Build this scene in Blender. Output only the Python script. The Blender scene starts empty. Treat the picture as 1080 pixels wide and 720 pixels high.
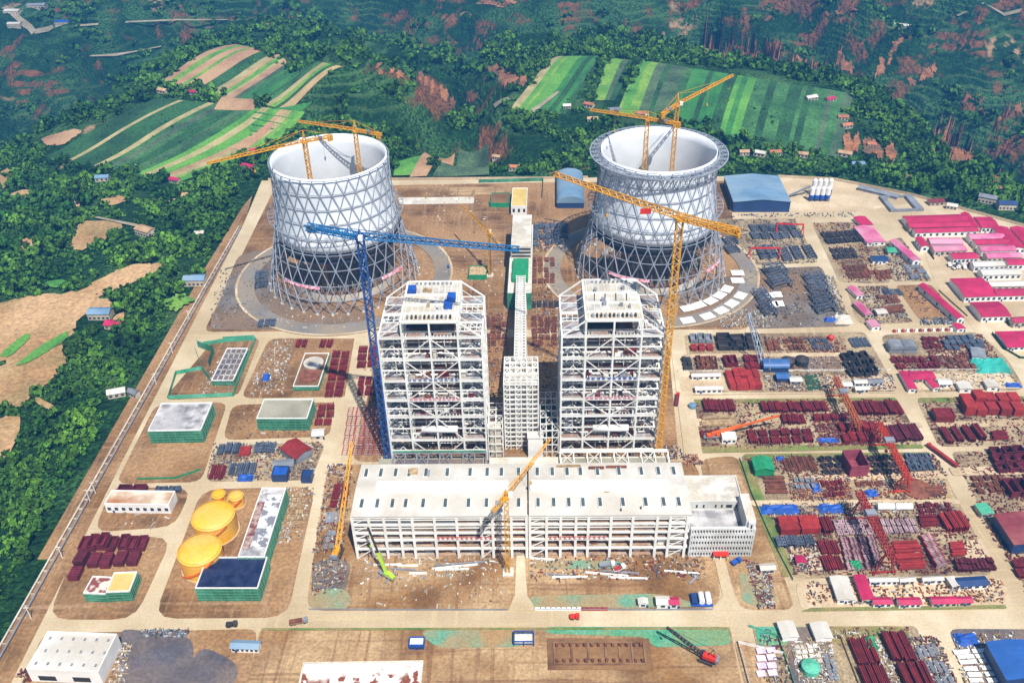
import bpy, math, random
import numpy as np
random.seed(7)
SC = bpy.context.scene
COL = SC.collection
# ------------------------------------------------------------------ camera
CM = np.array([[0.9997692700762243, 0.010404562018435112, -0.018792330894762618],
               [-0.009578051923825045, -0.5671414598890462, -0.8235647062594814],
               [-0.019226740040844768, 0.8235546791586615, -0.5669109479479787]])  # right, down, forward
FPX, CH = 957.23, 400.0
from mathutils import Matrix, Vector
cd = bpy.data.cameras.new("camera"); cam = bpy.data.objects.new("camera", cd); COL.objects.link(cam)
cd.lens = FPX / 1080 * 36; cd.sensor_width = 36; cd.clip_start = 1; cd.clip_end = 20000
cam.matrix_world = Matrix([[CM[0][i], -CM[1][i], -CM[2][i], (0, 0, CH)[i]] for i in range(3)] + [[0, 0, 0, 1]])
SC.camera = cam
# ------------------------------------------------------------------ light
SUN_EL, SUN_AZ = 58.0, 24.0      # azimuth: degrees to the right of straight behind the camera
w = bpy.data.worlds.new("World"); SC.world = w; w.use_nodes = True
nt = w.node_tree; bg = nt.nodes["Background"]
sky = nt.nodes.new("ShaderNodeTexSky"); sky.sky_type = 'NISHITA'; sky.sun_disc = False
ts = Vector((math.sin(math.radians(SUN_AZ)) * math.cos(math.radians(SUN_EL)), -math.cos(math.radians(SUN_AZ)) * math.cos(math.radians(SUN_EL)), math.sin(math.radians(SUN_EL))))
sky.sun_elevation = math.radians(SUN_EL); sky.sun_rotation = math.atan2(ts.x, ts.y)
sky.air_density = 1.3; sky.dust_density = 2.0
nt.links.new(sky.outputs[0], bg.inputs[0]); bg.inputs[1].default_value = 0.056
sl = bpy.data.lights.new("sun", 'SUN'); sl.energy = 5.0; sl.angle = math.radians(0.6); sl.color = (1, .965, .91)
so = bpy.data.objects.new("sun", sl); COL.objects.link(so); so.rotation_euler = (-ts).to_track_quat('-Z', 'Y').to_euler()
vs = SC.view_settings; vs.view_transform = 'Standard'; vs.look = 'None'; vs.gamma = 1; vs.exposure = 0.7
SC.render.engine = 'CYCLES'

# ------------------------------------------------------------------ pixel (1080x720 photo) <-> world
def ray(px, py): return CM.T @ np.array([(px - 540) / FPX, (py - 360) / FPX, 1.0])
def G(px, py, z=0.0):
    d = ray(px, py); t = (z - CH) / d[2]; return (d[0] * t, d[1] * t)
def PY(px, py, y):
    d = ray(px, py); t = y / d[1]; return (d[0] * t, CH + d[2] * t)
def PR(x, y, z):
    c = CM @ np.array([x, y, z - CH]); return c[0] / c[2] * FPX + 540, c[1] / c[2] * FPX + 360
def ZT(x, y, py):
    lo, hi = -50., 390.
    for _ in range(50):
        m = (lo + hi) / 2
        if PR(x, y, m)[1] > py: lo = m
        else: hi = m
    return lo

# ------------------------------------------------------------------ objects
LABELS = {}
def tag(o, label, cat=None, group=None, kind=None):
    if label: o['label'] = label
    if cat: o['category'] = cat
    if group: o['group'] = group
    if kind: o['kind'] = kind
    if label and not kind:
        if label in LABELS: print('DUP LABEL', label)
        LABELS[label] = 1
        n = len(label.split())
        if n < 4 or n > 16: print('LABEL LEN', n, label)
    return o
def thing(name, label, cat, loc=(0, 0, 0), group=None):
    o = bpy.data.objects.new(name, None); COL.objects.link(o); o.location = loc; o.empty_display_size = 2
    return tag(o, label, cat, group)
class MB:
    def __init__(s): s.v = []; s.f = []
    def add(s, vs, fs):
        n = len(s.v); s.v += [tuple(map(float, p)) for p in vs]; s.f += [tuple(n + i for i in f) for f in fs]; return s
    def box(s, x0, y0, z0, x1, y1, z1):
        return s.add([(x0, y0, z0), (x1, y0, z0), (x1, y1, z0), (x0, y1, z0), (x0, y0, z1), (x1, y0, z1), (x1, y1, z1), (x0, y1, z1)],
                     [(3, 2, 1, 0), (4, 5, 6, 7), (0, 1, 5, 4), (1, 2, 6, 5), (2, 3, 7, 6), (3, 0, 4, 7)])
    def bar(s, p, q, w, h=None):
        p = Vector(p); q = Vector(q); d = (q - p)
        if d.length < 1e-6: return s
        d.normalize(); h = h or w
        up = Vector((0, 0, 1)) if abs(d.z) < .95 else Vector((0, 1, 0))
        a = d.cross(up).normalized() * (w / 2); b = a.cross(d).normalized() * (h / 2)
        return s.add([p - a - b, p + a - b, p + a + b, p - a + b, q - a - b, q + a - b, q + a + b, q - a + b],
                     [(3, 2, 1, 0), (4, 5, 6, 7), (0, 1, 5, 4), (1, 2, 6, 5), (2, 3, 7, 6), (3, 0, 4, 7)])
    def prism(s, pts, z0, z1, cap=True):
        n = len(pts)
        a = sum(pts[i][0] * pts[(i + 1) % n][1] - pts[(i + 1) % n][0] * pts[i][1] for i in range(n))
        if a < 0: pts = pts[::-1]
        vs = [(p[0], p[1], z0) for p in pts] + [(p[0], p[1], z1) for p in pts]
        fs = [(i, (i + 1) % n, n + (i + 1) % n, n + i) for i in range(n)]
        if cap: fs += [tuple(range(n, 2 * n)), tuple(range(n - 1, -1, -1))]
        return s.add(vs, fs)
    def cyl(s, c, r, z0, z1, n=20, r1=None, cap=True):
        r1 = r if r1 is None else r1
        vs = [(c[0] + r * math.cos(2 * math.pi * i / n), c[1] + r * math.sin(2 * math.pi * i / n), z0) for i in range(n)]
        vs += [(c[0] + r1 * math.cos(2 * math.pi * i / n), c[1] + r1 * math.sin(2 * math.pi * i / n), z1) for i in range(n)]
        fs = [(i, (i + 1) % n, n + (i + 1) % n, n + i) for i in range(n)]
        if cap: fs += [tuple(range(n, 2 * n)), tuple(range(n - 1, -1, -1))]
        return s.add(vs, fs)
    def tube(s, p, q, r, n=10):
        p = Vector(p); q = Vector(q); d = (q - p).normalized()
        up = Vector((0, 0, 1)) if abs(d.z) < .95 else Vector((0, 1, 0))
        a = d.cross(up).normalized(); b = a.cross(d)
        ring = [a * math.cos(2 * math.pi * i / n) * r + b * math.sin(2 * math.pi * i / n) * r for i in range(n)]
        return s.add([p + k for k in ring] + [q + k for k in ring], [(i, (i + 1) % n, n + (i + 1) % n, n + i) for i in range(n)] + [tuple(range(n - 1, -1, -1)), tuple(range(n, 2 * n))])
    def build(s, name, m, parent=None, smooth=False, label=None):
        me = bpy.data.meshes.new(name)
        if parent is not None:
            l = parent.matrix_basis.translation if parent.type != 'EMPTY' else parent.location
            off = s_off(parent); vv = [(a - off[0], b - off[1], c - off[2]) for a, b, c in s.v]
        else: vv = s.v
        me.from_pydata(vv, [], s.f); me.materials.append(m)
        if smooth: me.polygons.foreach_set('use_smooth', [True] * len(me.polygons))
        o = bpy.data.objects.new(name, me); COL.objects.link(o)
        if parent is not None: o.parent = parent
        if label: o['label'] = label
        return o
def s_off(p):
    x = y = z = 0
    while p is not None:
        x += p.location[0]; y += p.location[1]; z += p.location[2]; p = p.parent
    return (x, y, z)
KIDS = {}
def copy_tree(o, parent=None):
    c = o.copy(); COL.objects.link(c); c.parent = parent
    if o.name not in KIDS: KIDS[o.name] = list(o.children)
    for ch in KIDS[o.name]: copy_tree(ch, c)
    return c

# ------------------------------------------------------------------ materials
def S(h):
    h = h.lstrip('#'); c = [int(h[i:i + 2], 16) / 255 for i in (0, 2, 4)]
    return tuple(x / 12.92 if x <= .04045 else ((x + .055) / 1.055) ** 2.4 for x in c)
MATS = {}
def mat(name, c1, c2=None, scale=.1, rough=.85, c3=None, s3=.02, metal=0, fine=None, island=0, objr=0, contrast=.12, alpha=1, bump=0, streak=None):
    """procedural: world-position noise mixing c1/c2 (and c3 at a larger scale), optional per-object / per-island value changes"""
    if name in MATS: return MATS[name]
    m = bpy.data.materials.new(name); m.use_nodes = True; MATS[name] = m
    t = m.node_tree; N = t.nodes; Lk = t.links; b = N['Principled BSDF']
    cc = lambda c: (*(S(c) if isinstance(c, str) else c), 1)
    b.inputs['Roughness'].default_value = rough; b.inputs['Metallic'].default_value = metal
    geo = N.new('ShaderNodeNewGeometry'); cur = None
    def noise(sc, det=3, lo=.5 - contrast, hi=.5 + contrast):
        n = N.new('ShaderNodeTexNoise'); n.inputs['Scale'].default_value = sc; n.inputs['Detail'].default_value = det
        Lk.new(geo.outputs['Position'], n.inputs['Vector'])
        r = N.new('ShaderNodeMapRange'); r.inputs['From Min'].default_value = lo; r.inputs['From Max'].default_value = hi
        Lk.new(n.outputs['Fac'], r.inputs['Value']); return r.outputs[0]
    def mix(f, a, b_, bt='MIX'):
        x = N.new('ShaderNodeMix'); x.data_type = 'RGBA'; x.blend_type = bt
        if isinstance(f, (int, float)): x.inputs[0].default_value = f
        else: Lk.new(f, x.inputs[0])
        for k, i in ((6, a), (7, b_)):
            if isinstance(i, tuple): x.inputs[k].default_value = i
            else: Lk.new(i, x.inputs[k])
        return x.outputs[2]
    cur = cc(c1)
    if c2 is not None: cur = mix(noise(scale), cur, cc(c2))
    if c3 is not None: cur = mix(noise(s3, 4), cur, cc(c3))
    if streak: # long faint wheel-worn bands in two directions
        for sc_ in ((.012, .35, 1), (.3, .015, 1)):
            mp = N.new('ShaderNodeMapping'); mp.inputs['Scale'].default_value = sc_; Lk.new(geo.outputs['Position'], mp.inputs['Vector'])
            n = N.new('ShaderNodeTexNoise'); n.inputs['Scale'].default_value = 1; n.inputs['Detail'].default_value = 3; n.inputs['Distortion'].default_value = .6; Lk.new(mp.outputs[0], n.inputs['Vector'])
            r = N.new('ShaderNodeMapRange'); r.inputs['From Min'].default_value = .55; r.inputs['From Max'].default_value = .68; r.inputs['To Max'].default_value = .6; Lk.new(n.outputs['Fac'], r.inputs['Value'])
            cur = mix(r.outputs[0], cur, cc(streak))
    if fine: # fine speckle value
        n = noise(fine[0], 2, .3, .7); r = N.new('ShaderNodeMapRange'); Lk.new(n, r.inputs['Value'])
        r.inputs['To Min'].default_value = 1 - fine[1]; r.inputs['To Max'].default_value = 1 + fine[1]
        cb = N.new('ShaderNodeCombineColor'); [Lk.new(r.outputs[0], cb.inputs[k]) for k in range(3)]
        cur = mix(1.0, cur, cb.outputs[0], 'MULTIPLY')
    for on, src in ((island, lambda: geo.outputs['Random Per Island']), (objr, lambda: N.new('ShaderNodeObjectInfo').outputs['Random'])):
        if on:
            r = N.new('ShaderNodeMapRange'); Lk.new(src(), r.inputs['Value'])
            r.inputs['To Min'].default_value = 1 - on; r.inputs['To Max'].default_value = 1 + on
            cb = N.new('ShaderNodeCombineColor'); [Lk.new(r.outputs[0], cb.inputs[k]) for k in range(3)]
            cur = mix(1.0, cur, cb.outputs[0], 'MULTIPLY')
    if isinstance(cur, tuple): b.inputs['Base Color'].default_value = cur
    else: Lk.new(cur, b.inputs['Base Color'])
    if alpha < 1: b.inputs['Alpha'].default_value = alpha
    if bump:
        n = N.new('ShaderNodeTexNoise'); n.inputs['Scale'].default_value = bump[0]; n.inputs['Detail'].default_value = 4
        Lk.new(geo.outputs['Position'], n.inputs['Vector'])
        bp = N.new('ShaderNodeBump'); bp.inputs['Distance'].default_value = bump[1]; bp.inputs['Strength'].default_value = 1
        Lk.new(n.outputs['Fac'], bp.inputs['Height']); Lk.new(bp.outputs[0], b.inputs['Normal'])
    return m
M = dict(
 road=mat('road_concrete', '#c9b99c', '#b9a685', .05, .9, '#a89372', .012, fine=(.8, .1), streak='#bba67f'),
 road2=mat('road_grey', '#a79f92', '#8f8677', .05, .9, '#978869', .02, fine=(.8, .1)),
 asphalt=mat('ring_asphalt', '#7b7671', '#6a645e', .06, .9, '#8d7f6c', .03, fine=(.8, .1)),
 soil=mat('soil_brown', '#7c572f', '#5b3e20', .06, .95, '#9a764e', .018, fine=(.5, .25), bump=(.25, 1.2), streak='#9c7c5c'),
 soil_light=mat('soil_light', '#896338', '#6b4a26', .05, .95, '#ad8f68', .022, fine=(.6, .22), bump=(.25, 1), streak='#6f4a2c'),
 soil_dark=mat('soil_dark', '#6f4b2d', '#563820', .06, .95, '#87643f', .02, fine=(.5, .15), bump=(.3, .7)),
 soil_yard=mat('soil_yard', '#7a6750', '#58442f', .08, .95, '#a39070', .03, fine=(.7, .35), streak='#a8926c', bump=(.3, .5)),
 soil_grey=mat('gravel_grey', '#716a64', '#5a524a', .05, .95, '#7c6044', .014, fine=(.6, .18), bump=(.3, .5)),
 gravel_dark=mat('gravel_dark', '#57535a', '#474349', .06, .95, '#776659', .025, fine=(.6, .2), bump=(.3, .5)),
 concrete=mat('concrete_pale', '#cdb99a', '#bda684', .06, .9, '#a89272', .02, fine=(.6, .14)),
 concrete_w=mat('concrete_white', '#d8d2c6', '#a79f93', .12, .9, '#c2b8a6', .03, fine=(.9, .15)),
 slab_stain=mat('stained_slab', '#c3bfbc', '#6d6a6c', .13, .9, '#a7a3a3', .05, fine=(1.2, .15)),
 grass=mat('grass', '#5f7a33', '#4a6128', .1, .95, '#86774a', .04, fine=(.8, .25)),
 net_ground=mat('ground_dust_net', '#5f8f74', '#8c8667', .06, .9, '#9a7a50', .03, fine=(.9, .2)),
 steelw=mat('white_steel', '#e6e4de', '#d8d5cc', .1, .5),
 steelg=mat('grey_steel', '#868a92', '#74777d', .1, .5),
 lattice=mat('galvanised_lattice', '#959ca7', '#838a96', .1, .45),
 cladding=mat('white_cladding', '#e3e6e8', '#d5dade', .05, .45),
 white=mat('white_paint', '#e8e6e2', '#dddad4', .15, .6),
 roofw=mat('white_roof', '#cfccc4', '#bfbab0', .08, .6, '#b7aea0', .03, fine=(.5, .05)),
 dark=mat('dark_opening', '#2b2a2c', rough=.9),
 glass=mat('window_glass', '#2f3b48', rough=.15),
 rust=mat('primer_red_steel', '#761a20', '#5c1319', .3, .6, objr=.28),
 rust2=mat('bright_primer_steel', '#9d2c2a', '#84241f', .3, .6, objr=.25),
 rustp=mat('plum_primer_steel', '#651d2b', '#501521', .3, .6, objr=.35),
 rustb=mat('rusty_steel', '#7a4630', '#5c3325', .3, .8, objr=.3),
 pinkw=mat('pale_pink_steel', '#b3989a', '#8d7276', .3, .7, objr=.25),
 bluest=mat('blue_grey_steel', '#535c6b', '#424a58', .2, .6, objr=.25),
 black=mat('black_steel', '#2c2a2e', '#3b3330', .2, .7, objr=.3),
 timber=mat('timber', '#b19974', '#8f7553', .4, .9, objr=.2),
 yellow=mat('crane_yellow', '#d69a1c', '#c98d18', .2, .5),
 orange=mat('crane_orange', '#d8641f', '#c75a1c', .2, .5),
 red=mat('crane_red', '#cf2d1a', '#b92a1c', .2, .5),
 blue=mat('crane_blue', '#1c4f8f', '#1a4580', .2, .5),
 cyan=mat('crane_light_blue', '#2c74a8', '#27689a', .2, .5),
 palegr=mat('crane_pale', '#a9b1ba', '#9aa2ab', .2, .5),
 magenta=mat('magenta_roof', '#b3204f', '#9e1b46', .12, .6, objr=.12, fine=(.6, .08)),
 pink=mat('pink_roof', '#c85c85', '#b54c76', .12, .6, '#c7899c', .05, objr=.12),
 netg=mat('green_scaffold_net', '#347f5f', '#4d9675', .25, .9, '#27694a', .1, fine=(1.2, .2)),
 netl=mat('teal_scaffold_net', '#4fa587', '#66b698', .2, .9, '#2f8f68', .06, fine=(1.2, .2)),
 tarpg=mat('green_tarpaulin', '#1f8a5b', '#187a4e', .3, .7),
 tarpb=mat('blue_tarpaulin', '#1c52a8', '#16438f', .3, .6),
 roofb=mat('blue_metal_roof', '#6f8da6', '#617e97', .05, .5, '#8398a8', .03),
 navy=mat('navy_cladding', '#24406f', '#1f3862', .1, .5),
 tanky=mat('yellow_tank_paint', '#ebb325', '#dfa61c', .08, .5, '#dcae50', .05, fine=(.5, .08)),
 gold=mat('pale_yellow_roof', '#cdb26a', '#bfa35c', .1, .8),
 grass_pitch=mat('dark_green_pitch', '#1e4a2c', '#1a4227', .2, .9),
 brick=mat('orange_brick', '#b0714f', '#9a5f42', .3, .9, objr=.15),
 plaster=mat('house_plaster', '#c5b7a4', '#b0a18c', .2, .9, objr=.15),
 slate=mat('grey_roof', '#7d8187', '#6c7076', .15, .8, objr=.15),
 mud=mat('mud_roof', '#b99673', '#a08060', .15, .9, objr=.15),
 concg=mat('grey_green_deck', '#8b8775', '#7c7868', .1, .9, '#9c9785', .04, fine=(1, .1)),
 navyroof=mat('wet_bitumen_roof', '#141c36', '#1d2644', .12, .35, '#2c3350', .2),
 bark=mat('bark', '#4a3a2a', rough=.95),
)
# ------------------------------------------------------------------ terrain
_rs = np.random.RandomState(3); _P = _rs.rand(256, 256)
def vn(x, y):
    xi = np.floor(x).astype(int); yi = np.floor(y).astype(int); u = x - xi; v = y - yi
    u = u * u * (3 - 2 * u); v = v * v * (3 - 2 * v)
    a = _P[xi & 255, yi & 255]; b = _P[(xi + 1) & 255, yi & 255]; c = _P[xi & 255, (yi + 1) & 255]; d = _P[(xi + 1) & 255, (yi + 1) & 255]
    return (a * (1 - u) + b * u) * (1 - v) + (c * (1 - u) + d * u) * v
def fbm(x, y, o=4):
    s = 0; a = .5
    for k in range(o): s = s + a * (vn(x * 2 ** k + 17.3 * k, y * 2 ** k + 9.1 * k) - .5); a *= .5
    return s
def ridge(x, y, o=4):
    s = 0; a = .5
    for k in range(o): s = s + a * (1 - np.abs(2 * vn(x * 2 ** k + 31.7 * k, y * 2 ** k + 5.3 * k) - 1)); a *= .5
    return s
def sst(x, a, b):
    t = np.clip((x - a) / (b - a), 0, 1); return t * t * (3 - 2 * t)
def pdist(X, Y, poly):
    """signed distance, negative inside"""
    n = len(poly); d = np.full(np.shape(X), 1e9); ins = np.zeros(np.shape(X), bool)
    for i in range(n):
        x0, y0 = poly[i]; x1, y1 = poly[(i + 1) % n]; ex, ey = x1 - x0, y1 - y0
        t = np.clip(((X - x0) * ex + (Y - y0) * ey) / (ex * ex + ey * ey), 0, 1)
        d = np.minimum(d, np.hypot(X - x0 - t * ex, Y - y0 - t * ey))
        c = ((y0 > Y) != (y1 > Y)); ins ^= c & (X < (x1 - x0) * (Y - y0) / ((y1 - y0) if y1 != y0 else 1e-9) + x0)
    return np.where(ins, -d, d)
PLAT = [G(*q) for q in ((-160, 330), (-60, 235), (0, 212), (40, 190), (45, 150), (105, 112), (170, 75), (252, 44), (350, 55), (362, 90), (330, 120), (330, 150), (430, 165), (500, 185), (505, 150), (545, 100), (600, 62), (660, 60), (720, 76), (800, 86), (880, 100), (930, 130), (960, 170), (1000, 200), (1060, 222), (1110, 235), (1300, 300), (1500, 500))] + [(900, -300), (-1200, -300), (-1200, 500)]
RAV = [G(*q) for q in ((470, 60), (485, 110), (478, 150), (500, 180))]
HILL = G(408, 118)
DOME = [(*G(770, 112), 34, 210), (*G(620, 85), 22, 120), (*G(255, 75), 26, 150), (*G(190, 130), 16, 150)]
def hgt(X, Y):
    X = np.asarray(X, float); Y = np.asarray(Y, float)
    wx = X + 60 * fbm(X / 150, Y / 150, 3); wy = Y + 60 * fbm(X / 150 + 50, Y / 150, 3)
    d = pdist(wx, wy, PLAT)
    drop = -140 * sst(d, 0, 320)
    far = sst(d, 190, 1000) * (190 + 130 * ridge(X / 620 + .3, Y / 620 + .55, 3)) * (.35 + .65 * sst(X + .2 * (Y - 1500), -500, 150)) + sst(Y, 1500, 5000) * 260
    rough = sst(d, 0, 150) * ((135 + 90 * sst(d, 150, 500)) * (ridge((wx + .3 * wy) / 300, wy / 560, 4) - .5) + 14 * fbm(X / 45, Y / 45, 3))
    h = drop + far + rough + sst(d, -120, 0) * 3 * fbm(X / 60, Y / 60, 3)
    q = h / 11.0; fl = np.floor(q); ter = 11.0 * (fl + sst(q - fl, .45, .95)); h = h + (ter - h) * .8 * sst(d, 120, 260) * sst(fbm(X / 170 + 4, Y / 170, 3), -.08, .04)
    for dcx, dcy, da, dr_ in DOME:
        rr = np.hypot(X - dcx, (Y - dcy) * 1.2) / dr_; h = h + da * np.exp(-rr * rr * 1.5) * sst(Y, 905, 1010)
    # wooded hill beside the ravine, and the ravine itself
    r = np.hypot((X - HILL[0]) / 150, (Y - HILL[1]) / 120); h = h + 95 * np.exp(-r * r * 1.6) * sst(Y, 930, 1060)
    dr = np.full(np.shape(X), 1e9)
    for (x0, y0), (x1, y1) in zip(RAV[:-1], RAV[1:]):
        ex, ey = x1 - x0, y1 - y0; t = np.clip(((wx - x0) * ex + (wy - y0) * ey) / (ex * ex + ey * ey), 0, 1)
        dr = np.minimum(dr, np.hypot(wx - x0 - t * ex, wy - y0 - t * ey))
    h = h - 48 * (1 - sst(dr, 8, 55)) * sst(Y, 900, 1010)
    return h
def hz(x, y): return float(hgt(np.array([x]), np.array([y]))[0])
def GT(px, py):
    d = ray(px, py); lo, hi, st = 300, 4500, 40.0
    for st in (40.0, 2.0):
        ts_ = np.arange(lo, hi, st); X = d[0] * ts_; Y = d[1] * ts_; k = np.nonzero(CH + d[2] * ts_ < hgt(X, Y))[0]
        if len(k) == 0: return None
        k = k[0]; lo, hi = ts_[k] - 40.0, ts_[k] + 2.1
    return (X[k], Y[k])
def axis(spec):
    a = []
    for lo, hi, st in spec: a += list(np.arange(lo, hi, st))
    return np.array(a + [spec[-1][1]])
ax = axis([(-9000, -2400, 300), (-2400, -1150, 25), (-1150, 1150, 7), (1150, 2400, 25), (2400, 9000, 300)])
ay = axis([(-600, 600, 40), (600, 880, 14), (880, 2300, 7), (2300, 3600, 25), (3600, 16000, 300)])
GX, GY = np.meshgrid(ax, ay); GZ = hgt(GX, GY)
SITE = [G(*q) for q in ((272, 200), (276, 190.5), (413, 189.5), (560, 188.5), (700, 186), (815, 186), (880, 190), (960, 205), (1080, 238), (1180, 268))] + [(760, 700), (760, 180), G(-22, 790), G(20, 703), G(132, 480), G(257, 236)]
GZ = GZ - 1.2 * (pdist(GX, GY, SITE) < 14)
me = bpy.data.meshes.new('terrain'); ny, nx = GX.shape
idx = np.arange(nx * ny).reshape(ny, nx)
fa = np.stack([idx[:-1, :-1], idx[:-1, 1:], idx[1:, 1:], idx[1:, :-1]], -1).reshape(-1, 4)
def npmesh(me, V, F):
    me.vertices.add(len(V)); me.vertices.foreach_set('co', np.asarray(V, np.float32).ravel())
    k = F.shape[1]; me.loops.add(F.size); me.loops.foreach_set('vertex_index', F.astype(np.int32).ravel())
    me.polygons.add(len(F)); me.polygons.foreach_set('loop_start', np.arange(0, F.size, k, dtype=np.int32))
    me.polygons.foreach_set('loop_total', np.full(len(F), k, np.int32)); me.update(calc_edges=True)
npmesh(me, np.stack([GX, GY, GZ], -1).reshape(-1, 3), fa)
me.polygons.foreach_set('use_smooth', [True] * len(me.polygons))
def terrain_mat():
    m = bpy.data.materials.new('terrain_vegetation'); m.use_nodes = True; t = m.node_tree; N = t.nodes; K = t.links; b = N['Principled BSDF']; b.inputs['Roughness'].default_value = 1; b.inputs['Specular IOR Level'].default_value = .1
    geo = N.new('ShaderNodeNewGeometry')
    def noise(sc, det, lo, hi, vec=None):
        n = N.new('ShaderNodeTexNoise'); n.inputs['Scale'].default_value = sc; n.inputs['Detail'].default_value = det; K.new(vec or geo.outputs['Position'], n.inputs['Vector'])
        r = N.new('ShaderNodeMapRange'); r.inputs['From Min'].default_value = lo; r.inputs['From Max'].default_value = hi; K.new(n.outputs['Fac'], r.inputs['Value']); return r.outputs[0]
    def mix(f, a, c, bt='MIX'):
        x = N.new('ShaderNodeMix'); x.data_type = 'RGBA'; x.blend_type = bt; K.new(f, x.inputs[0]) if not isinstance(f, float) else setattr(x.inputs[0], 'default_value', f)
        for k, i in ((6, a), (7, c)):
            if isinstance(i, tuple): x.inputs[k].default_value = (*i, 1)
            else: K.new(i, x.inputs[k])
        return x.outputs[2]
    def math_(op, a, c=None, v=None):
        x = N.new('ShaderNodeMath'); x.operation = op; K.new(a, x.inputs[0])
        if c is not None: K.new(c, x.inputs[1])
        if v is not None: x.inputs[1].default_value = v
        return x.outputs[0]
    veg = mix(noise(.09, 4, .4, .62), S('#1a3a1e'), S('#2c5428'))
    veg = mix(noise(.012, 4, .48, .62), veg, S('#47703a'))
    veg = mix(noise(.35, 3, .42, .6), veg, S('#16301a'))
    # terrace steps: thin pale lines that follow the height
    sp = N.new('ShaderNodeSeparateXYZ'); K.new(geo.outputs['Position'], sp.inputs[0])
    nz = N.new('ShaderNodeTexNoise'); nz.inputs['Scale'].default_value = .01; K.new(geo.outputs['Position'], nz.inputs['Vector'])
    hh = math_('ADD', math_('MULTIPLY', sp.outputs[2], v=.11), math_('MULTIPLY', nz.outputs['Fac'], v=3.0))
    fr = math_('FRACT', hh); st = N.new('ShaderNodeMapRange'); K.new(fr, st.inputs['Value']); st.inputs['From Min'].default_value = .62; st.inputs['From Max'].default_value = .8
    tm = math_('MULTIPLY', math_('MULTIPLY', st.outputs[0], noise(.006, 3, .45, .58)), v=.5)
    veg = mix(tm, veg, S('#587848'))
    sn = N.new('ShaderNodeSeparateXYZ'); K.new(geo.outputs['True Normal'], sn.inputs[0])
    slope = N.new('ShaderNodeMapRange'); K.new(sn.outputs[2], slope.inputs['Value']); slope.inputs['From Min'].default_value = .82; slope.inputs['From Max'].default_value = .70
    sc = math_('MULTIPLY', slope.outputs[0], noise(.016, 4, .51, .59))
    earth = mix(noise(.08, 3, .35, .65), S('#8a5a38'), S('#6a4a34'))
    col = mix(sc, veg, earth)
    bare = math_('MULTIPLY', noise(.0085, 5, .62, .66), noise(.05, 2, .45, .55))
    col = mix(bare, col, S('#a98a66'))
    K.new(col, b.inputs['Base Color'])
    n = N.new('ShaderNodeTexNoise'); n.inputs['Scale'].default_value = .16; n.inputs['Detail'].default_value = 5; K.new(geo.outputs['Position'], n.inputs['Vector'])
    bp = N.new('ShaderNodeBump'); bp.inputs['Distance'].default_value = 12; K.new(n.outputs['Fac'], bp.inputs['Height']); K.new(bp.outputs[0], b.inputs['Normal'])
    return m
me.materials.append(terrain_mat())
o = bpy.data.objects.new('terrain', me); COL.objects.link(o); o['kind'] = 'structure'

# ------------------------------------------------------------------ draped ground patches
def struct(mb, name, m): o = mb.build(name, m); o['kind'] = 'structure'; return o
def rounded(pts, r):
    out = []; n = len(pts)
    for i in range(n):
        p = Vector(pts[i]); a = Vector(pts[i - 1]); c = Vector(pts[(i + 1) % n])
        da = a - p; dc = c - p; ra = min(r, da.length * .45); rc = min(r, dc.length * .45)
        p0 = p + da.normalized() * ra; p1 = p + dc.normalized() * rc
        for t in (0, .33, .67, 1): out.append(tuple((1 - t) ** 2 * p0 + 2 * t * (1 - t) * p + t * t * p1))
    return out
CLEAR = []            # world polygons no tree may stand in
ORCH = []; FIELDS = []
def lift(vs, dz):
    a = np.array(vs, float); a[:, 2] = hgt(a[:, 0], a[:, 1]) + dz; return [tuple(q) for q in a]
DC = [0]
def quad_patch(name, px, m, dz=.7, nu=14, nv=14, clear=True):
    DC[0] += 1; dz += DC[0] * .004
    c = [np.array(GT(*q)) for q in px]
    if clear: CLEAR.append([tuple(q) for q in c])
    mb = MB(); vs = []
    for j in range(nv + 1):
        for i in range(nu + 1):
            u, v = i / nu, j / nv; p = (c[0] * (1 - u) + c[1] * u) * (1 - v) + (c[3] * (1 - u) + c[2] * u) * v
            vs.append((p[0], p[1], 0))
    vs = lift(vs, dz); mb.add(vs, [(j * (nu + 1) + i, (j + 1) * (nu + 1) + i, (j + 1) * (nu + 1) + i + 1, j * (nu + 1) + i + 1)[::-1] for j in range(nv) for i in range(nu)])
    return struct(mb, name, m)
def blob_patch(name, px, m, dz=.7, clear=True, wob=.12):
    DC[0] += 1; dz += DC[0] * .004
    c = [np.array(GT(*q)) for q in px]; pts = rounded([tuple(q) for q in c], 30)
    cen = np.mean(np.array(pts), 0); mb = MB(); n = len(pts) * 2
    P2 = []
    for i in range(len(pts)):
        a = np.array(pts[i]); b = np.array(pts[(i + 1) % len(pts)]); P2 += [a, (a + b) / 2]
    if clear: CLEAR.append([tuple(q) for q in P2])
    vs = [(cen[0], cen[1], 0)]; R_ = 6
    w_ = [1 + wob * math.sin(i * 1.7) * math.sin(i * .9 + 1) for i in range(n)]
    for k in range(1, R_ + 1):
        for i, p in enumerate(P2):
            q = cen + (p - cen) * (k / R_) * w_[i]; vs.append((q[0], q[1], 0))
    vs = lift(vs, dz)
    fs = [(0, 1 + i, 1 + (i + 1) % n) for i in range(n)]
    for k in range(R_ - 1):
        for i in range(n): fs.append((1 + k * n + i, 1 + (k + 1) * n + i, 1 + (k + 1) * n + (i + 1) % n, 1 + k * n + (i + 1) % n))
    mb.add(vs, fs); o = struct(mb, name, m); return o
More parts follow.
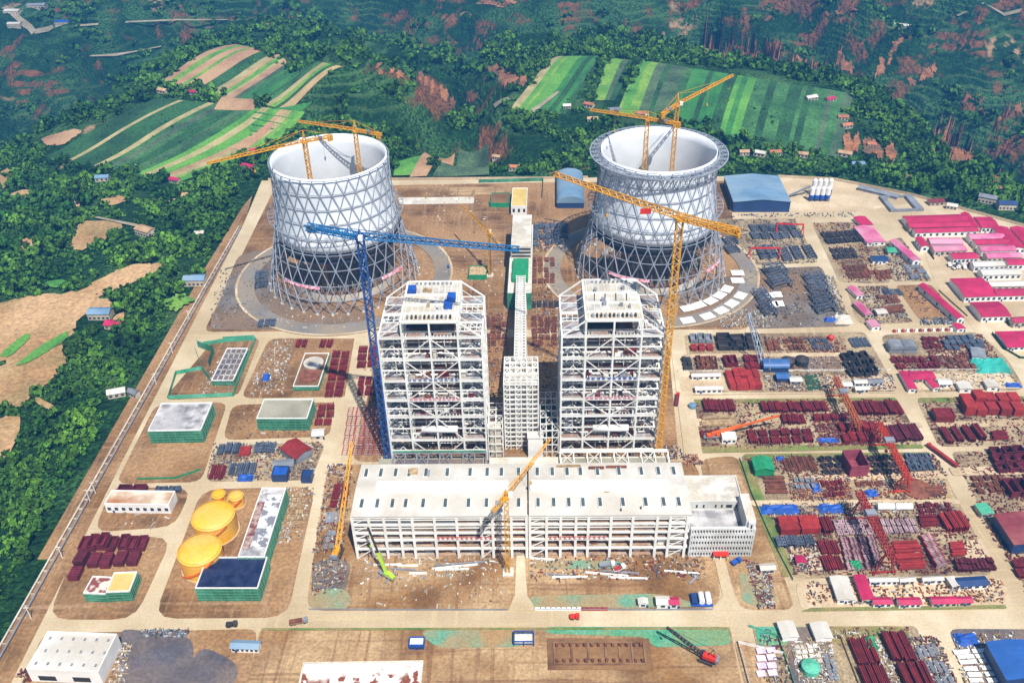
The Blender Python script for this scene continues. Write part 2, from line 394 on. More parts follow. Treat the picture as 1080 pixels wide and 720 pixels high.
F = dict(tan=mat('field_tan', '#a37c5e', '#8f6a4d', .05, .95, '#b08d68', .02, fine=(.5, .18)),
         tan2=mat('field_stubble', '#a89a6c', '#8f8557', .05, .95, fine=(.5, .15)),
         green=mat('field_green', '#2a6a30', '#1f562a', .06, .95, '#3b7a34', .02, fine=(.45, .3)),
         bright=mat('field_bright', '#4d8630', '#356f2c', .05, .95, '#5f9438', .02, fine=(.45, .28)),
         lime=mat('field_lime', '#76993a', '#4f8032', .05, .95, fine=(.45, .3)),
         dark=mat('field_dark', '#1a4523', '#14371b', .08, .95, '#2c5c2c', .02, fine=(.35, .45), bump=(.4, 2)),
         mid=mat('field_mid', '#2a5a2c', '#1f4a25', .07, .95, '#41703a', .03, fine=(.35, .35), bump=(.35, 2)),
         grey=mat('field_greyish', '#3c543a', '#2c442f', .08, .95, '#4f6644', .03, fine=(.4, .4)),
         dirt=mat('bare_dirt', '#a07a50', '#7d6a3c', .03, .95, '#b8946a', .015, fine=(.4, .3), bump=(.3, .8)))
def strips(px, ws, kinds):
    """px = TL,TR,BR,BL of the whole field; strips are laid side by side from the left edge to the right edge"""
    r_ = random.Random(int(px[0][0])); w2 = []; k2 = []
    for w_, k in zip(ws, kinds):
        n = 1 if w_ < 3.5 else (2 if w_ < 6 else r_.choice((3, 4))); alt = dict(green=['mid', 'bright', 'dark'], bright=['green', 'lime', 'tan2'], dark=['mid', 'dark', 'grey'], mid=['dark', 'green', 'grey'], tan=['tan2', 'tan', 'lime'], grey=['mid', 'dark'], lime=['bright', 'tan2'], tan2=['tan', 'lime'])[k]
        for j in range(n): w2.append(w_ / n * r_.uniform(.5, 1.5)); k2.append(k if j != 1 else r_.choice(alt))
    ws, kinds = w2, k2; FIELDS.append([GT(*q) for q in px])
    tot = sum(ws); a = 0
    L = lambda p, q, t: (p[0] + (q[0] - p[0]) * t, p[1] + (q[1] - p[1]) * t)
    for w_, k in zip(ws, kinds):
        b = a + w_; t0, t1 = a / tot, b / tot
        quad_patch('field', (L(px[0], px[1], t0), L(px[0], px[1], t1), L(px[3], px[2], t1), L(px[3], px[2], t0)), F[k], nu=3, nv=18, clear=False)
        if k in ('dark', 'mid'): ORCH.append([GT(*q) for q in (L(px[0], px[1], t0), L(px[0], px[1], t1), L(px[3], px[2], t1), L(px[3], px[2], t0))])
        a = b
# fields on the left table land (long edges run from lower left to upper right)
strips(((248, 47), (364, 72), (306, 118), (168, 88)), [8, 3, 6, 6, 2.5, 4, 4, 3, 3, 8, 4, 4, 3, 6], ['tan', 'lime', 'tan', 'dark', 'tan2', 'tan', 'bright', 'tan', 'grey', 'green', 'dark', 'tan2', 'dark', 'tan'])
strips(((165, 104), (322, 119), (190, 193), (45, 168)), [12, 2.5, 9, 1.8, 9, 3, 7, 9, 4, 5], ['dark', 'tan2', 'dark', 'tan2', 'mid', 'dark', 'mid', 'bright', 'tan', 'lime'])
quad_patch('field', ((268, 118), (330, 110), (322, 116), (262, 148)), F['green'])
quad_patch('field', ((284, 130), (290, 131), (258, 160), (244, 158)), F['tan'], .9)
quad_patch('field', ((234, 103), (273, 106), (268, 118), (226, 117)), F['tan'], .9)
blob_patch('field', ((45, 146), (85, 135), (86, 142), (60, 157), (44, 152)), F['tan'])
# fields right of the ravine
strips(((588, 60), (640, 60), (596, 122), (538, 118)), [2.5, 9, 7, 4], ['tan2', 'bright', 'green', 'mid'])
strips(((642, 62), (672, 64), (648, 108), (626, 107)), [3, 4], ['lime', 'grey'])
strips(((674, 64), (900, 100), (884, 168), (650, 122)), [6, 8, 5, 7, 3, 8, 3, 10, 9, 10], ['lime', 'grey', 'mid', 'green', 'dark', 'bright', 'mid', 'dark', 'mid', 'grey'])
quad_patch('field', ((370, 155), (405, 152), (395, 180), (330, 184)), F['mid'])
quad_patch('field', ((458, 166), (480, 163), (450, 187), (432, 188)), F['tan'], .9)
quad_patch('field', ((484, 160), (515, 152), (516, 186), (456, 188)), F['grey'], .9)
quad_patch('field', ((418, 172), (445, 166), (433, 186), (415, 187)), F['bright'], .8)
# bare ground on the left
for q in (((86, 232), (138, 236), (118, 252), (74, 270), (78, 250)), ((-20, 320), (60, 312), (115, 300), (95, 328), (60, 372), (0, 392), (-30, 360)),
          ((90, 300), (150, 276), (180, 282), (140, 300), (100, 318)), ((-20, 392), (60, 365), (88, 362), (50, 410), (5, 440), (-20, 430)),
          ((0, 180), (14, 178), (12, 195), (0, 202)), ((10, 205), (34, 200), (30, 210), (12, 213)), ((104, 212), (128, 207), (140, 212), (112, 220)),
          ((-10, 440), (30, 440), (6, 490), (-10, 500))):
    blob_patch('dirt_patch', q, F['dirt'])
for q in (((0, 375), (33, 350), (32, 362), (6, 382)), ((18, 385), (50, 362), (76, 350), (70, 362), (22, 390))):
    blob_patch('meadow', q, F['bright'], 1.4)
blob_patch('meadow', ((48, 298), (70, 296), (76, 304), (52, 306)), F['bright'], 1.4)

# bare eroded earth on the steep far slopes and round the ravine: ragged slivers running downhill
ERO = mat('eroded_earth', '#8a5334', '#5f4a34', .05, .95, '#a06a42', .02, fine=(.25, .35), bump=(.12, 4))
rE = random.Random(21)
for (x0, y0, x1, y1, n_, w_, h_) in ((742, 52, 800, 62, 9, 7, 15), (800, 55, 830, 68, 5, 6, 13), (832, 66, 876, 76, 8, 6, 12), (884, 62, 896, 74, 3, 8, 18), (924, 78, 938, 62, 4, 6, 13), (938, 56, 950, 46, 3, 6, 12), (962, 88, 985, 74, 5, 7, 13), (1015, 112, 1036, 104, 4, 8, 9), (1046, 130, 1080, 112, 5, 7, 12), (985, 142, 1022, 172, 7, 11, 20),
                              (514, 76, 540, 84, 5, 7, 13), (442, 82, 482, 112, 6, 5, 16), (494, 100, 500, 108, 2, 8, 15), (506, 2, 540, 6, 4, 14, 5), (1044, 184, 1054, 206, 2, 8, 12), (850, 22, 905, 12, 4, 8, 5), (392, 72, 424, 82, 4, 6, 7), (893, 150, 942, 166, 6, 10, 22), (528, 82, 552, 90, 4, 8, 14)):
    for k in range(n_):
        t = (k + .5) / n_; cx, cy = x0 + (x1 - x0) * t + rE.uniform(-3, 3), y0 + (y1 - y0) * t + rE.uniform(-3, 3); w2, h2 = w_ * rE.uniform(.4, .8), h_ * rE.uniform(.35, .6); sl = rE.uniform(-2, 5)
        q = [(cx - w2 * .6 + sl, cy - h2), (cx + w2 * rE.uniform(.2, .7) + sl, cy - h2 * rE.uniform(.7, 1)), (cx + w2, cy + h2 * .2), (cx + w2 * .3 - sl * .5, cy + h2), (cx - w2 * rE.uniform(.7, 1.1), cy + h2 * rE.uniform(.3, .8))]
        if all(GT(*p) is not None for p in q): blob_patch('eroded_bank', q, ERO, 1.0, True, .35)
for q in (((170, 318), (200, 312), (206, 322), (178, 333)),): blob_patch('meadow', q, F['lime'], 1.6, False, .35)
for q in (((96, 322), (118, 316), (122, 334), (100, 338)), ((122, 344), (134, 336), (130, 330), (118, 340)), ((40, 420), (66, 436), (62, 440), (36, 426)), ((176, 214), (196, 204), (200, 206), (182, 218)), ((80, 206), (86, 220), (82, 224), (77, 208)), ((20, 255), (40, 250), (44, 264), (24, 268))): blob_patch('dirt_patch', q, F['dirt'], 1.3)
PT = mat('pale_track', '#9a8f78', '#857a62', .05, .95, fine=(.5, .15))
for q in (((2, 10), (8, 8), (40, 35), (34, 39)), ((34, 34), (56, 28), (57, 31), (38, 38)), ((1008, 18), (1085, 11), (1085, 14), (1010, 21)), ((100, 232), (103, 231), (146, 239), (143, 241)), ((560, 118), (588, 98), (590, 100), (563, 121)), ((95, 60), (170, 50), (171, 51), (96, 61.3)), ((85, 28), (240, 22), (240, 23), (85, 29.3)), ((520, 112), (536, 104), (538, 107), (522, 116))):
    quad_patch('track', q, PT, 1.4, nu=3, nv=20)
# ------------------------------------------------------------------ site
mb = MB().prism(SITE, -1.6, 0.0); struct(mb, 'road', M['road'])
ZC = [0]
def zinc():
    ZC[0] += 1; return ZC[0] * .005
def plot(px, m, r=10, z=.12, name='plot_ground'):
    z += zinc()
    w_ = [G(*q) for q in px]; p = rounded(w_, r) if r else w_
    return struct(MB().prism(p, -.4, z), name, m)
so_, sl_, sd, sy, sg, cn = (M[k] for k in ('soil', 'soil_light', 'soil_dark', 'soil_yard', 'soil_grey', 'concrete'))
plot(((290, 198), (545, 193), (770, 191), (772, 225), (790, 347.5), (540, 347.5), (215, 350)), so_, 8)
plot(((756, 231), (838, 231), (863, 277), (783, 280)), sy, 4)
plot(((780, 284), (866, 281), (898, 344), (790, 347)), sg, 5)
plot(((820, 187), (880, 190.5), (975, 212), (900, 224), (770, 224), (768, 192)), cn, 4)
plot(((856, 235), (908, 234), (940, 298), (914, 299), (885, 297)), sy, 4)
plot(((914, 262), (950, 250), (984, 297), (943, 297)), sy, 4)
plot(((893, 303), (935, 301), (963, 340), (913, 343), (903, 338)), sy, 5)
plot(((944, 301), (982, 300), (1012, 336), (970, 338)), so_, 5)
plot(((720, 353), (912, 350), (947, 413), (716, 414)), sy, 6)
plot(((928, 353), (1032, 350), (1062, 378), (1082, 411), (958, 414)), sy, 8)
plot(((722, 422), (946, 420), (975, 472), (732, 478)), sy, 6)
plot(((966, 420), (1130, 417), (1160, 470), (990, 471)), sy, 6)
plot(((780, 479), (985, 477), (1050, 606), (836, 610)), sy, 6)
plot(((1002, 476), (1150, 474), (1260, 660), (1093, 640)), sy, 6)
plot(((838, 613), (1060, 609), (1066, 640), (845, 644)), cn, 6)
plot(((987, 301), (1300, 300), (1320, 360), (1030, 350)), cn, 4)
plot(((960, 222), (1080, 246), (1250, 290), (985, 296)), cn, 4)
plot(((227, 357), (275, 356), (251, 418), (172, 422)), so_, 8)
plot(((284, 357), (383, 357), (373, 418), (254, 420)), so_, 8)
plot(((164, 427), (240, 424), (212, 508), (122, 510)), so_, 8)
plot(((245, 427), (352, 424), (348, 460), (235, 464)), so_, 8)
plot(((230, 470), (344, 466), (328, 506), (215, 508)), sy, 8)
plot(((118, 513), (202, 515), (184, 555), (99, 561)), so_, 10)
plot(((85, 566), (182, 566), (142, 653), (50, 653)), so_, 12)
plot(((213, 516), (333, 513), (303, 651), (162, 652)), so_, 12)
plot(((392, 357), (704, 354), (716, 485), (372, 487)), so_, 8)
plot(((346, 490), (734, 486), (757, 586), (760, 641), (322, 644)), sl_, 10)
plot(((738, 484), (778, 480), (840, 643), (780, 643), (757, 586)), sl_, 8)
plot(((275, 663), (770, 662), (790, 760), (250, 760)), sl_, 3)
plot(((46, 668), (272, 663), (255, 760), (5, 760)), so_, 6)
plot(((774, 676), (792, 676), (830, 760), (795, 760)), sl_, 3)
plot(((793, 661), (966, 660), (1005, 760), (820, 760)), sy, 3)
plot(((1000, 663), (1200, 664), (1200, 760), (1040, 760)), M['gravel_dark'], 5)
# roads laid over the turbine hall forecourt
for q in (((545, 583), (553, 583), (556, 628), (566, 644), (536, 644), (543, 628)), ((752, 583), (762, 583), (774, 625), (782, 644), (750, 644), (762, 628)),
          ((374, 357), (392, 357), (392, 400), (372, 486), (352, 487)), ((706, 354), (721, 354), (741, 480), (722, 484))):
    struct(MB().prism([G(*p) for p in q], -.3, .34 + zinc()), 'road', M['road'])
plot(((700, 352), (714, 352), (716, 356), (702, 356)), M['road'], 0, .2, 'road')
# paler / darker ground areas inside plots
def patch(px, m, z=.2, r=8, name='plot_ground'):
    z += zinc(); return struct(MB().prism(rounded([G(*q) for q in px], r), z - .04, z), name, m)
patch(((252, 268), (290, 262), (290, 300), (395, 328), (400, 347), (219, 348)), sg, .2, 12)
patch(((418, 199), (536, 197), (530, 205), (420, 208)), sl_, .2)
patch(((420, 209), (500, 208), (500, 215), (422, 216)), M['concrete_w'], .22, 2)
patch(((720, 300), (780, 290), (800, 318), (788, 344), (712, 345)), sg, .2, 12)
patch(((560, 480), (420, 480), (420, 486), (560, 486)), sg)
patch(((330, 590), (372, 590), (360, 640), (328, 638)), sg, .2)
patch(((326, 622), (368, 620), (372, 643), (324, 643)), M['net_ground'], .25)
patch(((440, 664), (560, 663), (555, 682), (460, 684)), M['net_ground'], .2)
patch(((560, 590), (660, 592), (655, 600), (560, 600)), M['net_ground'], .22)
patch(((556, 628), (700, 626), (745, 640), (560, 642)), M['net_ground'], .2)
patch(((575, 661), (768, 661), (772, 680), (690, 683), (680, 672), (575, 668)), mat('green_dust_net_ground', '#2f8f6d', '#4f9a80', .1, .9, '#6f8a60', .06, fine=(1, .25)), .22, 4)
patch(((779, 588), (812, 600), (820, 640), (782, 638)), M['net_ground'], .2)
patch(((796, 661), (860, 661), (862, 676), (800, 682)), MATS['green_dust_net_ground'], .22, 4)
patch(((125, 662), (205, 672), (200, 760), (128, 760)), M['gravel_dark'], .2)
patch(((212, 680), (252, 700), (250, 720), (205, 760), (190, 720)), M['gravel_dark'], .2)
patch(((828, 662), (870, 661), (885, 760), (840, 760)), M['gravel_dark'], .24)
patch(((784, 479), (980, 477), (981, 481), (786, 484)), M['grass'], .2, 2)
patch(((736, 471), (972, 469), (975, 473), (733, 478)), M['grass'], .2, 2)
patch(((724, 421.5), (944, 419.5), (947, 424), (726, 426)), M['grass'], .2, 2)
patch(((968, 420), (1078, 418), (1080, 423), (970, 425)), M['grass'], .2, 2)
patch(((778, 486), (790, 486), (838, 606), (826, 610)), M['grass'], .2, 3)
patch(((276, 662.5), (770, 661.5), (770, 664), (276, 665)), M['grass'], .24, 1)
patch(((870, 661), (955, 660), (962, 676), (878, 680)), M['grass'], .2)
patch(((855, 641), (1060, 638), (1062, 642), (845, 645)), M['grass'], .2, 1)
patch(((714, 378), (722, 378), (726, 398), (717, 398)), M['grass'], .2, 2)
patch(((716, 398), (772, 396), (774, 412), (718, 413)), cn, .22, 2)
patch(((780, 373), (900, 372), (902, 376), (720, 378), (720, 374)), cn, .22, 2)
patch(((722, 416), (945, 414), (945, 414.5), (722, 417)), cn, .22, 1)
patch(((850, 378), (882, 377), (888, 390), (852, 391)), sg, .22, 2)
patch(((870, 396), (935, 395), (945, 412), (872, 412)), cn, .22, 2)
patch(((965, 376), (940, 377), (1000, 376), (1002, 373)), cn, .22, 1)
patch(((955, 395), (1062, 393), (1076, 410), (960, 412)), cn, .22, 2)
patch(((730, 442), (772, 441), (775, 448), (735, 450)), cn, .22, 2)
patch(((790, 528), (1010, 527), (1014, 532), (794, 534)), cn, .22, 2)
patch(((990, 497), (850, 502), (850, 507), (1000, 506)), cn, .22, 2)
patch(((930, 446), (970, 446), (975, 451), (930, 451)), cn, .22, 2)
patch(((985, 445), (1100, 443), (1110, 450), (990, 451)), cn, .22, 2)
patch(((1000, 493), (1100, 491), (1110, 500), (1005, 502)), cn, .22, 2)
patch(((1010, 572), (1036, 568), (1045, 588), (1018, 590)), cn, .22, 2)
patch(((832, 575), (860, 575), (868, 602), (838, 603)), cn, .22, 2)
# embankment strip outside the boundary road, planted verge
struct(MB().prism([G(*q) for q in ((256, 218), (266, 206), (258, 236), (133, 480), (21, 703), (-20, 790), (-60, 790), (8, 640), (95, 480), (150, 390))], -.9, -.05), 'embankment', so_)
# ring roads round the cooling towers
def annulus(c, r0, r1, z, name, m, a0=0, a1=360, n=60):
    z += zinc() + .5 * 0
    mb = MB(); vs = []
    for i in range(n + 1):
        a = math.radians(a0 + (a1 - a0) * i / n); vs += [(c[0] + r0 * math.cos(a), c[1] + r0 * math.sin(a), z), (c[0] + r1 * math.cos(a), c[1] + r1 * math.sin(a), z)]
    mb.add(vs, [(2 * i, 2 * i + 1, 2 * i + 3, 2 * i + 2) for i in range(n)]); return struct(mb, name, m)
TC = [(-160.2, 684.5), (105.5, 690)]
for c in TC:
    annulus(c, 78, 92, .4, 'road', M['asphalt']); annulus(c, 92, 94, .42, 'road_edge', cn)
# ------------------------------------------------------------------ cooling towers
def tower_r(z):      # shell radius against height
    pts = [(0, 64), (20, 59.5), (40, 54.5), (55, 51.5), (70, 49), (85, 47.6), (100, 47.2), (111, 47.6)]
    for (a, ra), (b, rb) in zip(pts[:-1], pts[1:]):
        if z <= b: return ra + (rb - ra) * (z - a) / (b - a)
    return pts[-1][1]
def cooling_tower(c, label, topring):
    HT = 111.; n = 32; lev = [0, 12, 24, 36.5, 49, 61.5, 74, 86.5, 99, HT]
    root = thing('cooling_tower', label, 'cooling tower', (c[0], c[1], 0), 'hyperbolic lattice cooling towers')
    P = lambda z, k, off=0: (c[0] + (tower_r(z) + off) * math.cos(2 * math.pi * k / n), c[1] + (tower_r(z) + off) * math.sin(2 * math.pi * k / n), z)
    mb = MB()
    for i, z in enumerate(lev[:-1]):
        z1 = lev[i + 1]; s0 = .5 * (i % 2)
        for k in range(n):
            mb.bar(P(z, k + s0, .5), P(z1, k + s0 + .5, .5), .62 if z < 41 else .5); mb.bar(P(z, k + s0, .5), P(z1, k + s0 - .5, .5), .62 if z < 41 else .5)
    mb.build('diagrid_frame', M['lattice'], root)
    for i, z in enumerate(lev[1:], 1):
        mb = MB(); s0 = .5 * (i % 2)
        for k in range(n): mb.bar(P(z, k + s0, .5), P(z, k + s0 + 1, .5), .5)
        mb.build('ring_beam', M['lattice'], root)
    # inner white cladding, a shell with thickness
    mb = MB(); N = 96; zs = [50, 56, 62, 68, 74, 80, 86, 92, 98, 104, HT + 1]
    ring = lambda r, z: [(c[0] + r * math.cos(2 * math.pi * i / N), c[1] + r * math.sin(2 * math.pi * i / N), z) for i in range(N)]
    vs = []; 
    for z in zs: vs += ring(tower_r(z) - 1.0, z)
    for z in zs[::-1]: vs += ring(tower_r(z) - 1.8, z)
    nr = 2 * len(zs); mb.add(vs, [(j * N + i, j * N + (i + 1) % N, ((j + 1) % nr) * N + (i + 1) % N, ((j + 1) % nr) * N + i) for j in range(nr) for i in range(N)])
    mb.build('cladding_shell', M['cladding'], root, smooth=True)
    mb = MB(); R0, R1 = tower_r(65) + 1.2, 56.0
    for i in range(N):
        a, b = 2 * math.pi * i / N, 2 * math.pi * (i + 1) / N
        q = lambda r, t, z: (c[0] + r * math.cos(t), c[1] + r * math.sin(t), z)
        if i % 2 == 0: mb.bar(q(R0, a, 65), q(R1, b, 65), .35); mb.bar(q(R1, a, 65), q(R0, b, 65), .35)
        mb.bar(q(R1, a, 65), q(R1, b, 65), .4); mb.bar(q(R1, a, 66.4), q(R1, b, 66.4), .15)
    mb.build('walkway_ring', M['lattice'], root)
    if topring:
        mb = MB(); R1 = 55.
        for i in range(80):
            a, b = 2 * math.pi * i / 80, 2 * math.pi * (i + 1) / 80; q = lambda r, t, z: (c[0] + r * math.cos(t), c[1] + r * math.sin(t), z)
            for r in (48.4, R1): mb.bar(q(r, a, 109.5), q(r, b, 109.5), .9)
            mb.bar(q(48.4, a, 109.5), q(R1, b if i % 2 else a, 109.5), .5); mb.bar(q(R1, a, 109.5), q(48.4, b, 109.5), .5)
            mb.bar(q(R1, a, 109.5), q(tower_r(103) + .6, a, 103), .45)
        mb.build('stiffening_ring', M['lattice'], root)
    # lower interior: basin wall, floor, banner band and an added dark band
    mb = MB(); mb.cyl((c[0], c[1]), 44, .5, 7, 48, cap=False); mb.cyl((c[0], c[1]), 43.4, .5, 7, 48, cap=False); mb.build('basin_wall', M['concrete_w'], root)
    mb = MB(); mb.cyl((c[0], c[1]), 43.2, .3, 1.4, 48); mb.build('basin_floor', mat('basin_floor', '#6b4230', '#33262a', .05, .9, '#7a563e', .03), root)
    mb = MB()
    for i in range(16):
        for j in range(16):
            x = c[0] - 40 + 5.3 * i; y = c[1] - 40 + 5.3 * j
            if math.hypot(x - c[0], y - c[1]) < 41: mb.bar((x, y, 1.4), (x, y, 11 + 2 * ((i * 7 + j) % 3)), .6)
    mb.build('basin_column', M['concg'], root)['kind'] = 'stuff'
    for sx, a0, a1 in ((-1, 228, 262), (1, 312, 335)):
        mb = MB(); z0, z1 = 22, 24.2; vs = []
        for i in range(13):
            t = math.radians(a0 + (a1 - a0) * i / 12)
            for z, o in ((z0, .9), (z1, .9), (z1, 1.1), (z0, 1.1)): vs.append((c[0] + (tower_r(z) + o) * math.cos(t), c[1] + (tower_r(z) + o) * math.sin(t), z))
        mb.add(vs, [(4 * i + k, 4 * i + (k + 1) % 4, 4 * i + 4 + (k + 1) % 4, 4 * i + 4 + k) for i in range(12) for k in range(4)])
        mb.build('banner', mat('banner_red', '#c9405c', '#e8c9cf', .5, .7), root)
    mb = MB(); zz = 47
    for k in range(n): mb.bar(P(39, k, -3), P(49.5, k + .5, -2), .4); mb.bar(P(45, k, -2.5), P(45, k + 1, -2.5), 1.0)
    mb.build('hanging_platform', M['dark'], root)
    mb = MB(); mb.cyl((c[0], c[1]), tower_r(40) - 4.5, 40, 49.5, 60, r1=tower_r(50) - 4, cap=False); mb.cyl((c[0], c[1]), tower_r(40) - 5.2, 40, 49.5, 60, r1=tower_r(50) - 4.7, cap=False); mb.build('dark_band', mat('dark_blue_screen', '#1b2233', '#2c2a33', .08, .8, '#453a38', .04), root)  # navy shell added to darken the interior just below the cladding
    # perimeter plinths
    for k in range(n):
        p = P(0, k); m2 = MB().cyl((p[0], p[1]), 1.5, .1, 1.2, 8); m2.build('plinth', M['concrete_w'], root)
    return root
cooling_tower(TC[0], 'left lattice cooling tower with plain open rim, beside the blue tower crane', False)
cooling_tower(TC[1], 'right lattice cooling tower with a wide truss ring around its rim', True)

# ------------------------------------------------------------------ boiler houses
def boiler(x0, x1, label, right):
    root = thing('boiler_house', label, 'boiler house', ((x0 + x1) / 2, 468, 0), 'steel framed boiler houses')
    y0, y1 = 445., 491.; zs = [0, 17.5, 36.6, 50, 65, 81, 97]; W = x1 - x0
    xs = [x0 + W * f for f in (0, .23, .5, .77, 1)]; ys = [y0, 452, 462, 472, 482, y1]
    for i, x in enumerate(xs):
        for j, y in enumerate(ys):
            if i == 2 and 1 <= j <= 4: continue
            top = 97 if i in (0, 4) else 107
            MB().box(x - .52, y - .52, 0, x + .52, y + .52, top).build('column', M['steelw'], root)
    for z in zs[1:]:
        mb = MB()
        for y in (ys if z > 90 else (ys[0], ys[1], ys[-1])): mb.box(x0, y - .5, z - .9, x1, y + .4, z)
        for i, x in enumerate(xs):
            if i != 2: mb.box(x - .45, y0, z - 1.3, x + .45, y1, z - .1)
        for y in ys[2:5]:
            mb.box(xs[0], y - .35, z - 1, xs[1], y + .35, z - .12); mb.box(xs[3], y - .35, z - 1, xs[4], y + .35, z - .12)
        mb.build('floor_beams', M['steelw'], root)
        # secondary beams & gratings in the side bays and along the front
        mb = MB()
        for a, b in ((xs[0], xs[1]), (xs[3], xs[4])):
            for k in range(1, 4):
                x = a + (b - a) * k / 4; mb.box(x - .2, y0, z - .8, x + .2, y1, z - .2)
            for k in range(10): y = y0 + 2.3 + k * 4.6; mb.box(a, y - .2, z - .9, b, y + .2, z - .25)
        for k in range(17): x = xs[1] + (xs[3] - xs[1]) * k / 16; mb.box(x - .2, y0, z - .9, x + .2, 452, z - .25)
        mb.build('secondary_beams', M['steelw'], root)
        mb = MB()
        for (a, b, c_, d) in [(xs[0] + 1, ys[j] + .6, xs[1] - 1, ys[j + 1] - .6) for j in range(5) if (j + int(z)) % 3] + [(xs[3] + 1, ys[j] + .6, xs[4] - 1, ys[j + 1] - .6) for j in range(5) if (j + int(z)) % 2] + [(xs[1] + 3, y0 + 1, xs[2] - 3, 450), (xs[2] + 2, y0 + 3, xs[3] - 4, 451)]:
            MB().box(a, b, z - .22, c_, d, z - .02).build('floor_grating', mat('galvanised_grating', '#a8a9aa', '#77787c', .25, .7, '#8a6f60', .08, fine=(1.5, .3)), root)
        mb = MB()
        for y in (y0 - .3,):
            mb.bar((x0, y, z + 1.1), (x1, y, z + 1.1), .18); mb.bar((x0, y, z + .6), (x1, y, z + .6), .14)
        for k in range(25): x = x0 + W * k / 24; mb.bar((x, y0 - .3, z), (x, y0 - .3, z + 1.1), .16)
        mb.build('guard_rail', M['steelw'], root)
    # mid-level beams, every storey
    mb = MB()
    for a, b in zip(zs[:-1], zs[1:]):
        zm = (a + b) / 2
        mb.box(xs[0], y0 - .3, zm - .5, xs[1], y0 + .3, zm + .3); mb.box(xs[3], y0 - .3, zm - .5, xs[4], y0 + .3, zm + .3)
        for x in (x0, x1): mb.box(x - .3, y0, zm - .5, x + .3, y1, zm + .3)
        mb.box(xs[1], y0 - .2, zm - .35, xs[3], y0 + .2, zm + .15)
        for y in ys[1:4]:
            mb.box(xs[0], y - .3, zm - .5, xs[1], y + .3, zm + .2); mb.box(xs[3], y - .3, zm - .5, xs[4], y + .3, zm + .2)
        for k in range(1, 8): x = x0 + W * k / 8; mb.box(x - .22, y0 + 6.8, a, x + .22, y0 + 7.2, b)
        for f_ in (.25, .5, .75): mb.box(xs[1], y0 + 6.8, a + (b - a) * f_ - .2, xs[3], y0 + 7.2, a + (b - a) * f_ + .2)
    mb.build('intermediate_beams', M['steelw'], root)
    # bracing: front centre bays (inverted V), corner bays and sides
    mb = MB()
    for i, (a, b) in enumerate(zip(zs[:-1], zs[1:])):
        for (p, q) in ((xs[1], xs[2]), (xs[2], xs[3])):
            o, n_ = (p, q) if (p == xs[1]) == (i % 2 == 1) else (q, p)
            mb.bar((o, y0, a), (n_, y0, b - 1), .48)
        zm = (a + b) / 2
        for p, q in ((xs[0], (xs[0] + xs[1]) / 2), (xs[3], (xs[3] + xs[4]) / 2)):
            w_ = q - p
            for r0, r1 in ((a, zm), (zm, b)):
                mb.bar((p, y0 + 3.5, r0), (q, y0 + 3.5, r1), .35); mb.bar((q, y0 + 3.5, r1), (q + w_, y0 + 3.5, r0), .35)
        for x in (x0, x1, xs[1], xs[3]):
            for j in (0, 2, 4): mb.bar((x, ys[j], a), (x, ys[j + 1], b), .5); mb.bar((x, ys[j + 1], a), (x, ys[j], b), .5)
        for p, q in ((xs[0], xs[1]), (xs[3], xs[4])): mb.bar((p, y1, a), (q, y1, b), .5); mb.bar((q, y1, a), (p, y1, b), .5)
    mb.build('bracing', M['steelw'], root)
    # furnace hung in the middle, banded by buckstays
    fm = mat('furnace_casing', '#76706b', '#46403e', .15, .8, '#6a3c30', .06)
    fx0, fx1 = xs[1] + 2.5, xs[3] - 2.5
    MB().box(fx0, 454.5, 12, fx1, 484, 92).build('furnace', fm, root)
    for z in np.arange(16, 92, 4.0):
        MB().box(fx0 - .5, 454, z, fx1 + .5, 484.5, z + .9).build('buckstay', M['rustb'] if int(z) % 3 else M['steelg'], root)
    rnd = random.Random(5 + right); mats_ = [M['steelg'], M['rustb'], M['concrete_w'], M['steelw'], M['black'], M['rust']]
    for z in zs[1:-1]:
        for k in range(9):
            x = rnd.uniform(x0 + 2, x1 - 6); y = rnd.uniform(446, 450) if xs[1] < x < xs[3] else rnd.uniform(446, 486)
            MB().box(x, y, z, x + rnd.uniform(1.5, 4), y + rnd.uniform(1.5, 3.5), z + rnd.uniform(1, 4)).build('floor_equipment', mats_[rnd.randrange(6)], root)
    # stair towers with zig-zag flights in the front corner bays
    for sx in (x0 + 2.4, x1 - 6.6):
        mb = MB(); z = 0; k = 0
        while z < 95:
            a, b = (sx, sx + 4.2) if k % 2 else (sx + 4.2, sx)
            mb.bar((a, y0 + 5.5, z), (b, y0 + 5.5, z + 3.1), 1.4, .25); mb.box(min(a, b) - .2, y0 + 4.6, z + 3.0, max(a, b) + .2, y0 + 5.0, z + 3.2); z += 3.1; k += 1
        mb.build('stair_flights', M['steelg'], root)
    # steam drum
    mb = MB().tube((xs[1] + 6.5, y0 + 1.5, 25), (xs[3] - 4, y0 + 1.5, 25), 2.3, 16); mb.build('steam_drum', M['white'], root, smooth=True)
    # central raised roof block with sloping end trusses
    z0, z1 = 97, 108.5; cx0, cx1 = xs[1], xs[3]
    mb = MB()
    for j, y in enumerate(ys[:-1]):
        if j == 0: continue
        mb.box(cx0 + .3, y - .25, z1 - 1.2, cx1 - .3, y + .25, z1 - .15)
    mb.box(cx0 + .5, y0 + .4, z1 - .7, cx1 - .5, y1 - .4, z1 - .1)
    mb.build('penthouse_roof', mat('penthouse_deck', '#c9c5bb', '#9d9a94', .12, .7, '#b3a893', .05), root)
    mb = MB()
    for x in (cx0, cx1): mb.box(x - .5, y0, z1 - 1.2, x + .5, y1, z1 + .1)
    for y in (y0, y1): mb.box(cx0, y - .5, z1 - 1.3, cx1, y + .5, z1 + .12)
    for y in (453., 463., 474.): mb.box(cx0 + .6, y - .3, z1 - .1, cx1 - .6, y + .3, z1 + 1.1)
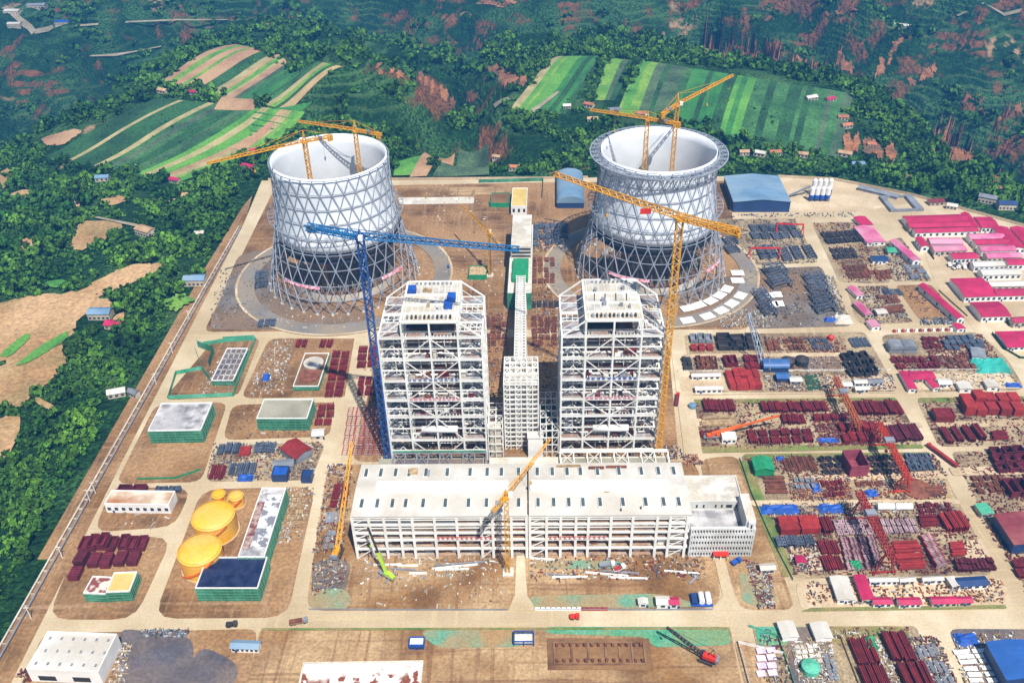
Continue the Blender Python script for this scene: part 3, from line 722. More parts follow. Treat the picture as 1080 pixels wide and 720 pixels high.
    for k in range(9): x = cx0 + (cx1 - cx0) * (k + .5) / 9; mb.box(x - .12, y0 + .6, z1 - .1, x + .12, y1 - .6, z1 + .28)
    for y in (y0, y1):
        mb.bar((cx0, y, z1 - .5), (x0, y, z0), .8); mb.bar((cx1, y, z1 - .5), (x1, y, z0), .8)
        mb.bar((cx0, y, z0), (cx0, y, z1), .8); mb.bar((cx1, y, z0), (cx1, y, z1), .8)
    for y in ys[1:-1]: mb.bar((cx0, y, z1 - .5), (x0, y, z0), .3); mb.bar((cx1, y, z1 - .5), (x1, y, z0), .3)
    mb.build('roof_truss', M['steelw'], root)
    # small roof fittings
    nfit = 11
    for k in range(nfit):
        x = cx0 + 4 + (cx1 - cx0 - 8) * k / (nfit - 1)
        MB().box(x - .55, y0 + 2.4, z1 - .05, x + .55, y0 + 4.6, z1 + 1.8).build('roof_fan', M['black'] if k % 3 else M['steelg'], root)
    for k in range(9):
        x = cx0 + 6 + (cx1 - cx0 - 12) * k / 8; MB().box(x - .5, y1 - 4.5, z1 - .05, x + .5, y1 - 3.2, z1 + 1.4).build('roof_fan', M['steelg'], root)
    for k in range(6 if right else 4):
        x = rnd.uniform(cx0 + 5, cx1 - 6); y = rnd.uniform(455, 478)
        MB().box(x, y, z1 - .05, x + rnd.uniform(1, 2.5), y + rnd.uniform(1, 2.4), z1 + 2.4).build('roof_unit', M['timber'] if not right else M['steelg'], root)
    if right:
        for k in range(4): x = cx0 + 6 + k * 6.5; MB().bar((x, 466, z1 + .2), (x + .6, 474, z1 + .2), .5).build('roof_rib', M['black'], root)
    # roof deck strip in front of the penthouse
    MB().box(xs[1] + 1.5, 455, 97.05, xs[2] - .6, 458, 97.6).build('roof_hatch', M['dark'], root)
    # banner lettering boards: square patches on the guard rails
    for z, m_, n_ in ((65, M['tarpb'] if right else mat('dull_blue_board', '#5f6f9c'), 10), (50, mat('pink_board', '#d98b95'), 11)):
        for k in range(n_):
            x = xs[1] + .5 + (xs[3] - xs[1] - 1) * (k + .5) / n_
            mb = MB(); q = .95
            mb.box(x - q, y0 - .75, z + 1.5, x + q, y0 - .6, z + 1.9); mb.box(x - .2, y0 - .76, z + .2, x + .2, y0 - .61, z + 1.5); mb.box(x - q, y0 - .75, z + .1, x + q, y0 - .6, z + .45)
            if k % 2: mb.box(x - q, y0 - .77, z + .5, x - q + .35, y0 - .62, z + 1.4)
            else: mb.box(x + q - .35, y0 - .77, z + .5, x + q, y0 - .62, z + 1.4)
            mb.build('slogan_character', m_, root)
    return root
boiler(-90.2, -28.3, 'white steel boiler house frame with blue containers on its roof', 0)
boiler(19.3, 80.7, 'white steel boiler house frame with ribbed roof, beside the yellow tower crane', 1)
for x, y, l in ((-72, 478, 'blue container on the back left corner of the boiler house roof'), (-47, 469, 'blue container on the right side of the boiler house roof'),
                (-48.5, 461, 'blue container nearest the front on the right of the boiler house roof')):
    root = thing('container', l, 'container', (x, y, 108.5), 'blue containers on the boiler house roof')
    MB().box(x - 2.4, y - 3, 108.5, x + 2.4, y + 3, 112).build('body', M['tarpb'], root)
    mb = MB(); [mb.box(x - 2.2 + k * 1.1, y - 3.1, 108.7, x - 1.9 + k * 1.1, y - 3.0, 111.8) for k in range(4)]; mb.build('door_rib', M['tarpb'], root)

# ------------------------------------------------------------------ coal bunker frame, side frames and conveyor
def grid_frame(name, label, cat, x0, x1, y0, y1, zt, nx, ny, nz, m, w=.5, deck=None, dens=0, back=None):
    root = thing(name, label, cat, ((x0 + x1) / 2, (y0 + y1) / 2, 0))
    X = [x0 + (x1 - x0) * i / nx for i in range(nx + 1)]; Y = [y0 + (y1 - y0) * i / ny for i in range(ny + 1)]; Z = [zt * i / nz for i in range(nz + 1)]
    for x in X:
        for y in Y: MB().box(x - w / 2, y - w / 2, 0, x + w / 2, y + w / 2, zt).build('column', m, root)
    for z in Z[1:]:
        mb = MB()
        for y in Y: mb.box(x0, y - w * .45, z - w * .9, x1, y + w * .45, z)
        for x in X: mb.box(x - w * .4, y0, z - w * .8, x + w * .4, y1, z - .05)
        for k in range(dens):
            y = y0 + (y1 - y0) * (k + .5) / dens; mb.box(x0, y - w * .2, z - w * .6, x1, y + w * .2, z - .1)
        mb.build('floor_beams', m, root)
        if deck: MB().box(x0 + w, y0 + w, z - .6 * w, x1 - w, y1 - w, z - .3 * w).build('deck', deck, root)
    mb = MB()
    for a, b in zip(Z[:-1], Z[1:]):
        for i in range(0, nx, 2): mb.bar((X[i], y0, a), (X[i + 1], y0, b), w * .5)
        for j in range(0, ny, 2):
            for x in (x0, x1): mb.bar((x, Y[j], a), (x, Y[j + 1], b), w * .5)
    for i in range(nx):
        for j in range(ny):
            if (i + j) % 2 == 0: mb.bar((X[i], Y[j], zt), (X[i + 1], Y[j + 1], zt), w * .5); mb.bar((X[i + 1], Y[j], zt), (X[i], Y[j + 1], zt), w * .5)
    mb.build('bracing', m, root)
    return root
g = grid_frame('coal_bunker', 'tall white bunker frame standing between the two boiler houses', 'steel frame', -16.5, 5.3, 455, 485, 54, 6, 5, 14, M['steelw'], .7, None, 6)
for k in range(13): MB().box(-15, 457, 3.9 * k + .2, -6.5, 484, 3.9 * k + 1.2).build('deck', M['concrete_w'], g); MB().box(-4.7, 457, 3.9 * k + .2, 4, 484, 3.9 * k + 1.2).build('deck', M['concrete_w'], g)
for j in range(2): MB().box(-15.5, 456 + j * 7, 54.02, 4.6, 458.4 + j * 7, 54.6).build('roof_panel', M['roofw'], g)
g2 = grid_frame('steelwork_block', 'low grey frame in the gap left of the white bunker frame', 'steel frame', -27, -17.8, 446, 472, 26, 2, 4, 4, M['steelw'], .5, None, 3)
for j, (m_, z) in enumerate(((M['soil_dark'], 14), (M['black'], 8), (M['rust'], 16), (M['concrete_w'], 24))): MB().box(-26, 466 - j * 6, .2, -19, 470.5 - j * 6, z).build('silo_block', m_, g2)
g3 = grid_frame('steelwork_block', 'low shaded frame in the gap right of the white bunker frame', 'steel frame', 6.6, 18, 446, 486, 24, 3, 6, 4, M['steelw'], .45, None, 3)
MB().box(8, 470, .2, 17, 484, 14).build('silo_block', mat('teal_dark', '#1f5450', '#173a44', .1), g3)
g4 = thing('bunker_annex', 'small white roofed annex at the foot of the bunker frame', 'annex', (1, 448, 0))
MB().box(-1.5, 446, 0, 8, 452, 17).build('wall', M['white'], g4); MB().box(-2, 445.6, 17, 8.5, 452.4, 17.8).build('roof', M['roofw'], g4)
# conveyor gallery
root = thing('conveyor_gallery', 'white lattice conveyor gallery running back from the bunker frame', 'conveyor', (-6.5, 560, 0))
cx0, cx1 = -10.2, -3.0; ya, yb = 486., 652.; za, zb = 46., 15.
zz = lambda y: za + (zb - za) * (y - ya) / (yb - ya)
mb = MB(); n = 34
for i in range(n):
    y, y2 = ya + (yb - ya) * i / n, ya + (yb - ya) * (i + 1) / n
    for x in (cx0, cx1):
        for h in (0, 4): mb.bar((x, y, zz(y) + h), (x, y2, zz(y2) + h), .6)
        mb.bar((x, y, zz(y)), (x, y, zz(y) + 4), .4); mb.bar((x, y, zz(y)), (x, y2, zz(y2) + 4), .4)
    mb.bar((cx0, y, zz(y) + 4), (cx1, y, zz(y) + 4), .5)
    mb.bar((cx0, y, zz(y) + 4), (cx1, y2, zz(y2) + 4), .35); mb.bar((cx1, y, zz(y) + 4), (cx0, y2, zz(y2) + 4), .35)
mb.build('truss', M['steelw'], root)
mb = MB(); mb.bar((-6.6, ya, za), (-6.6, yb, zb), 6.2, .3); mb.build('deck', M['concrete_w'], root)
for y in (500, 530, 560, 590, 620, 645):
    mb = MB(); mb.bar((cx0 - 1, y, 0), (cx0, y, zz(y)), .9); mb.bar((cx1 + 1, y, 0), (cx1, y, zz(y)), .9); mb.bar((cx0 - .5, y, zz(y) * .5), (cx1 + .5, y, zz(y) * .5), .6); mb.build('trestle', M['steelw'], root)

# ------------------------------------------------------------------ turbine hall
root = thing('turbine_hall', 'long white turbine hall with open framed front and rows of roof vents', 'turbine hall', (-5, 382, 0))
TX0, TX1, TY0, TY1, TH = -100.2, 88.6, 361.2, 402.8, 34.4
gx = lambda px, py=543.5: PY(px, py, TY0)[0]
cl = [gx(q) for q in (370.4, 388, 404, 420.4, 434, 457.5, 481, 507, 519, 539, 555.2)]; cr = [gx(q, 542) for q in (558.7, 576.5, 591.5, 607.7, 621, 645, 668, 694, 707.7, 726)]
LV = [8.3, 15.5, 21.0, 27.5]
for x in cl + cr:
    MB().box(x - .75, TY0 - .6, 0, x + .75, TY0 + .6, TH - .6).build('column', M['steelw'], root)
    MB().box(x - .5, TY0 + 9.5, 0, x + .5, TY0 + 10.5, TH - .6).build('column', M['steelw'], root)
for xs_, nm in ((cl, 0), (cr, 1)):
    for z in LV + [TH - 1]:
        mb = MB(); mb.box(xs_[0], TY0 - .45, z - 1.2, xs_[-1], TY0 + .45, z + .15); mb.box(xs_[0], TY0 + 9.7, z - 1, xs_[-1], TY0 + 10.3, z + .1)
        for x in xs_: mb.box(x - .3, TY0, z - .9, x + .3, TY0 + 10, z)
        mb.build('floor_beam', M['steelw'], root)
    mb = MB()
    for z in (30.8, 24.5, 33): mb.box(xs_[0], TY0 - .25, z - .35, xs_[-1], TY0 + .25, z + .1)
    mb.build('rail_beam', M['steelw'], root)
slabm = mat('hall_floor_slab', '#b9ab98', '#8f8271', .12, .9, '#a07a5c', .05, fine=(.8, .25))
for (a, b) in ((cl[0], cl[-1]), (cr[0], cr[-1])):
    for z in LV: MB().box(a + .8, TY0 + 1, z - .3, b - .8, TY0 + 9.4 if z > 9 else TY1 - 1, z - .05).build('floor_slab', slabm, root)
MB().box(TX0 + 1, TY0 + 1, .5, TX1 - 1, TY1 - 1, 1.2).build('ground_slab', slabm, root)
MB().box(TX0 + 1, TY0 + 11.5, 1.2, TX1 - 1, TY0 + 12, TH - 1).build('inner_wall', mat('hall_inner_wall', '#97816c', '#5c4b40', .1, .9, '#b9a994', .05, fine=(.6, .3)), root)
rnd = random.Random(11)
for xs_ in (cl, cr):
    for i in range(len(xs_) - 1):
        a, b = xs_[i], xs_[i + 1]
        for zi, z in enumerate([1.2] + LV[:-1]):
            for k in range(3):
                x = rnd.uniform(a + 1, b - 3); hgt_ = rnd.uniform(1, 3.2); y = TY0 + rnd.uniform(2, 6)
                MB().box(x, y, z, min(b - .9, x + rnd.uniform(1.5, 5)), y + 2, z + hgt_).build('floor_equipment', rnd.choice([M['timber'], M['steelg'], M['concrete_w'], M['rustb'], M['tarpb'] if rnd.random() < .25 else M['white'], M['soil_dark']]), root)
# cladding panels between some bays of the upper left (ribbed, open joints) 
for i in (0, 1, 2, 3, 5, 7):
    mb = MB()
    for k in range(7): z = 22.2 + k * 1.7; mb.box(cl[i] + .8, TY0 + .8, z, cl[i + 1] - .8, TY0 + 1.1, z + .7)
    mb.build('louvre_panel', M['steelg'], root)
for i in (0, 8):
    mb = MB(); [mb.box(cr[i] + .8 if i == 0 else cr[8] + .8, TY0 + .8, 3 + k * 2.2, (cr[i + 1] if i == 0 else cr[9]) - .8, TY0 + 1.1, 3.8 + k * 2.2) for k in range(13)]
    if i == 8: mb.build('louvre_panel', M['concrete_w'], root)
for i, xs_ in ((4, cl), (0, cr), (8, cr)): pass
mb = MB()
for xs_, lst in ((cl, (0, 7)), (cr, (0, 8))):
    for i in lst:
        for a, b in zip([0] + LV, LV + [TH - 1]): mb.bar((xs_[i], TY0 + .1, a), (xs_[i + 1], TY0 + .1, b - 1), .45)
mb.build('bracing', M['steelw'], root)
# end walls: open frames
for x, nm in ((TX0 + .2, 'l'), (TX1 - .2, 'r')):
    mb = MB()
    for y in (371, 382, 392, 402): mb.box(x - .6, y - .6, 0, x + .6, y + .6, TH - .5)
    for z in LV + [TH - 1]: mb.box(x - .4, TY0, z - 1, x + .4, TY1, z)
    for a, b in zip([0] + LV, LV + [TH]): mb.bar((x, 371, a), (x, 382, b), .4); mb.bar((x, 382, a), (x, 371, b), .4)
    mb.build('end_frame', M['steelw'], root)
MB().box(TX0 + 1, TY1 - 1.2, 0, TX1 - 1, TY1 - .6, TH - 1).build('back_wall', M['steelg'], root)
# roof: two halves with a low ridge and an expansion gap
RY = (TY0 + TY1) / 2
for a, b in ((TX0 - .6, cl[-1] + .5), (cr[0] - .5, TX1 + .6)):
    mb = MB(); y0, y1 = TY0 - .8, TY1 + .5
    pr = [(y0, TH - .5), (y0, TH + .1), (RY, TH + 1.9), (y1, TH + .1), (y1, TH - .5)]
    mb.add([(a, y, z) for y, z in pr] + [(b, y, z) for y, z in pr], [(i, (i + 1) % 5, 5 + (i + 1) % 5, 5 + i)[::-1] for i in range(5)] + [(0, 1, 2, 3, 4), (9, 8, 7, 6, 5)])
    rf = mb.build('roof', M['roofw'], root)
    L = b - a; a2, b2 = (a + L * .12, b - L * .11) if a < -50 else (a + 1, b - L * .12)
    mb = MB(); pr = [(RY - 3.9, TH + 1.2), (RY - 3.9, TH + 2.9), (RY, TH + 3.5), (RY + 3.9, TH + 2.9), (RY + 3.9, TH + 1.2)]
    mb.add([(a2, y, z) for y, z in pr] + [(b2, y, z) for y, z in pr], [(i, (i + 1) % 5, 5 + (i + 1) % 5, 5 + i)[::-1] for i in range(5)] + [(0, 1, 2, 3, 4), (9, 8, 7, 6, 5)])
    mb.build('ridge_vent', M['white'], root)
vback = [386.5, 402, 417.5, 432, 449.5, 472, 496, 514, 529, 547, 566.7, 582.5, 598, 612, 630, 652.5, 676, 694, 710]
vfront = [381, 397.5, 413.5, 427.5, 446, 469.5, 494, 513, 529, 547, 567.5, 584, 600, 615, 633, 657, 681, 700, 716]
for row, yy in ((vback, 394.5), (vfront, 369.3)):
    for px in row:
        x = PY(px, 500 if yy > 380 else 527.5, yy)[0]
        zt = TH + .1 + 1.8 * (1 - abs(yy - RY) / 21)
        MB().box(x - 1.25, yy - 3.7, zt - .3, x + 1.25, yy + 3.7, zt + .75).build('vent_frame', M['steelw'], root)
        MB().box(x - .95, yy - 3.3, zt + .77, x + .95, yy + 3.3, zt + .95).build('vent_louvre', mat('vent_dark', '#4b5a5c', '#3c474a', .4), root)
# stains and work clutter on the roof
for k, (px, py, wx, wy, m_) in enumerate(((436, 498, 5, 4.5, 'timber'), (452, 500, 1.4, 5, 'steelg'), (629, 494, 9, 1.2, 'rustb'), (650, 493, 12, .9, 'rustb'), (600, 492, 14, .7, 'timber'), (640, 520, 3, .4, 'timber'), (655, 538, .7, .7, 'black'), (676, 536, .7, .7, 'black'))):
    p = G(px, py, TH + .6); MB().box(p[0] - wx / 2, p[1] - wy / 2, TH, p[0] + wx / 2, p[1] + wy / 2, TH + 2.1).build('roof_material', M[m_], root)
# slogan boards: small red character panels hung along the third floor edge
for a, b, n_ in ((PY(460, 566, TY0)[0], PY(520, 566, TY0)[0], 12), (PY(578, 565, TY0)[0], PY(640, 565, TY0)[0], 12)):
    for k in range(n_):
        x = a + (b - a) * (k + .5) / n_; mb = MB(); mb.box(x - .9, TY0 - .75, 17.4, x + .9, TY0 - .65, 17.9); mb.box(x - .2, TY0 - .76, 16, x + .2, TY0 - .66, 17.4); mb.box(x - .9, TY0 - .75, 15.7, x + .9, TY0 - .65, 16.1)
        mb.build('slogan_character', mat('slogan_red', '#c2404e'), root)
# low link building behind the hall (between hall and boilers)
root = thing('heater_bay', 'flat dusty heater bay roof between the turbine hall and boiler houses', 'annex building', (-5, 420, 0))
MB().box(-97, 405, 0, -30, 440, 5).build('wall', M['steelg'], root); MB().box(-26, 405, 0, 88, 440, 5.5).build('wall', M['steelg'], root)
MB().box(-98, 404.5, 5, -29.5, 440.5, 5.6).build('roof', M['concg'], root); MB().box(-26.5, 404.5, 5.5, 88.5, 440.5, 6.1).build('roof', M['concrete_w'], root)
# deaerator frame row just behind the hall: two long framed strips seen above the roof edge
for a, b, lab in ((-88, -28.5, 'dark bay frame with green edge behind the left half of the turbine hall'), (19, 88, 'pale bay frame behind the right half of the turbine hall')):
    g = grid_frame('deaerator_bay', lab, 'steel frame', a, b, 405.5, 441, 10, 8, 3, 2, M['steelw'] if a > 0 else M['steelg'], .8)
    MB().box(a, 441.2, 10.2, b, 441.9, 11.0).build('edge_beam', M['netg'] if a < 0 else M['steelw'], g)
    MB().box(a + 2, 410, 8.6, b - 2, 436, 8.9).build('deck', M['gravel_dark'] if a < 0 else M['concg'], g)

# ------------------------------------------------------------------ control building (right of the hall)
OX0, OX1 = 89.8, 126.0; OY0 = 361.4
root = thing('control_building', 'white concrete control building with punched windows and an open roof court', 'office building', ((OX0 + OX1) / 2, 385, 0))
wm = mat('office_concrete', '#d5d5d2', '#c4c4c0', .15, .8, '#b1aea6', .04)
MB().box(OX0 + .5, OY0 + 1, 0, OX1 - .5, 382, 17).build('body', wm, root)
MB().box(OX0 + 1, OY0 + 4.5, 17, OX1 - 6, 381, 17.4).build('court_roof', M['slab_stain'], root)
MB().box(OX0 + 1, OY0 + 1.4, 17.05, OX1 - 6, OY0 + 4.8, 17.6).build('moss_strip', mat('moss_roof', '#77703f', '#8a7f52', .3), root)
# facade: piers and spandrels round real openings
nb, rows = 22, 5; HF = 22.5; mb = MB(); bw = (OX1 - OX0) / nb
for k in range(nb + 1):
    wv = .75 if 0 < k < nb else 1.6; x = OX0 + bw * k; mb.box(max(OX0, x - wv / 2), OY0 - .5, 0, min(OX1, x + wv / 2), OY0 + 1.5, HF)
for r in range(rows + 1):
    z = HF * r / rows; mb.box(OX0, OY0 - .45, max(0, z - .95), OX1, OY0 + 1.45, min(HF + .1, z + .95))
mb.build('front_wall', wm, root)
for k in range(nb):
    for r in range(rows):
        if (k < 20 or r > 0) : MB().box(OX0 + bw * k + .37, OY0 + .45, HF * r / rows + .9, OX0 + bw * (k + 1) - .37, OY0 + .6, HF * (r + 1) / rows - .9).build('window', M['glass'] if (k * 3 + r) % 4 else M['dark'], root)
mb = MB(); mb.box(OX1 - 5.5, OY0 + 1.5, 0, OX1, 384, 27); mb.build('side_wing', wm, root)
mb = MB()
for y in range(9): mb.box(OX1 - .05, OY0 + 4 + y * 2.3, 20, OX1 + .02, OY0 + 5.3 + y * 2.3, 22)
for z in (4, 9, 14, 19): [mb.box(OX1 - .05, OY0 + 4 + y * 3.3, z, OX1 + .03, OY0 + 5.6 + y * 3.3, z + 2.2) for y in range(6)]
mb.build('side_window', M['dark'], root)
mb = MB()
for y in range(1): mb.box(OX1 - 4.4, OY0 - .3, 18.5, OX1 - 1, OY0 + 1.5, 27)
mb.build('corner_pier', wm, root); MB().box(OX1 - 3.2, OY0 - .4, 20.5, OX1 - 2.2, OY0 - .32, 25.5).build('slot_window', M['dark'], root)
mb = MB(); mb.box(OX1 - 5.4, OY0 + 1.6, 27, OX1 - .1, 384, 27.5); mb.build('wing_roof', M['concrete_w'], root)
MB().box(OX0 + .5, 382, 0, OX1 - 3, 404, 22).build('rear_block', wm, root)
MB().box(OX0 + 1.2, 382.7, 22, OX1 - 3.7, 403.3, 22.5).build('rear_roof', M['concrete_w'], root)
mb = MB()
for a in ((OX0 + .5, 382, OX1 - 3, 382.7), (OX0 + .5, 403.3, OX1 - 3, 404), (OX0 + .5, 382.7, OX0 + 1.2, 403.3), (OX1 - 3.7, 382.7, OX1 - 3, 403.3)): mb.box(a[0], a[1], 22, a[2], a[3], 23.2)
mb.build('parapet', wm, root)
for k, x in enumerate((96, 100, 107, 110.5, 113.5, 119)):
    MB().box(x, 381.9, 18.3, x + (1 if k != 4 else 3.4), 381.97, 20.6).build('rear_window', M['dark'], root)
MB().box(103.8, OY0 - 3.5, 3.6, 112.6, OY0 - .5, 4.5).build('entrance_canopy', M['red'], root)
mb = MB(); [mb.bar((x, OY0 - 3.2, 0), (x, OY0 - 3.2, 3.6), .4) for x in (104.2, 108, 112.2)]; mb.build('canopy_post', M['steelw'], root)
# ------------------------------------------------------------------ generic building kit
ORD = ['first', 'second', 'third', 'fourth', 'fifth', 'sixth', 'seventh', 'eighth', 'ninth', 'tenth', 'eleventh', 'twelfth', 'thirteenth', 'fourteenth', 'fifteenth']
class Fr:
    def __init__(s, A, B, C):
        s.A = Vector(A); u = Vector(B) - s.A; s.W = u.length; s.u = u.normalized(); s.v = Vector((-s.u.y, s.u.x)); s.D = (Vector(C) - Vector(B)).dot(s.v)
    def p(s, u, v, z): q = s.A + s.u * u + s.v * v; return (q.x, q.y, z)
    def box(s, mb, u0, v0, z0, u1, v1, z1):
        return mb.add([s.p(a, b, z) for z in (z0, z1) for a, b in ((u0, v0), (u1, v0), (u1, v1), (u0, v1))], [(3, 2, 1, 0), (4, 5, 6, 7), (0, 1, 5, 4), (1, 2, 6, 5), (2, 3, 7, 6), (3, 0, 4, 7)])
    def cen(s): q = s.p(s.W / 2, s.D / 2, 0); return q
def RF(fl, fr, br, h): return Fr(G(*fl, h), G(*fr, h), G(*br, h))
def extr(f, mb, prof, a, b, axis):
    """extrude a (t,z) profile along u (axis 'u', t=v) or along v (axis 'v', t=u)"""
    n = len(prof); q = (lambda e, t, z: f.p(e, t, z)) if axis == 'u' else (lambda e, t, z: f.p(t, e, z))
    mb.add([q(a, t, z) for t, z in prof] + [q(b, t, z) for t, z in prof], [((i + 1) % n, i, n + i, n + (i + 1) % n) for i in range(n)] + [tuple(range(n)), tuple(range(2 * n - 1, n - 1, -1))])
def bld(name, label, cat, fl, fr, br, h, wall, roof, kind='flat', rise=1.5, win=0, group=None, wz=None, winm=None, parapet=True, sidewin=0, over=.5, ribs=0, door=True, z0=0):
    f = RF(fl, fr, br, h) if not isinstance(fl, Fr) else fl
    c = f.cen(); root = thing(name, label, cat, (c[0], c[1], z0), group); W, D = f.W, f.D
    mb = MB(); f.box(mb, 0, 0, z0, W, D, h); mb.build('wall', wall, root)
    if kind == 'flat':
        mb = MB(); f.box(mb, .5, .5, h, W - .5, D - .5, h + .25); mb.build('roof', roof, root)
        if parapet:
            mb = MB(); t = .5
            for a in ((0, 0, W, t), (0, D - t, W, D), (0, t, t, D - t), (W - t, t, W, D - t)): f.box(mb, a[0], a[1], h, a[2], a[3], h + 1.0)
            mb.build('parapet', wall if parapet is True else parapet, root)
    elif kind in 'uv':
        E_, T = (W, D) if kind == 'u' else (D, W)
        mb = MB(); extr(f, mb, [(-over, h - .1), (-over, h + .15), (T / 2, h + rise + .15), (T + over, h + .15), (T + over, h - .1), (T / 2, h + rise - .1)], -over, E_ + over, kind)
        ro = mb.build('roof', roof, root)
        mb = MB(); extr(f, mb, [(0.05, h), (T / 2, h + rise - .12), (T - .05, h)], .05, E_ - .05, kind); mb.build('gable', wall, root)
        if ribs:
            mb = MB()
            for k in range(ribs + 1):
                e = -over + (E_ + 2 * over) * k / ribs; q = (lambda t, z: f.p(e, t, z)) if kind == 'u' else (lambda t, z: f.p(t, e, z))
                mb.bar(q(-over, h + .25), q(T / 2, h + rise + .25), .3); mb.bar(q(T / 2, h + rise + .25), q(T + over, h + .25), .3)
            mb.build('roof_rib', M['roofw'] if ribs < 0 else roof, ro)
    elif kind in ('bu', 'bv'):
        E_, T = (W, D) if kind == 'bu' else (D, W); n = 12
        pr = [(T / 2 - (T / 2 + over) * math.cos(math.pi * i / n), h + rise * math.sin(math.pi * i / n)) for i in range(n + 1)]
        mb = MB(); extr(f, mb, pr, -over, E_ + over, kind[1]); mb.build('roof', roof, root)
    wz = wz or (h * .35, h * .75)
    for k in range(win):
        u = W * (k + .5) / win; w_ = min(1.1, W / win * .28); mb = MB(); f.box(mb, u - w_, -.12, wz[0], u + w_, .02, wz[1]); mb.build('window', winm or M['glass'], root)
    for k in range(sidewin):
        v = D * (k + .5) / sidewin; w_ = min(1.0, D / sidewin * .28); left = PR(*f.p(0, D / 2, h))[0] > 540
        mb = MB(); a, b = (-.12, .02) if left else (W - .02, W + .12); f.box(mb, a, v - w_, wz[0], b, v + w_, wz[1]); mb.build('window', winm or M['glass'], root)
    if door and win and h < 9: mb = MB(); f.box(mb, W * .5 / win * 2 - .6, -.16, 0, W * .5 / win * 2 + .6, .01, 2.3); mb.build('door', M['navy'], root)
    return root, f
_dm = bpy.data.materials.new('mixed_debris'); _dm.use_nodes = True
def debris_mat(name, cols):
    m = bpy.data.materials.new(name); m.use_nodes = True; N = m.node_tree.nodes; K = m.node_tree.links; b = N['Principled BSDF']; b.inputs['Roughness'].default_value = .8
    g = N.new('ShaderNodeNewGeometry'); r = N.new('ShaderNodeValToRGB'); r.color_ramp.interpolation = 'CONSTANT'; e = r.color_ramp.elements
    for i, c in enumerate(cols):
        el = e[i] if i < 2 else e.new(i / len(cols)); el.position = i / len(cols); el.color = (*S(c), 1)
    K.new(g.outputs['Random Per Island'], r.inputs[0]); K.new(r.outputs[0], b.inputs['Base Color']); return m
bpy.data.materials.remove(_dm)
DB = dict(mix=debris_mat('debris_mixed', ['#7b4a35', '#a9a396', '#6b2a2c', '#3c3a3d', '#b59a72', '#8a8c90', '#c4c1ba', '#4a5668', '#5a4a3c', '#6d2229', '#6a5a44', '#4a4e58']),
          red=debris_mat('debris_red', ['#6b1f24', '#7d2a2a', '#541a20', '#7a3a30', '#3c3033', '#8f7464', '#5b1a1f', '#4a3a34']),
          grey=debris_mat('debris_grey', ['#5a616c', '#434a56', '#7b818a', '#a5a5a3', '#3a3532', '#6a5646', '#5a616c']),
          pale=debris_mat('debris_pale', ['#b9b6af', '#a79d89', '#98866a', '#d6d4cf', '#8a8c90', '#8f7452', '#6f5b46']),
          rust=debris_mat('debris_rust', ['#8a4f33', '#6a3a28', '#a8744c', '#4a3028', '#b98a5c', '#5b2a2a', '#7d8086']))
DN = [0]
def debris(px, n, key='mix', size=(.3, 1.7), label=None, seed=None):
    """loose material nobody could count, scattered over a ground quad"""
    DN[0] += 1; r = random.Random(100 + DN[0]); c = [np.array(G(*q)) for q in px]; mb = MB()
    for _ in range(int(n * 2.0)):
        u, v = r.random(), r.random(); p = (c[0] * (1 - u) + c[1] * u) * (1 - v) + (c[3] * (1 - u) + c[2] * u) * v
        L = r.uniform(*size) * (1 + 1.3 * (r.random() < .2)); w_ = r.uniform(.2, .75); a = r.choice([0, 1.57, r.uniform(0, 3.14)]) + r.uniform(-.1, .1); z = r.uniform(.3, 1.1)
        d = Vector((math.cos(a), math.sin(a), 0)) * L / 2; q = Vector((p[0], p[1], .3 + z / 2)); mb.bar(q - d, q + d, w_, z)
    o = mb.build('debris', DB[key]); tag(o, label or 'loose building material and scrap strewn over the yard ground', 'debris', None, 'stuff'); return o

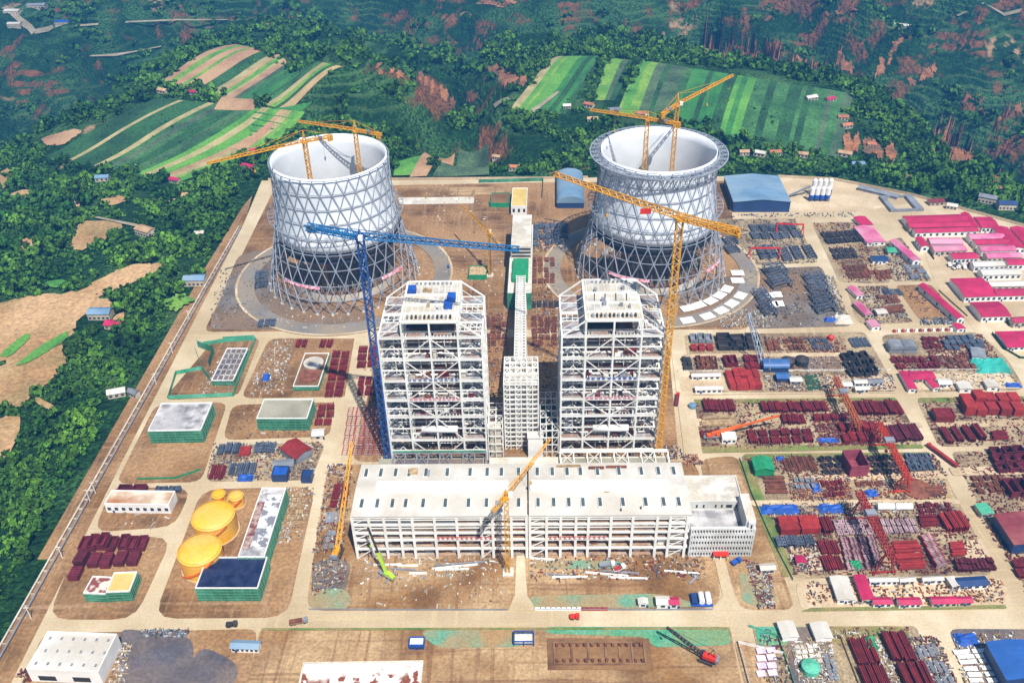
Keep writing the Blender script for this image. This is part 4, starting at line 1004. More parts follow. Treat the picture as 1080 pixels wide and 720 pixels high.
# ------------------------------------------------------------------ stacks and laydown yards
def mesh_proto(kind, w, d, h, m, r):
    """returns list of (part name, mesh) for one stored item, centred on the origin"""
    parts = []
    def add(nm, mb, mm=None):
        me = bpy.data.meshes.new(nm); me.from_pydata(mb.v, [], mb.f); me.materials.append(mm or m); parts.append((nm, me))
    if kind in ('beams_y', 'beams_x'):
        a, b = (w, d) if kind == 'beams_y' else (d, w); n = max(3, min(8, int(a / 1.0))); sw = lambda x, y: (x, y) if kind == 'beams_y' else (y, x)
        def bx(mb, x0, y0, z0, x1, y1, z1):
            p, q = sw(x0, y0), sw(x1, y1); mb.box(min(p[0], q[0]), min(p[1], q[1]), z0, max(p[0], q[0]), max(p[1], q[1]), z1)
        mb = MB()
        for t in (-.3, .3): bx(mb, -a / 2, b * t - .25, .1, a / 2, b * t + .25, .5)
        bx(mb, -.2, -b * .35, .12, .2, b * .35, .48)
        add('bearer', mb, M['timber'])
        for i in range(n):
            mb = MB(); x = -a / 2 + a * (i + .5) / n; wd = a / n * .36; e = b / 2 * r.uniform(.86, 1)
            bx(mb, x - wd, -e, .5, x + wd, e, .75); bx(mb, x - wd * .3, -e * .99, .75, x + wd * .3, e * .99, h - .3); bx(mb, x - wd, -e, h - .3, x + wd, e, h * r.uniform(.97, 1.1)); add('beam', mb)
    elif kind == 'duct':
        mb = MB(); t = .3
        mb.box(-w / 2, -d / 2, .3, w / 2, -d / 2 + t, h); mb.box(-w / 2, d / 2 - t, .3, w / 2, d / 2, h); mb.box(-w / 2, -d / 2 + t, .3, -w / 2 + t, d / 2 - t, h); mb.box(w / 2 - t, -d / 2 + t, .3, w / 2, d / 2 - t, h)
        mb.box(-w / 2 + t, -d / 2 + t, .3, w / 2 - t, d / 2 - t, .6)
        add('duct_wall', mb)
        for k in range(3):
            z = .6 + (h - 1) * k / 2; mb = MB(); o = .28
            mb.box(-w / 2 - o, -d / 2 - o, z, w / 2 + o, -d / 2, z + .3); mb.box(-w / 2 - o, d / 2, z, w / 2 + o, d / 2 + o, z + .3); mb.box(-w / 2 - o, -d / 2, z, -w / 2, d / 2, z + .3); mb.box(w / 2, -d / 2, z, w / 2 + o, d / 2, z + .3); add('stiffener', mb)
    elif kind == 'box':
        mb = MB(); mb.box(-w / 2, -d / 2, .3, w / 2, d / 2, h); add('shell', mb)
        mb = MB(); n = 5
        for k in range(n): y = -d / 2 + d * (k + .5) / n; mb.box(-w / 2 - .15, y - .15, h, w / 2 + .15, y + .15, h + .22); mb.box(-w / 2 - .15, y - .15, .3, -w / 2, y + .15, h); mb.box(w / 2, y - .15, .3, w / 2 + .15, y + .15, h)
        add('rib', mb)
    elif kind == 'frame':
        mb = MB(); n = 5
        for x in (-w / 2, 0, w / 2 - .5): mb.box(x, -d / 2, .4, x + .5, d / 2, h)
        add('chord', mb); mb = MB()
        for k in range(n): y = -d / 2 + d * k / (n - 1) * .95; mb.box(-w / 2 + .02, y, .45, w / 2 - .02, y + .3, h - .08)
        add('rung', mb, M['pinkw'] if m in (M['rust'], M['rust2'], M['rustp']) else None)
    elif kind == 'truss':
        mb = MB(); n = max(3, int(d / 4))
        for z in (.5, h):
            for x in (-w / 2, w / 2): mb.bar((x, -d / 2, z), (x, d / 2, z), .55)
        for k in range(n):
            y, y2 = -d / 2 + d * k / n, -d / 2 + d * (k + 1) / n
            for x in (-w / 2, w / 2): mb.bar((x, y, .5), (x, y2, h), .4); mb.bar((x, y, .5), (x, y, h), .35)
            mb.bar((-w / 2, y, h), (w / 2, y2, h), .5); mb.bar((w / 2, y, h), (-w / 2, y2, h), .5); mb.bar((-w / 2, y, h), (w / 2, y, h), .4); mb.bar((-w / 2, y, .5), (w / 2, y2, .5), .4)
        add('lattice', mb)
    elif kind == 'pipes':
        n = max(3, int(w / 1.5)); R_ = w / n / 2
        mb = MB(); mb.box(-w / 2, -d * .3, .1, w / 2, -d * .3 + .5, .45); mb.box(-w / 2, d * .3, .1, w / 2, d * .3 + .5, .45); mb.box(-.2, -d * .3, .12, .2, d * .35, .43); add('bearer', mb, M['timber'])
        for i in range(n): mb = MB(); x = -w / 2 + R_ * (2 * i + 1); e = d / 2 * r.uniform(.8, 1); mb.tube((x, -e, .45 + R_), (x, e, .45 + R_), R_ * .93, 9); add('pipe', mb)
    elif kind == 'ring':
        mb = MB(); n = 14; R1 = min(w, d) / 2; R0 = R1 * .72
        vs = [(rr * math.cos(6.2832 * i / n), rr * math.sin(6.2832 * i / n), z) for rr, z in ((R1, .3), (R1, h), (R0, h), (R0, .3)) for i in range(n)]
        mb.add(vs, [(k * n + i, k * n + (i + 1) % n, ((k + 1) % 4) * n + (i + 1) % n, ((k + 1) % 4) * n + i) for k in range(4) for i in range(n)]); add('ring_section', mb)
    elif kind == 'plate':
        mb = MB(); mb.box(-w / 2, -d / 2, .5, w / 2, d / 2, .8); add('sheet', mb)
        mb = MB(); mb.box(-w / 2 + .5, -d * .3, .1, w / 2 - .5, -d * .3 + .5, .5); mb.box(-w / 2 + .5, d * .3, .1, w / 2 - .5, d * .3 + .5, .5); mb.box(-.2, -d * .3, .12, .2, d * .34, .48); add('bearer', mb, M['timber'])
    return parts
KN = dict(beams_y=('steel_stack', 'steel stack', 'beams'), beams_x=('steel_stack', 'steel stack', 'beams'), duct=('steel_duct', 'steel duct', 'duct'), box=('steel_box', 'steel box', 'box'), frame=('ladder_section', 'steel section', 'flat frame'),
          truss=('lattice_truss', 'lattice truss', 'truss'), pipes=('pipe_stack', 'pipe stack', 'pipes'), ring=('ring_section', 'steel ring', 'ring'), plate=('metal_sheet', 'metal sheet', 'sheet'))
RNK = {1: [''], 2: ['back row', 'front row'], 3: ['back row', 'middle row', 'front row']}
def yard(where, px, nx, ny, kind, m, look, h=2.2, fill=(.84, .84), jit=.04, skip=0., seed=1, rot=0):
    r = random.Random(seed * 31 + nx); c = [np.array(G(*q)) for q in px]; nm, cat, noun = KN[kind]
    U = (np.linalg.norm(c[1] - c[0]) + np.linalg.norm(c[2] - c[3])) / 2; V = (np.linalg.norm(c[3] - c[0]) + np.linalg.norm(c[2] - c[1])) / 2
    w_, d_ = U / nx * fill[0], V / ny * fill[1]; e = (c[1] - c[0] + c[2] - c[3]); ang = math.atan2(e[1], e[0])
    protos = [mesh_proto(kind, w_, d_, h * q, m, r) for q in ((1, 1.25, .85) if nx * ny > 2 else (1,))]; grp = (look + ' ' + noun + ' ' + where)
    for j in range(ny):
        row = [i for i in range(nx) if r.random() >= skip]
        for n_, i in enumerate(row):
            u, v = (i + .5) / nx, (j + .5) / ny; p = (c[0] * (1 - u) + c[1] * u) * (1 - v) + (c[3] * (1 - u) + c[2] * u) * v
            if len(row) == 1: pos = ''
            else: pos = (ORD[n_] + ' from left' if n_ < len(row) - 1 else 'rightmost')
            rw = RNK[ny][j] if ny <= 3 else (('row ' + ORD[ny - 1 - j] + ' from front') if ny <= 15 else '')
            if ny > 3: rw = ORD[ny - 1 - j] + ' row back'
            if nx == 1 and ny > 1: pos = ''
            lab = ' '.join(x for x in (look, noun, where + (',' if pos or rw else ''), rw + (',' if rw and pos else ''), pos) if x)
            t = thing(nm, lab, cat, (p[0] + r.uniform(-jit, jit) * w_, p[1] + r.uniform(-jit, jit) * d_, .35), grp if nx * ny > 1 else None)
            t.rotation_euler = (0, 0, ang + r.uniform(-jit, jit) * .6 + rot)
            for pn, me_ in protos[r.randrange(len(protos))]:
                o = bpy.data.objects.new(pn, me_); COL.objects.link(o); o.parent = t
Rd, R2, Rp, Bg, Bk, Pk = M['rust'], M['rust2'], M['rustp'], M['bluest'], M['black'], M['pinkw']
# --- left side
yard('beside the small netted shed', ((90, 568), (162, 566), (150, 583), (80, 584)), 7, 1, 'duct', Rp, 'back row plum', 4, (.8, .8), .1, seed=2)
yard('behind the small netted shed', ((84, 584), (152, 583), (144, 601), (76, 602)), 5, 1, 'box', Rp, 'front row plum', 4, (.78, .72), .1, seed=3)
yard('left of the small netted shed', ((78, 600), (90, 600), (85, 614), (72, 614)), 1, 1, 'box', Rp, 'single plum', 3.4)
yard('behind the long white shed', ((126, 515), (157, 515), (155, 521), (125, 521)), 2, 1, 'duct', Rp, 'plum', 4)
yard('behind the long white shed', ((165, 516), (192, 516), (191, 521), (164, 521)), 2, 1, 'truss', Bg, 'blue-grey', 3)
yard('left of the sprawling netted slab', ((231, 469), (255, 468), (253, 481), (228, 482)), 3, 1, 'beams_y', Bg, 'grey', 2.4, seed=5)
yard('in the steel shop yard', ((254, 473), (267, 472), (265, 482), (252, 482)), 1, 1, 'box', R2, 'bright red', 2.4)
yard('at the back of the steel shop yard', ((270, 468), (292, 467), (290, 479), (268, 480)), 3, 1, 'truss', Bg, 'grey', 2.2, seed=6)
yard('in the middle of the steel shop yard', ((243, 489), (273, 488), (270, 503), (240, 504)), 4, 1, 'beams_y', Bg, 'grey', 2.2, seed=7)
yard('at the left corner of the steel shop yard', ((225, 491), (241, 490), (236, 508), (219, 508)), 3, 1, 'beams_y', Rd, 'dark red', 1.8, seed=8)
yard('behind the round netted basin', ((313, 359), (325, 359), (324, 368), (312, 368)), 2, 1, 'beams_y', Rd, 'left pair dark red', 2.2, seed=9)
yard('behind the round netted basin', ((338, 359), (352, 359), (351, 368), (337, 368)), 2, 1, 'beams_y', Rd, 'right pair dark red', 2.2, seed=10)
yard('right of the round netted basin', ((351, 371), (370, 371), (362, 420), (341, 421)), 2, 6, 'beams_y', Rd, 'dark red', 2, (.85, .85), seed=11)
yard('right of the green netted hall', ((336, 427), (355, 426), (351, 449), (331, 451)), 2, 3, 'beams_y', Rd, 'dark red', 2, (.85, .8), .1, seed=12)
yard('west of the left boiler house', ((368, 430), (404, 430), (406, 480), (360, 481)), 4, 5, 'frame', R2, 'pale-runged red', .9, (.96, .94), .01, seed=13)
yard('near the central road bend', ((378, 366), (399, 366), (399, 389), (375, 390)), 2, 3, 'beams_y', Rd, 'dark red', 2, seed=14)
yard('beside the grey disc pad', ((378, 398), (400, 398), (401, 418), (376, 419)), 3, 2, 'beams_x', Rd, 'dull red', 1.6, seed=15)
yard('left of the turbine hall back end', ((352, 512), (370, 511), (367, 536), (346, 537)), 2, 3, 'beams_x', Rd, 'dark red', 1.6, seed=16)
yard('left of the turbine hall front end', ((344, 540), (366, 539), (364, 552), (342, 553)), 2, 1, 'plate', M['steelg'], 'grey', 1, seed=17)
# --- between the towers and behind
yard('in the gravel yard left of the left tower', ((268, 288), (282, 287), (284, 305), (270, 306)), 1, 2, 'truss', Bg, 'grey', 3, seed=18)
yard('in the gravel yard nearest the road', ((272, 338), (292, 337), (292, 346), (272, 347)), 3, 1, 'beams_y', Bg, 'grey', 2, seed=19)
yard('behind the right boiler house', ((560, 318), (590, 318), (590, 326), (560, 326)), 5, 1, 'beams_y', Bk, 'brown', 1.5, seed=20)
# --- right yards, from far to near
yard('under the small red portal cranes', ((790, 238), (836, 236), (846, 252), (792, 255)), 5, 2, 'truss', Bg, 'far grey', 2, (.75, .8), .12, seed=21)
yard('in front of the small red portal cranes', ((798, 262), (855, 258), (862, 274), (796, 276)), 5, 1, 'truss', Bg, 'grey', 2, (.7, .9), .15, seed=22)
yard('on the dark laydown by the pink sheds', ((864, 246), (904, 244), (912, 256), (872, 259)), 8, 2, 'beams_y', Bk, 'dark', 1.8, (.85, .85), seed=23)
yard('in the fenced brown laydown', ((874, 263), (900, 262), (905, 273), (880, 275)), 5, 2, 'beams_x', Bk, 'dark', 1.3, seed=24)
yard('at the near end of the brown laydown', ((888, 281), (914, 280), (918, 294), (896, 296)), 5, 2, 'pipes', M['rustb'], 'rusty', 1.6, seed=25)
yard('behind the pair of white panels', ((804, 283), (826, 281), (832, 304), (812, 307)), 1, 2, 'truss', Bg, 'large blue-grey', 6, (.9, .9), seed=26)
yard('right of the white panels', ((794, 309), (808, 308), (818, 335), (804, 337)), 1, 2, 'truss', Bg, 'blue-grey', 5, (.85, .9), seed=27)
yard('beside the north-south road', ((847, 291), (866, 290), (880, 331), (862, 333)), 1, 4, 'truss', Bg, 'big dark blue-grey', 5, (1.0, .93), .02, seed=28)
yard('at the right foot of the right cooling tower', ((762, 252), (776, 251), (780, 268), (766, 270)), 1, 2, 'truss', Bg, 'small grey', 3, seed=29)
yard('in the block of small pink roofs', ((930, 306), (948, 305), (953, 312), (934, 314)), 3, 1, 'frame', Bg, 'grey', 1.2, seed=30)
yard('long brown, beside the small pink sheds', ((920, 325), (955, 322), (960, 329), (925, 333)), 1, 3, 'beams_x', M['rustb'], 'rusty', 1.4, seed=31)
yard('behind the wide grey twin sheds', ((727, 355), (750, 355), (752, 363), (728, 363)), 3, 1, 'duct', M['steelg'], 'leftmost grey', 4, seed=32)
yard('in front of the leftmost grey ducts', ((727, 365), (752, 365), (753, 371), (728, 372)), 3, 1, 'beams_x', R2, 'red', 2.4, seed=33)
yard('below the pale derrick boom', ((754, 356), (800, 355), (803, 370), (757, 371)), 3, 2, 'duct', Bk, 'large black', 4, (.86, .84), .03, seed=34)
yard('right of the black ducts', ((806, 360), (820, 360), (824, 371), (810, 371)), 2, 1, 'box', M['rustb'], 'rusty', 2, seed=35)
yard('at the east end of the far yard', ((893, 356), (912, 355), (920, 368), (900, 369)), 5, 1, 'pipes', Bg, 'dark grey', 2.4, seed=36)
yard('left end of the second yard row', ((718, 379), (728, 379), (731, 392), (721, 393)), 2, 3, 'box', Bk, 'black', 2.4, (.8, .8), seed=37)
yard('second in the second yard row', ((733, 378), (755, 378), (757, 390), (735, 391)), 4, 2, 'duct', M['rustb'], 'rust red', 2.6, (.8, .8), .06, seed=38)
yard('middle of the second yard row', ((762, 378), (776, 378), (778, 388), (764, 389)), 2, 1, 'duct', Rd, 'dark red', 4, seed=39)
yard('left of the blue arched shed', ((783, 377), (804, 376), (806, 390), (786, 391)), 4, 2, 'box', Rd, 'dark red', 2.2, seed=40)
yard('east end of the second yard row', ((885, 375), (912, 373), (928, 398), (895, 400)), 4, 3, 'duct', Bk, 'black or navy', 3.4, (.75, .75), .12, seed=41)
yard('beside the pale barrack roofs', ((763, 394), (799, 393), (803, 412), (770, 413)), 5, 2, 'box', R2, 'tall dark red', 4.2, (.9, .9), .03, seed=42)
yard('behind the long pale beams', ((740, 423), (773, 422), (776, 436), (743, 437)), 8, 1, 'beams_y', Rd, 'dark red', 2.6, (.9, .9), .03, seed=43)
yard('in the long back row of the red yard', ((801, 426), (870, 424), (874, 436), (803, 437)), 10, 1, 'beams_y', Rd, 'dark red', 2.6, (.88, .9), .03, seed=44)
yard('behind the mobile crane boom', ((822, 438), (847, 438), (850, 449), (826, 450)), 5, 1, 'beams_y', Rd, 'dark red', 2.4, seed=45)
yard('in the front row of the red yard', ((786, 455), (856, 453), (858, 468), (789, 470)), 6, 2, 'beams_y', Rd, 'dark red', 2.2, (.8, .9), .05, seed=46)
yard('under the far end of the orange gantry', ((856, 440), (893, 439), (895, 445), (858, 446)), 4, 1, 'beams_x', Rd, 'dark red', 2.4, seed=47)
yard('in the yard corner beside the crossroads', ((897, 425), (946, 424), (954, 439), (905, 441)), 9, 1, 'beams_y', Rd, 'dark red', 2.8, (.8, .9), .05, seed=48)
yard('left of the twin long pale beams', ((737, 455), (757, 454), (759, 463), (740, 464)), 4, 1, 'beams_y', Rd, 'dark red', 2, seed=49)
yard('between the orange and red gantries', ((883, 449), (922, 448), (928, 467), (888, 469)), 5, 2, 'box', Rd, 'dark red', 3.4, (.8, .8), .12, seed=50)
yard('east of the bright red gantry', ((932, 449), (966, 448), (972, 467), (938, 469)), 7, 1, 'beams_y', Rp, 'plum', 2.8, (.88, .9), .04, seed=51)
yard('pale bars before the mobile crane', ((738, 441), (776, 440), (778, 450), (740, 451)), 1, 3, 'beams_x', M['timber'], 'long pale', 1.6, (.95, .6), seed=52)
yard('behind the maroon tank house', ((1010, 420), (1072, 419), (1078, 440), (1014, 439)), 5, 2, 'box', R2, 'large bright red', 6, (.84, .84), .08, seed=53)
yard('right of the crossroads verge', ((988, 452), (1034, 450), (1040, 467), (994, 470)), 4, 1, 'beams_y', Rd, 'dark red', 3, (.6, .9), .1, seed=54)
yard('far right behind the track', ((1042, 457), (1062, 456), (1064, 464), (1044, 466)), 1, 2, 'beams_x', Rd, 'dark red', 2.4, seed=55)
yard('far right in the east yard', ((1042, 476), (1110, 474), (1120, 498), (1050, 500)), 6, 3, 'duct', Rp, 'plum', 4, (.85, .82), .08, seed=56)
yard('right of the green shed', ((824, 482), (858, 481), (862, 499), (829, 500)), 8, 1, 'pipes', M['rustb'], 'rusty', 1.6, (.85, .95), .08, seed=57)
yard('left of the big maroon duct', ((862, 483), (884, 482), (888, 502), (868, 503)), 3, 3, 'ring', Bk, 'black', 2.2, (.9, .9), .1, seed=58)
yard('under the bright red gantry', ((914, 482), (944, 481), (950, 501), (920, 503)), 4, 3, 'ring', Bk, 'black', 2.2, (.9, .9), .1, seed=59)
yard('between gantry and main cross track', ((952, 480), (980, 479), (986, 497), (958, 499)), 4, 3, 'duct', Bg, 'small blue-grey', 2, (.7, .7), .1, seed=60)
yard('in front of the green shed', ((804, 503), (829, 503), (831, 521), (807, 522)), 1, 5, 'beams_x', M['rustb'], 'rusty', 1.4, (.95, .85), seed=61)
yard('by the round brown heap', ((974, 514), (995, 513), (999, 524), (978, 525)), 1, 3, 'beams_x', M['rustb'], 'rusty', 1.3, (.95, .7), seed=62)
yard('left of the plum frame rows', ((818, 549), (862, 547), (865, 564), (821, 566)), 2, 2, 'box', R2, 'bright red', 4, (.9, .85), .02, seed=63)
yard('right of the four bright red boxes', ((862, 547), (874, 547), (879, 564), (867, 565)), 2, 1, 'beams_y', Rd, 'dark red', 3.4, (.9, .95), seed=64)
yard('in rows left of the red gantry', ((877, 550), (914, 549), (921, 565), (883, 566)), 6, 3, 'duct', Pk, 'pale pink', 1.8, (.72, .68), .05, seed=65)
yard('in rows right of the red gantry', ((926, 549), (963, 548), (970, 563), (932, 564)), 7, 2, 'frame', Pk, 'pale pink', 1.4, (.7, .85), .06, seed=66)
yard('at the right end of the frame rows', ((965, 546), (986, 545), (990, 556), (970, 557)), 1, 3, 'beams_x', Rd, 'dark red', 2.4, (.95, .85), seed=67)
yard('beside the north-south road bend', ((988, 544), (1012, 543), (1022, 562), (997, 564)), 4, 1, 'beams_y', R2, 'red', 3.6, (.86, .95), .02, seed=68)
yard('in front of the four bright red boxes', ((816, 568), (856, 567), (858, 579), (819, 580)), 4, 1, 'truss', Bg, 'dark grey', 3, (.85, .8), seed=69)
yard('before the red gantry, left half', ((862, 571), (882, 570), (890, 603), (868, 604)), 3, 2, 'beams_y', Rd, 'dark red', 1.8, (.9, .9), .03, seed=70)
yard('under the red gantry girders', ((884, 568), (922, 567), (932, 601), (892, 603)), 4, 5, 'frame', Rp, 'plum', 1.6, (.86, .86), .03, seed=71)
yard('long red, east of the red gantry', ((938, 572), (968, 571), (978, 601), (946, 603)), 1, 9, 'beams_x', R2, 'pinkish red', 1.5, (.97, .7), seed=72)
yard('slanting, east of the red gantry', ((969, 568), (982, 566), (998, 598), (985, 601)), 1, 5, 'frame', R2, 'red', 3, (.9, .95), .01, seed=73)
yard('beside the cream clearing', ((1000, 573), (1016, 572), (1020, 587), (1003, 588)), 1, 5, 'beams_x', R2, 'short red', 1.6, (.95, .8), .06, seed=74)
yard('in front of the cream clearing', ((1004, 592), (1045, 590), (1051, 603), (1009, 605)), 10, 2, 'beams_y', Rp, 'pale-topped plum', 2.6, (.85, .85), .03, seed=75)
yard('right of the long red dock', ((1056, 510), (1100, 508), (1108, 524), (1064, 527)), 4, 1, 'duct', Rp, 'plum', 4, (.85, .9), seed=76)
yard('far right edge before the main road', ((1064, 592), (1110, 590), (1120, 610), (1072, 612)), 3, 2, 'beams_y', Rd, 'dark red', 3, (.85, .85), seed=77)
yard('left group at the south edge', ((894, 675), (914, 674), (945, 735), (914, 737)), 4, 2, 'beams_y', Rd, 'deep red', 3.2, (.8, .96), .01, seed=78)
yard('right group at the south edge', ((926, 669), (950, 668), (990, 733), (958, 735)), 6, 2, 'beams_y', Rd, 'deep red', 3.2, (.82, .96), .01, seed=79)
yard('beside the southern side road', ((962, 680), (985, 678), (1012, 730), (985, 732)), 4, 3, 'pipes', M['steelg'], 'grey', 1.6, (.7, .8), .12, seed=80)
yard('left of the blue hall, back group', ((1004, 686), (1040, 684), (1052, 699), (1012, 702)), 2, 3, 'plate', M['white'], 'white', 1, (.92, .8), .05, seed=81)
yard('left of the blue hall, front group', ((1014, 703), (1064, 701), (1078, 720), (1022, 722)), 3, 3, 'plate', M['white'], 'white', 1, (.8, .7), .08, seed=82)
yard('on the walled panel yard', ((796, 683), (818, 682), (820, 714), (798, 716)), 2, 4, 'plate', mat('lilac_panel', '#d3c2d8', '#c3b2cc', .3, objr=.1), 'lilac', 1, (.85, .75), .06, seed=83)
for k, (wh, q, nx, ny, kd, mm, lk, hh_) in enumerate((
 ('in the rusty back yard, left part', ((824, 358), (846, 357), (850, 370), (827, 371)), 5, 2, 'beams_y', M['rustb'], 'rusty', 1.3), ('in the rusty back yard, right part', ((852, 357), (872, 357), (878, 370), (856, 370)), 3, 2, 'frame', Bg, 'grey', 1),
 ('before the twin grey sheds', ((936, 378), (985, 377), (992, 390), (946, 391)), 8, 2, 'beams_y', Rd, 'dark red', 1.6), ('left of the teal tarpaulin', ((992, 378), (1022, 377), (1030, 390), (1000, 391)), 5, 2, 'beams_x', M['rustb'], 'rusty', 1.6),
 ('behind the teal tarpaulin', ((990, 356), (1030, 354), (1040, 368), (998, 371)), 6, 3, 'box', Bg, 'dark', 2), ('right of the twin grey sheds', ((970, 357), (988, 356), (994, 368), (975, 370)), 3, 3, 'beams_y', Rd, 'dark red', 1.6),
 ('among the small pink sheds', ((922, 312), (944, 311), (952, 320), (930, 322)), 4, 2, 'beams_x', M['rustb'], 'brown', 1.3), ('below the upper pink shed', ((915, 286), (938, 285), (941, 295), (919, 296)), 4, 2, 'box', M['rustb'], 'brown', 1.4),
 ('right of the inner dark laydown', ((952, 280), (972, 279), (982, 295), (960, 296)), 4, 3, 'pipes', M['steelg'], 'grey', 1.3), ('behind the blue tarpaulins', ((836, 506), (858, 505), (861, 517), (839, 518)), 4, 2, 'beams_y', M['steelg'], 'grey', 1.6),
 ('in the middle rubble strip', ((864, 508), (888, 507), (892, 525), (868, 526)), 5, 3, 'beams_y', Rd, 'dark red', 1.4), ('in front of the big maroon duct', ((900, 508), (930, 507), (934, 514), (904, 515)), 6, 1, 'pipes', M['rustb'], 'rusty', 1.4),
 ('behind the white horizontal tanks', ((965, 532), (1000, 531), (1006, 542), (970, 543)), 6, 2, 'beams_y', Rd, 'dark red', 1.6), ('beside the red yard crossroads', ((1008, 452), (1018, 452), (1019, 453), (1009, 453)), 1, 1, 'plate', M['steelg'], 'grey', 1),
 ('in the east yard by the track', ((1022, 503), (1056, 501), (1064, 520), (1030, 523)), 5, 3, 'beams_y', M['rustb'], 'brown', 1.6), ('right of the large red boxes', ((1082, 422), (1120, 421), (1126, 440), (1088, 441)), 3, 2, 'box', R2, 'bright red', 5),
 ('in the grey panel court', ((836, 680), (862, 679), (868, 700), (842, 702)), 4, 4, 'plate', M['concrete_w'], 'pale', .9), ('right side of the grey panel court', ((866, 690), (878, 690), (886, 718), (874, 719)), 2, 5, 'beams_x', M['steelg'], 'grey', 1.2),
 ('along the shop road east side', ((346, 560), (362, 560), (358, 580), (340, 581)), 3, 3, 'plate', M['slate'], 'grey', .9), ('before the long netted hall', ((311, 520), (326, 520), (318, 550), (302, 551)), 3, 5, 'beams_y', M['timber'], 'pale', 1),
 ('behind the right boiler house yard', ((562, 238), (598, 236), (600, 258), (562, 261)), 6, 4, 'box', Bg, 'dark', 1.8), ('in the green netted centre yard', ((560, 272), (586, 272), (586, 300), (560, 300)), 4, 5, 'beams_x', M['rustb'], 'brown', 1.3),
 ('left of the conveyor gallery', ((512, 334), (535, 334), (535, 366), (512, 366)), 4, 5, 'frame', M['rustb'], 'brown', 1.2), ('right of the conveyor gallery', ((560, 334), (588, 334), (588, 366), (560, 366)), 4, 5, 'frame', M['rustb'], 'brown', 1.2))):
    yard(wh, q, nx, ny, kd, mm, lk, hh_, (.78, .76), .12, .12, 200 + k)
# flat white panels laid in an arc round the right cooling tower
for k, (px, py) in enumerate(((777.7, 288.7), (777.7, 296.7), (766.7, 305.7), (759, 312.3), (781, 312.7), (749.3, 318.3), (771.7, 321), (736.7, 322.7), (760.7, 328.3), (725, 326), (746, 334.3), (725, 338.7), (812, 312.3), (816, 321.7), (820, 311.5), (822, 321))):
    x, y = G(px, py); a = math.atan2(y - TC[1][1], x - TC[1][0]) + math.pi / 2 if k not in (0, 1, 12, 13, 14, 15) else 0
    wd = 5.4 if k < 12 else 3.4; pos = ['topmost of the curve', 'second of the curve', 'third on the inner arc', 'fourth on the inner arc', 'first on the outer arc', 'fifth on the inner arc', 'second on the outer arc', 'sixth on the inner arc', 'third on the outer arc', 'seventh on the inner arc', 'fourth on the outer arc', 'fifth on the outer arc', 'back left of the separate four', 'front left of the separate four', 'back right of the separate four', 'front right of the separate four'][k]
    t = thing('cladding_sheet', 'white cladding panel by the right cooling tower, ' + pos, 'panel', (x, y, .4), 'white cladding panels laid by the right cooling tower')
    t.rotation_euler = (0, 0, a)
    me_ = MB().box(-wd, -4.2, .5, wd, 4.2, .8); o = me_.build('sheet', M['white']); o.parent = t
    mb = MB(); [mb.box(-wd + .3, y_, .1, wd - .3, y_ + .4, .5) for y_ in (-3, 2.6)]; mb.box(-.2, -3, .12, .2, 3, .48); o = mb.build('bearer', M['timber']); o.parent = t

# ------------------------------------------------------------------ yellow storage tanks
def tank(label, c, r, h):
    root = thing('storage_tank', label, 'tank', (c[0], c[1], 0), 'yellow painted storage tanks')
    MB().cyl(c, r, 0, h, 40).build('shell', M['tanky'], root, smooth=False)
    MB().cyl(c, r + .25, h, h + .35, 40).build('rim', M['tanky'], root)
    vs = [(c[0] + r * math.cos(6.28318 * i / 40) * math.cos(e), c[1] + r * math.sin(6.28318 * i / 40) * math.cos(e), h + .35 + r * .2 * math.sin(e)) for e in (0, .3, .6, .9, 1.2, 1.45) for i in range(40)]
    MB().add(vs, [(j * 40 + i, j * 40 + (i + 1) % 40, (j + 1) * 40 + (i + 1) % 40, (j + 1) * 40 + i) for j in range(5) for i in range(40)] + [tuple(range(200, 240))]).build('roof', M['tanky'], root, smooth=True)
    for z in np.arange(2.4, h, 2.4): MB().cyl(c, r + .06, z, z + .14, 40).build('weld_seam', M['orange'], root)
    mb = MB()
    for k in range(40): q = lambda a, z: (c[0] + (r - .3) * math.cos(a), c[1] + (r - .3) * math.sin(a), z); a = 6.28318 * k / 40; mb.bar(q(a, h + .3), q(a, h + 1.5), .12); mb.bar(q(a, h + 1.45), q(a + 6.28318 / 40, h + 1.45), .12)
    mb.build('roof_rail', M['yellow'], root)
    mb = MB(); pa = 0
    for k in range(26):
        a = -2.4 + 1.7 * k / 25; z = .5 + (h - .5) * k / 25
        q = lambda rr, aa, z: (c[0] + rr * math.cos(aa), c[1] + rr * math.sin(aa), z)
        mb.bar(q(r, a, z), q(r + 1.1, a, z), .8, .2)
        if k: mb.bar(q(r + 1.1, a, z + 1), q(r + 1.1, pa, pz + 1), .15)
        pa, pz = a, z
    mb.build('stair', M['orange'], root); MB().cyl(c, r + .6, 0, .4, 40).build('base_ring', M['concrete'], root)
    for k in range(5): a = 1.2 * k; MB().cyl((c[0] + r * .5 * math.cos(a), c[1] + r * .5 * math.sin(a)), .4, h + r * .05, h + r * .14 + .2, 8).build('roof_nozzle', M['steelg'], root)
for lab, (lx, rx, cy), h in (('large yellow tank nearest the dark wet roof', (187.5, 233.5, 580), 13), ('large yellow tank behind the nearest one', (202, 247.5, 544), 13),
                     ('small squat yellow tank at the far left', (223.5, 237.5, 521), 6), ('small yellow tank at the far right beside the hall', (241, 256.5, 523), 7)):
    a = G(lx, cy, h); b = G(rx, cy, h); r_ = (b[0] - a[0]) / 2; tank(lab, ((a[0] + b[0]) / 2, a[1]), r_ * .97, h)

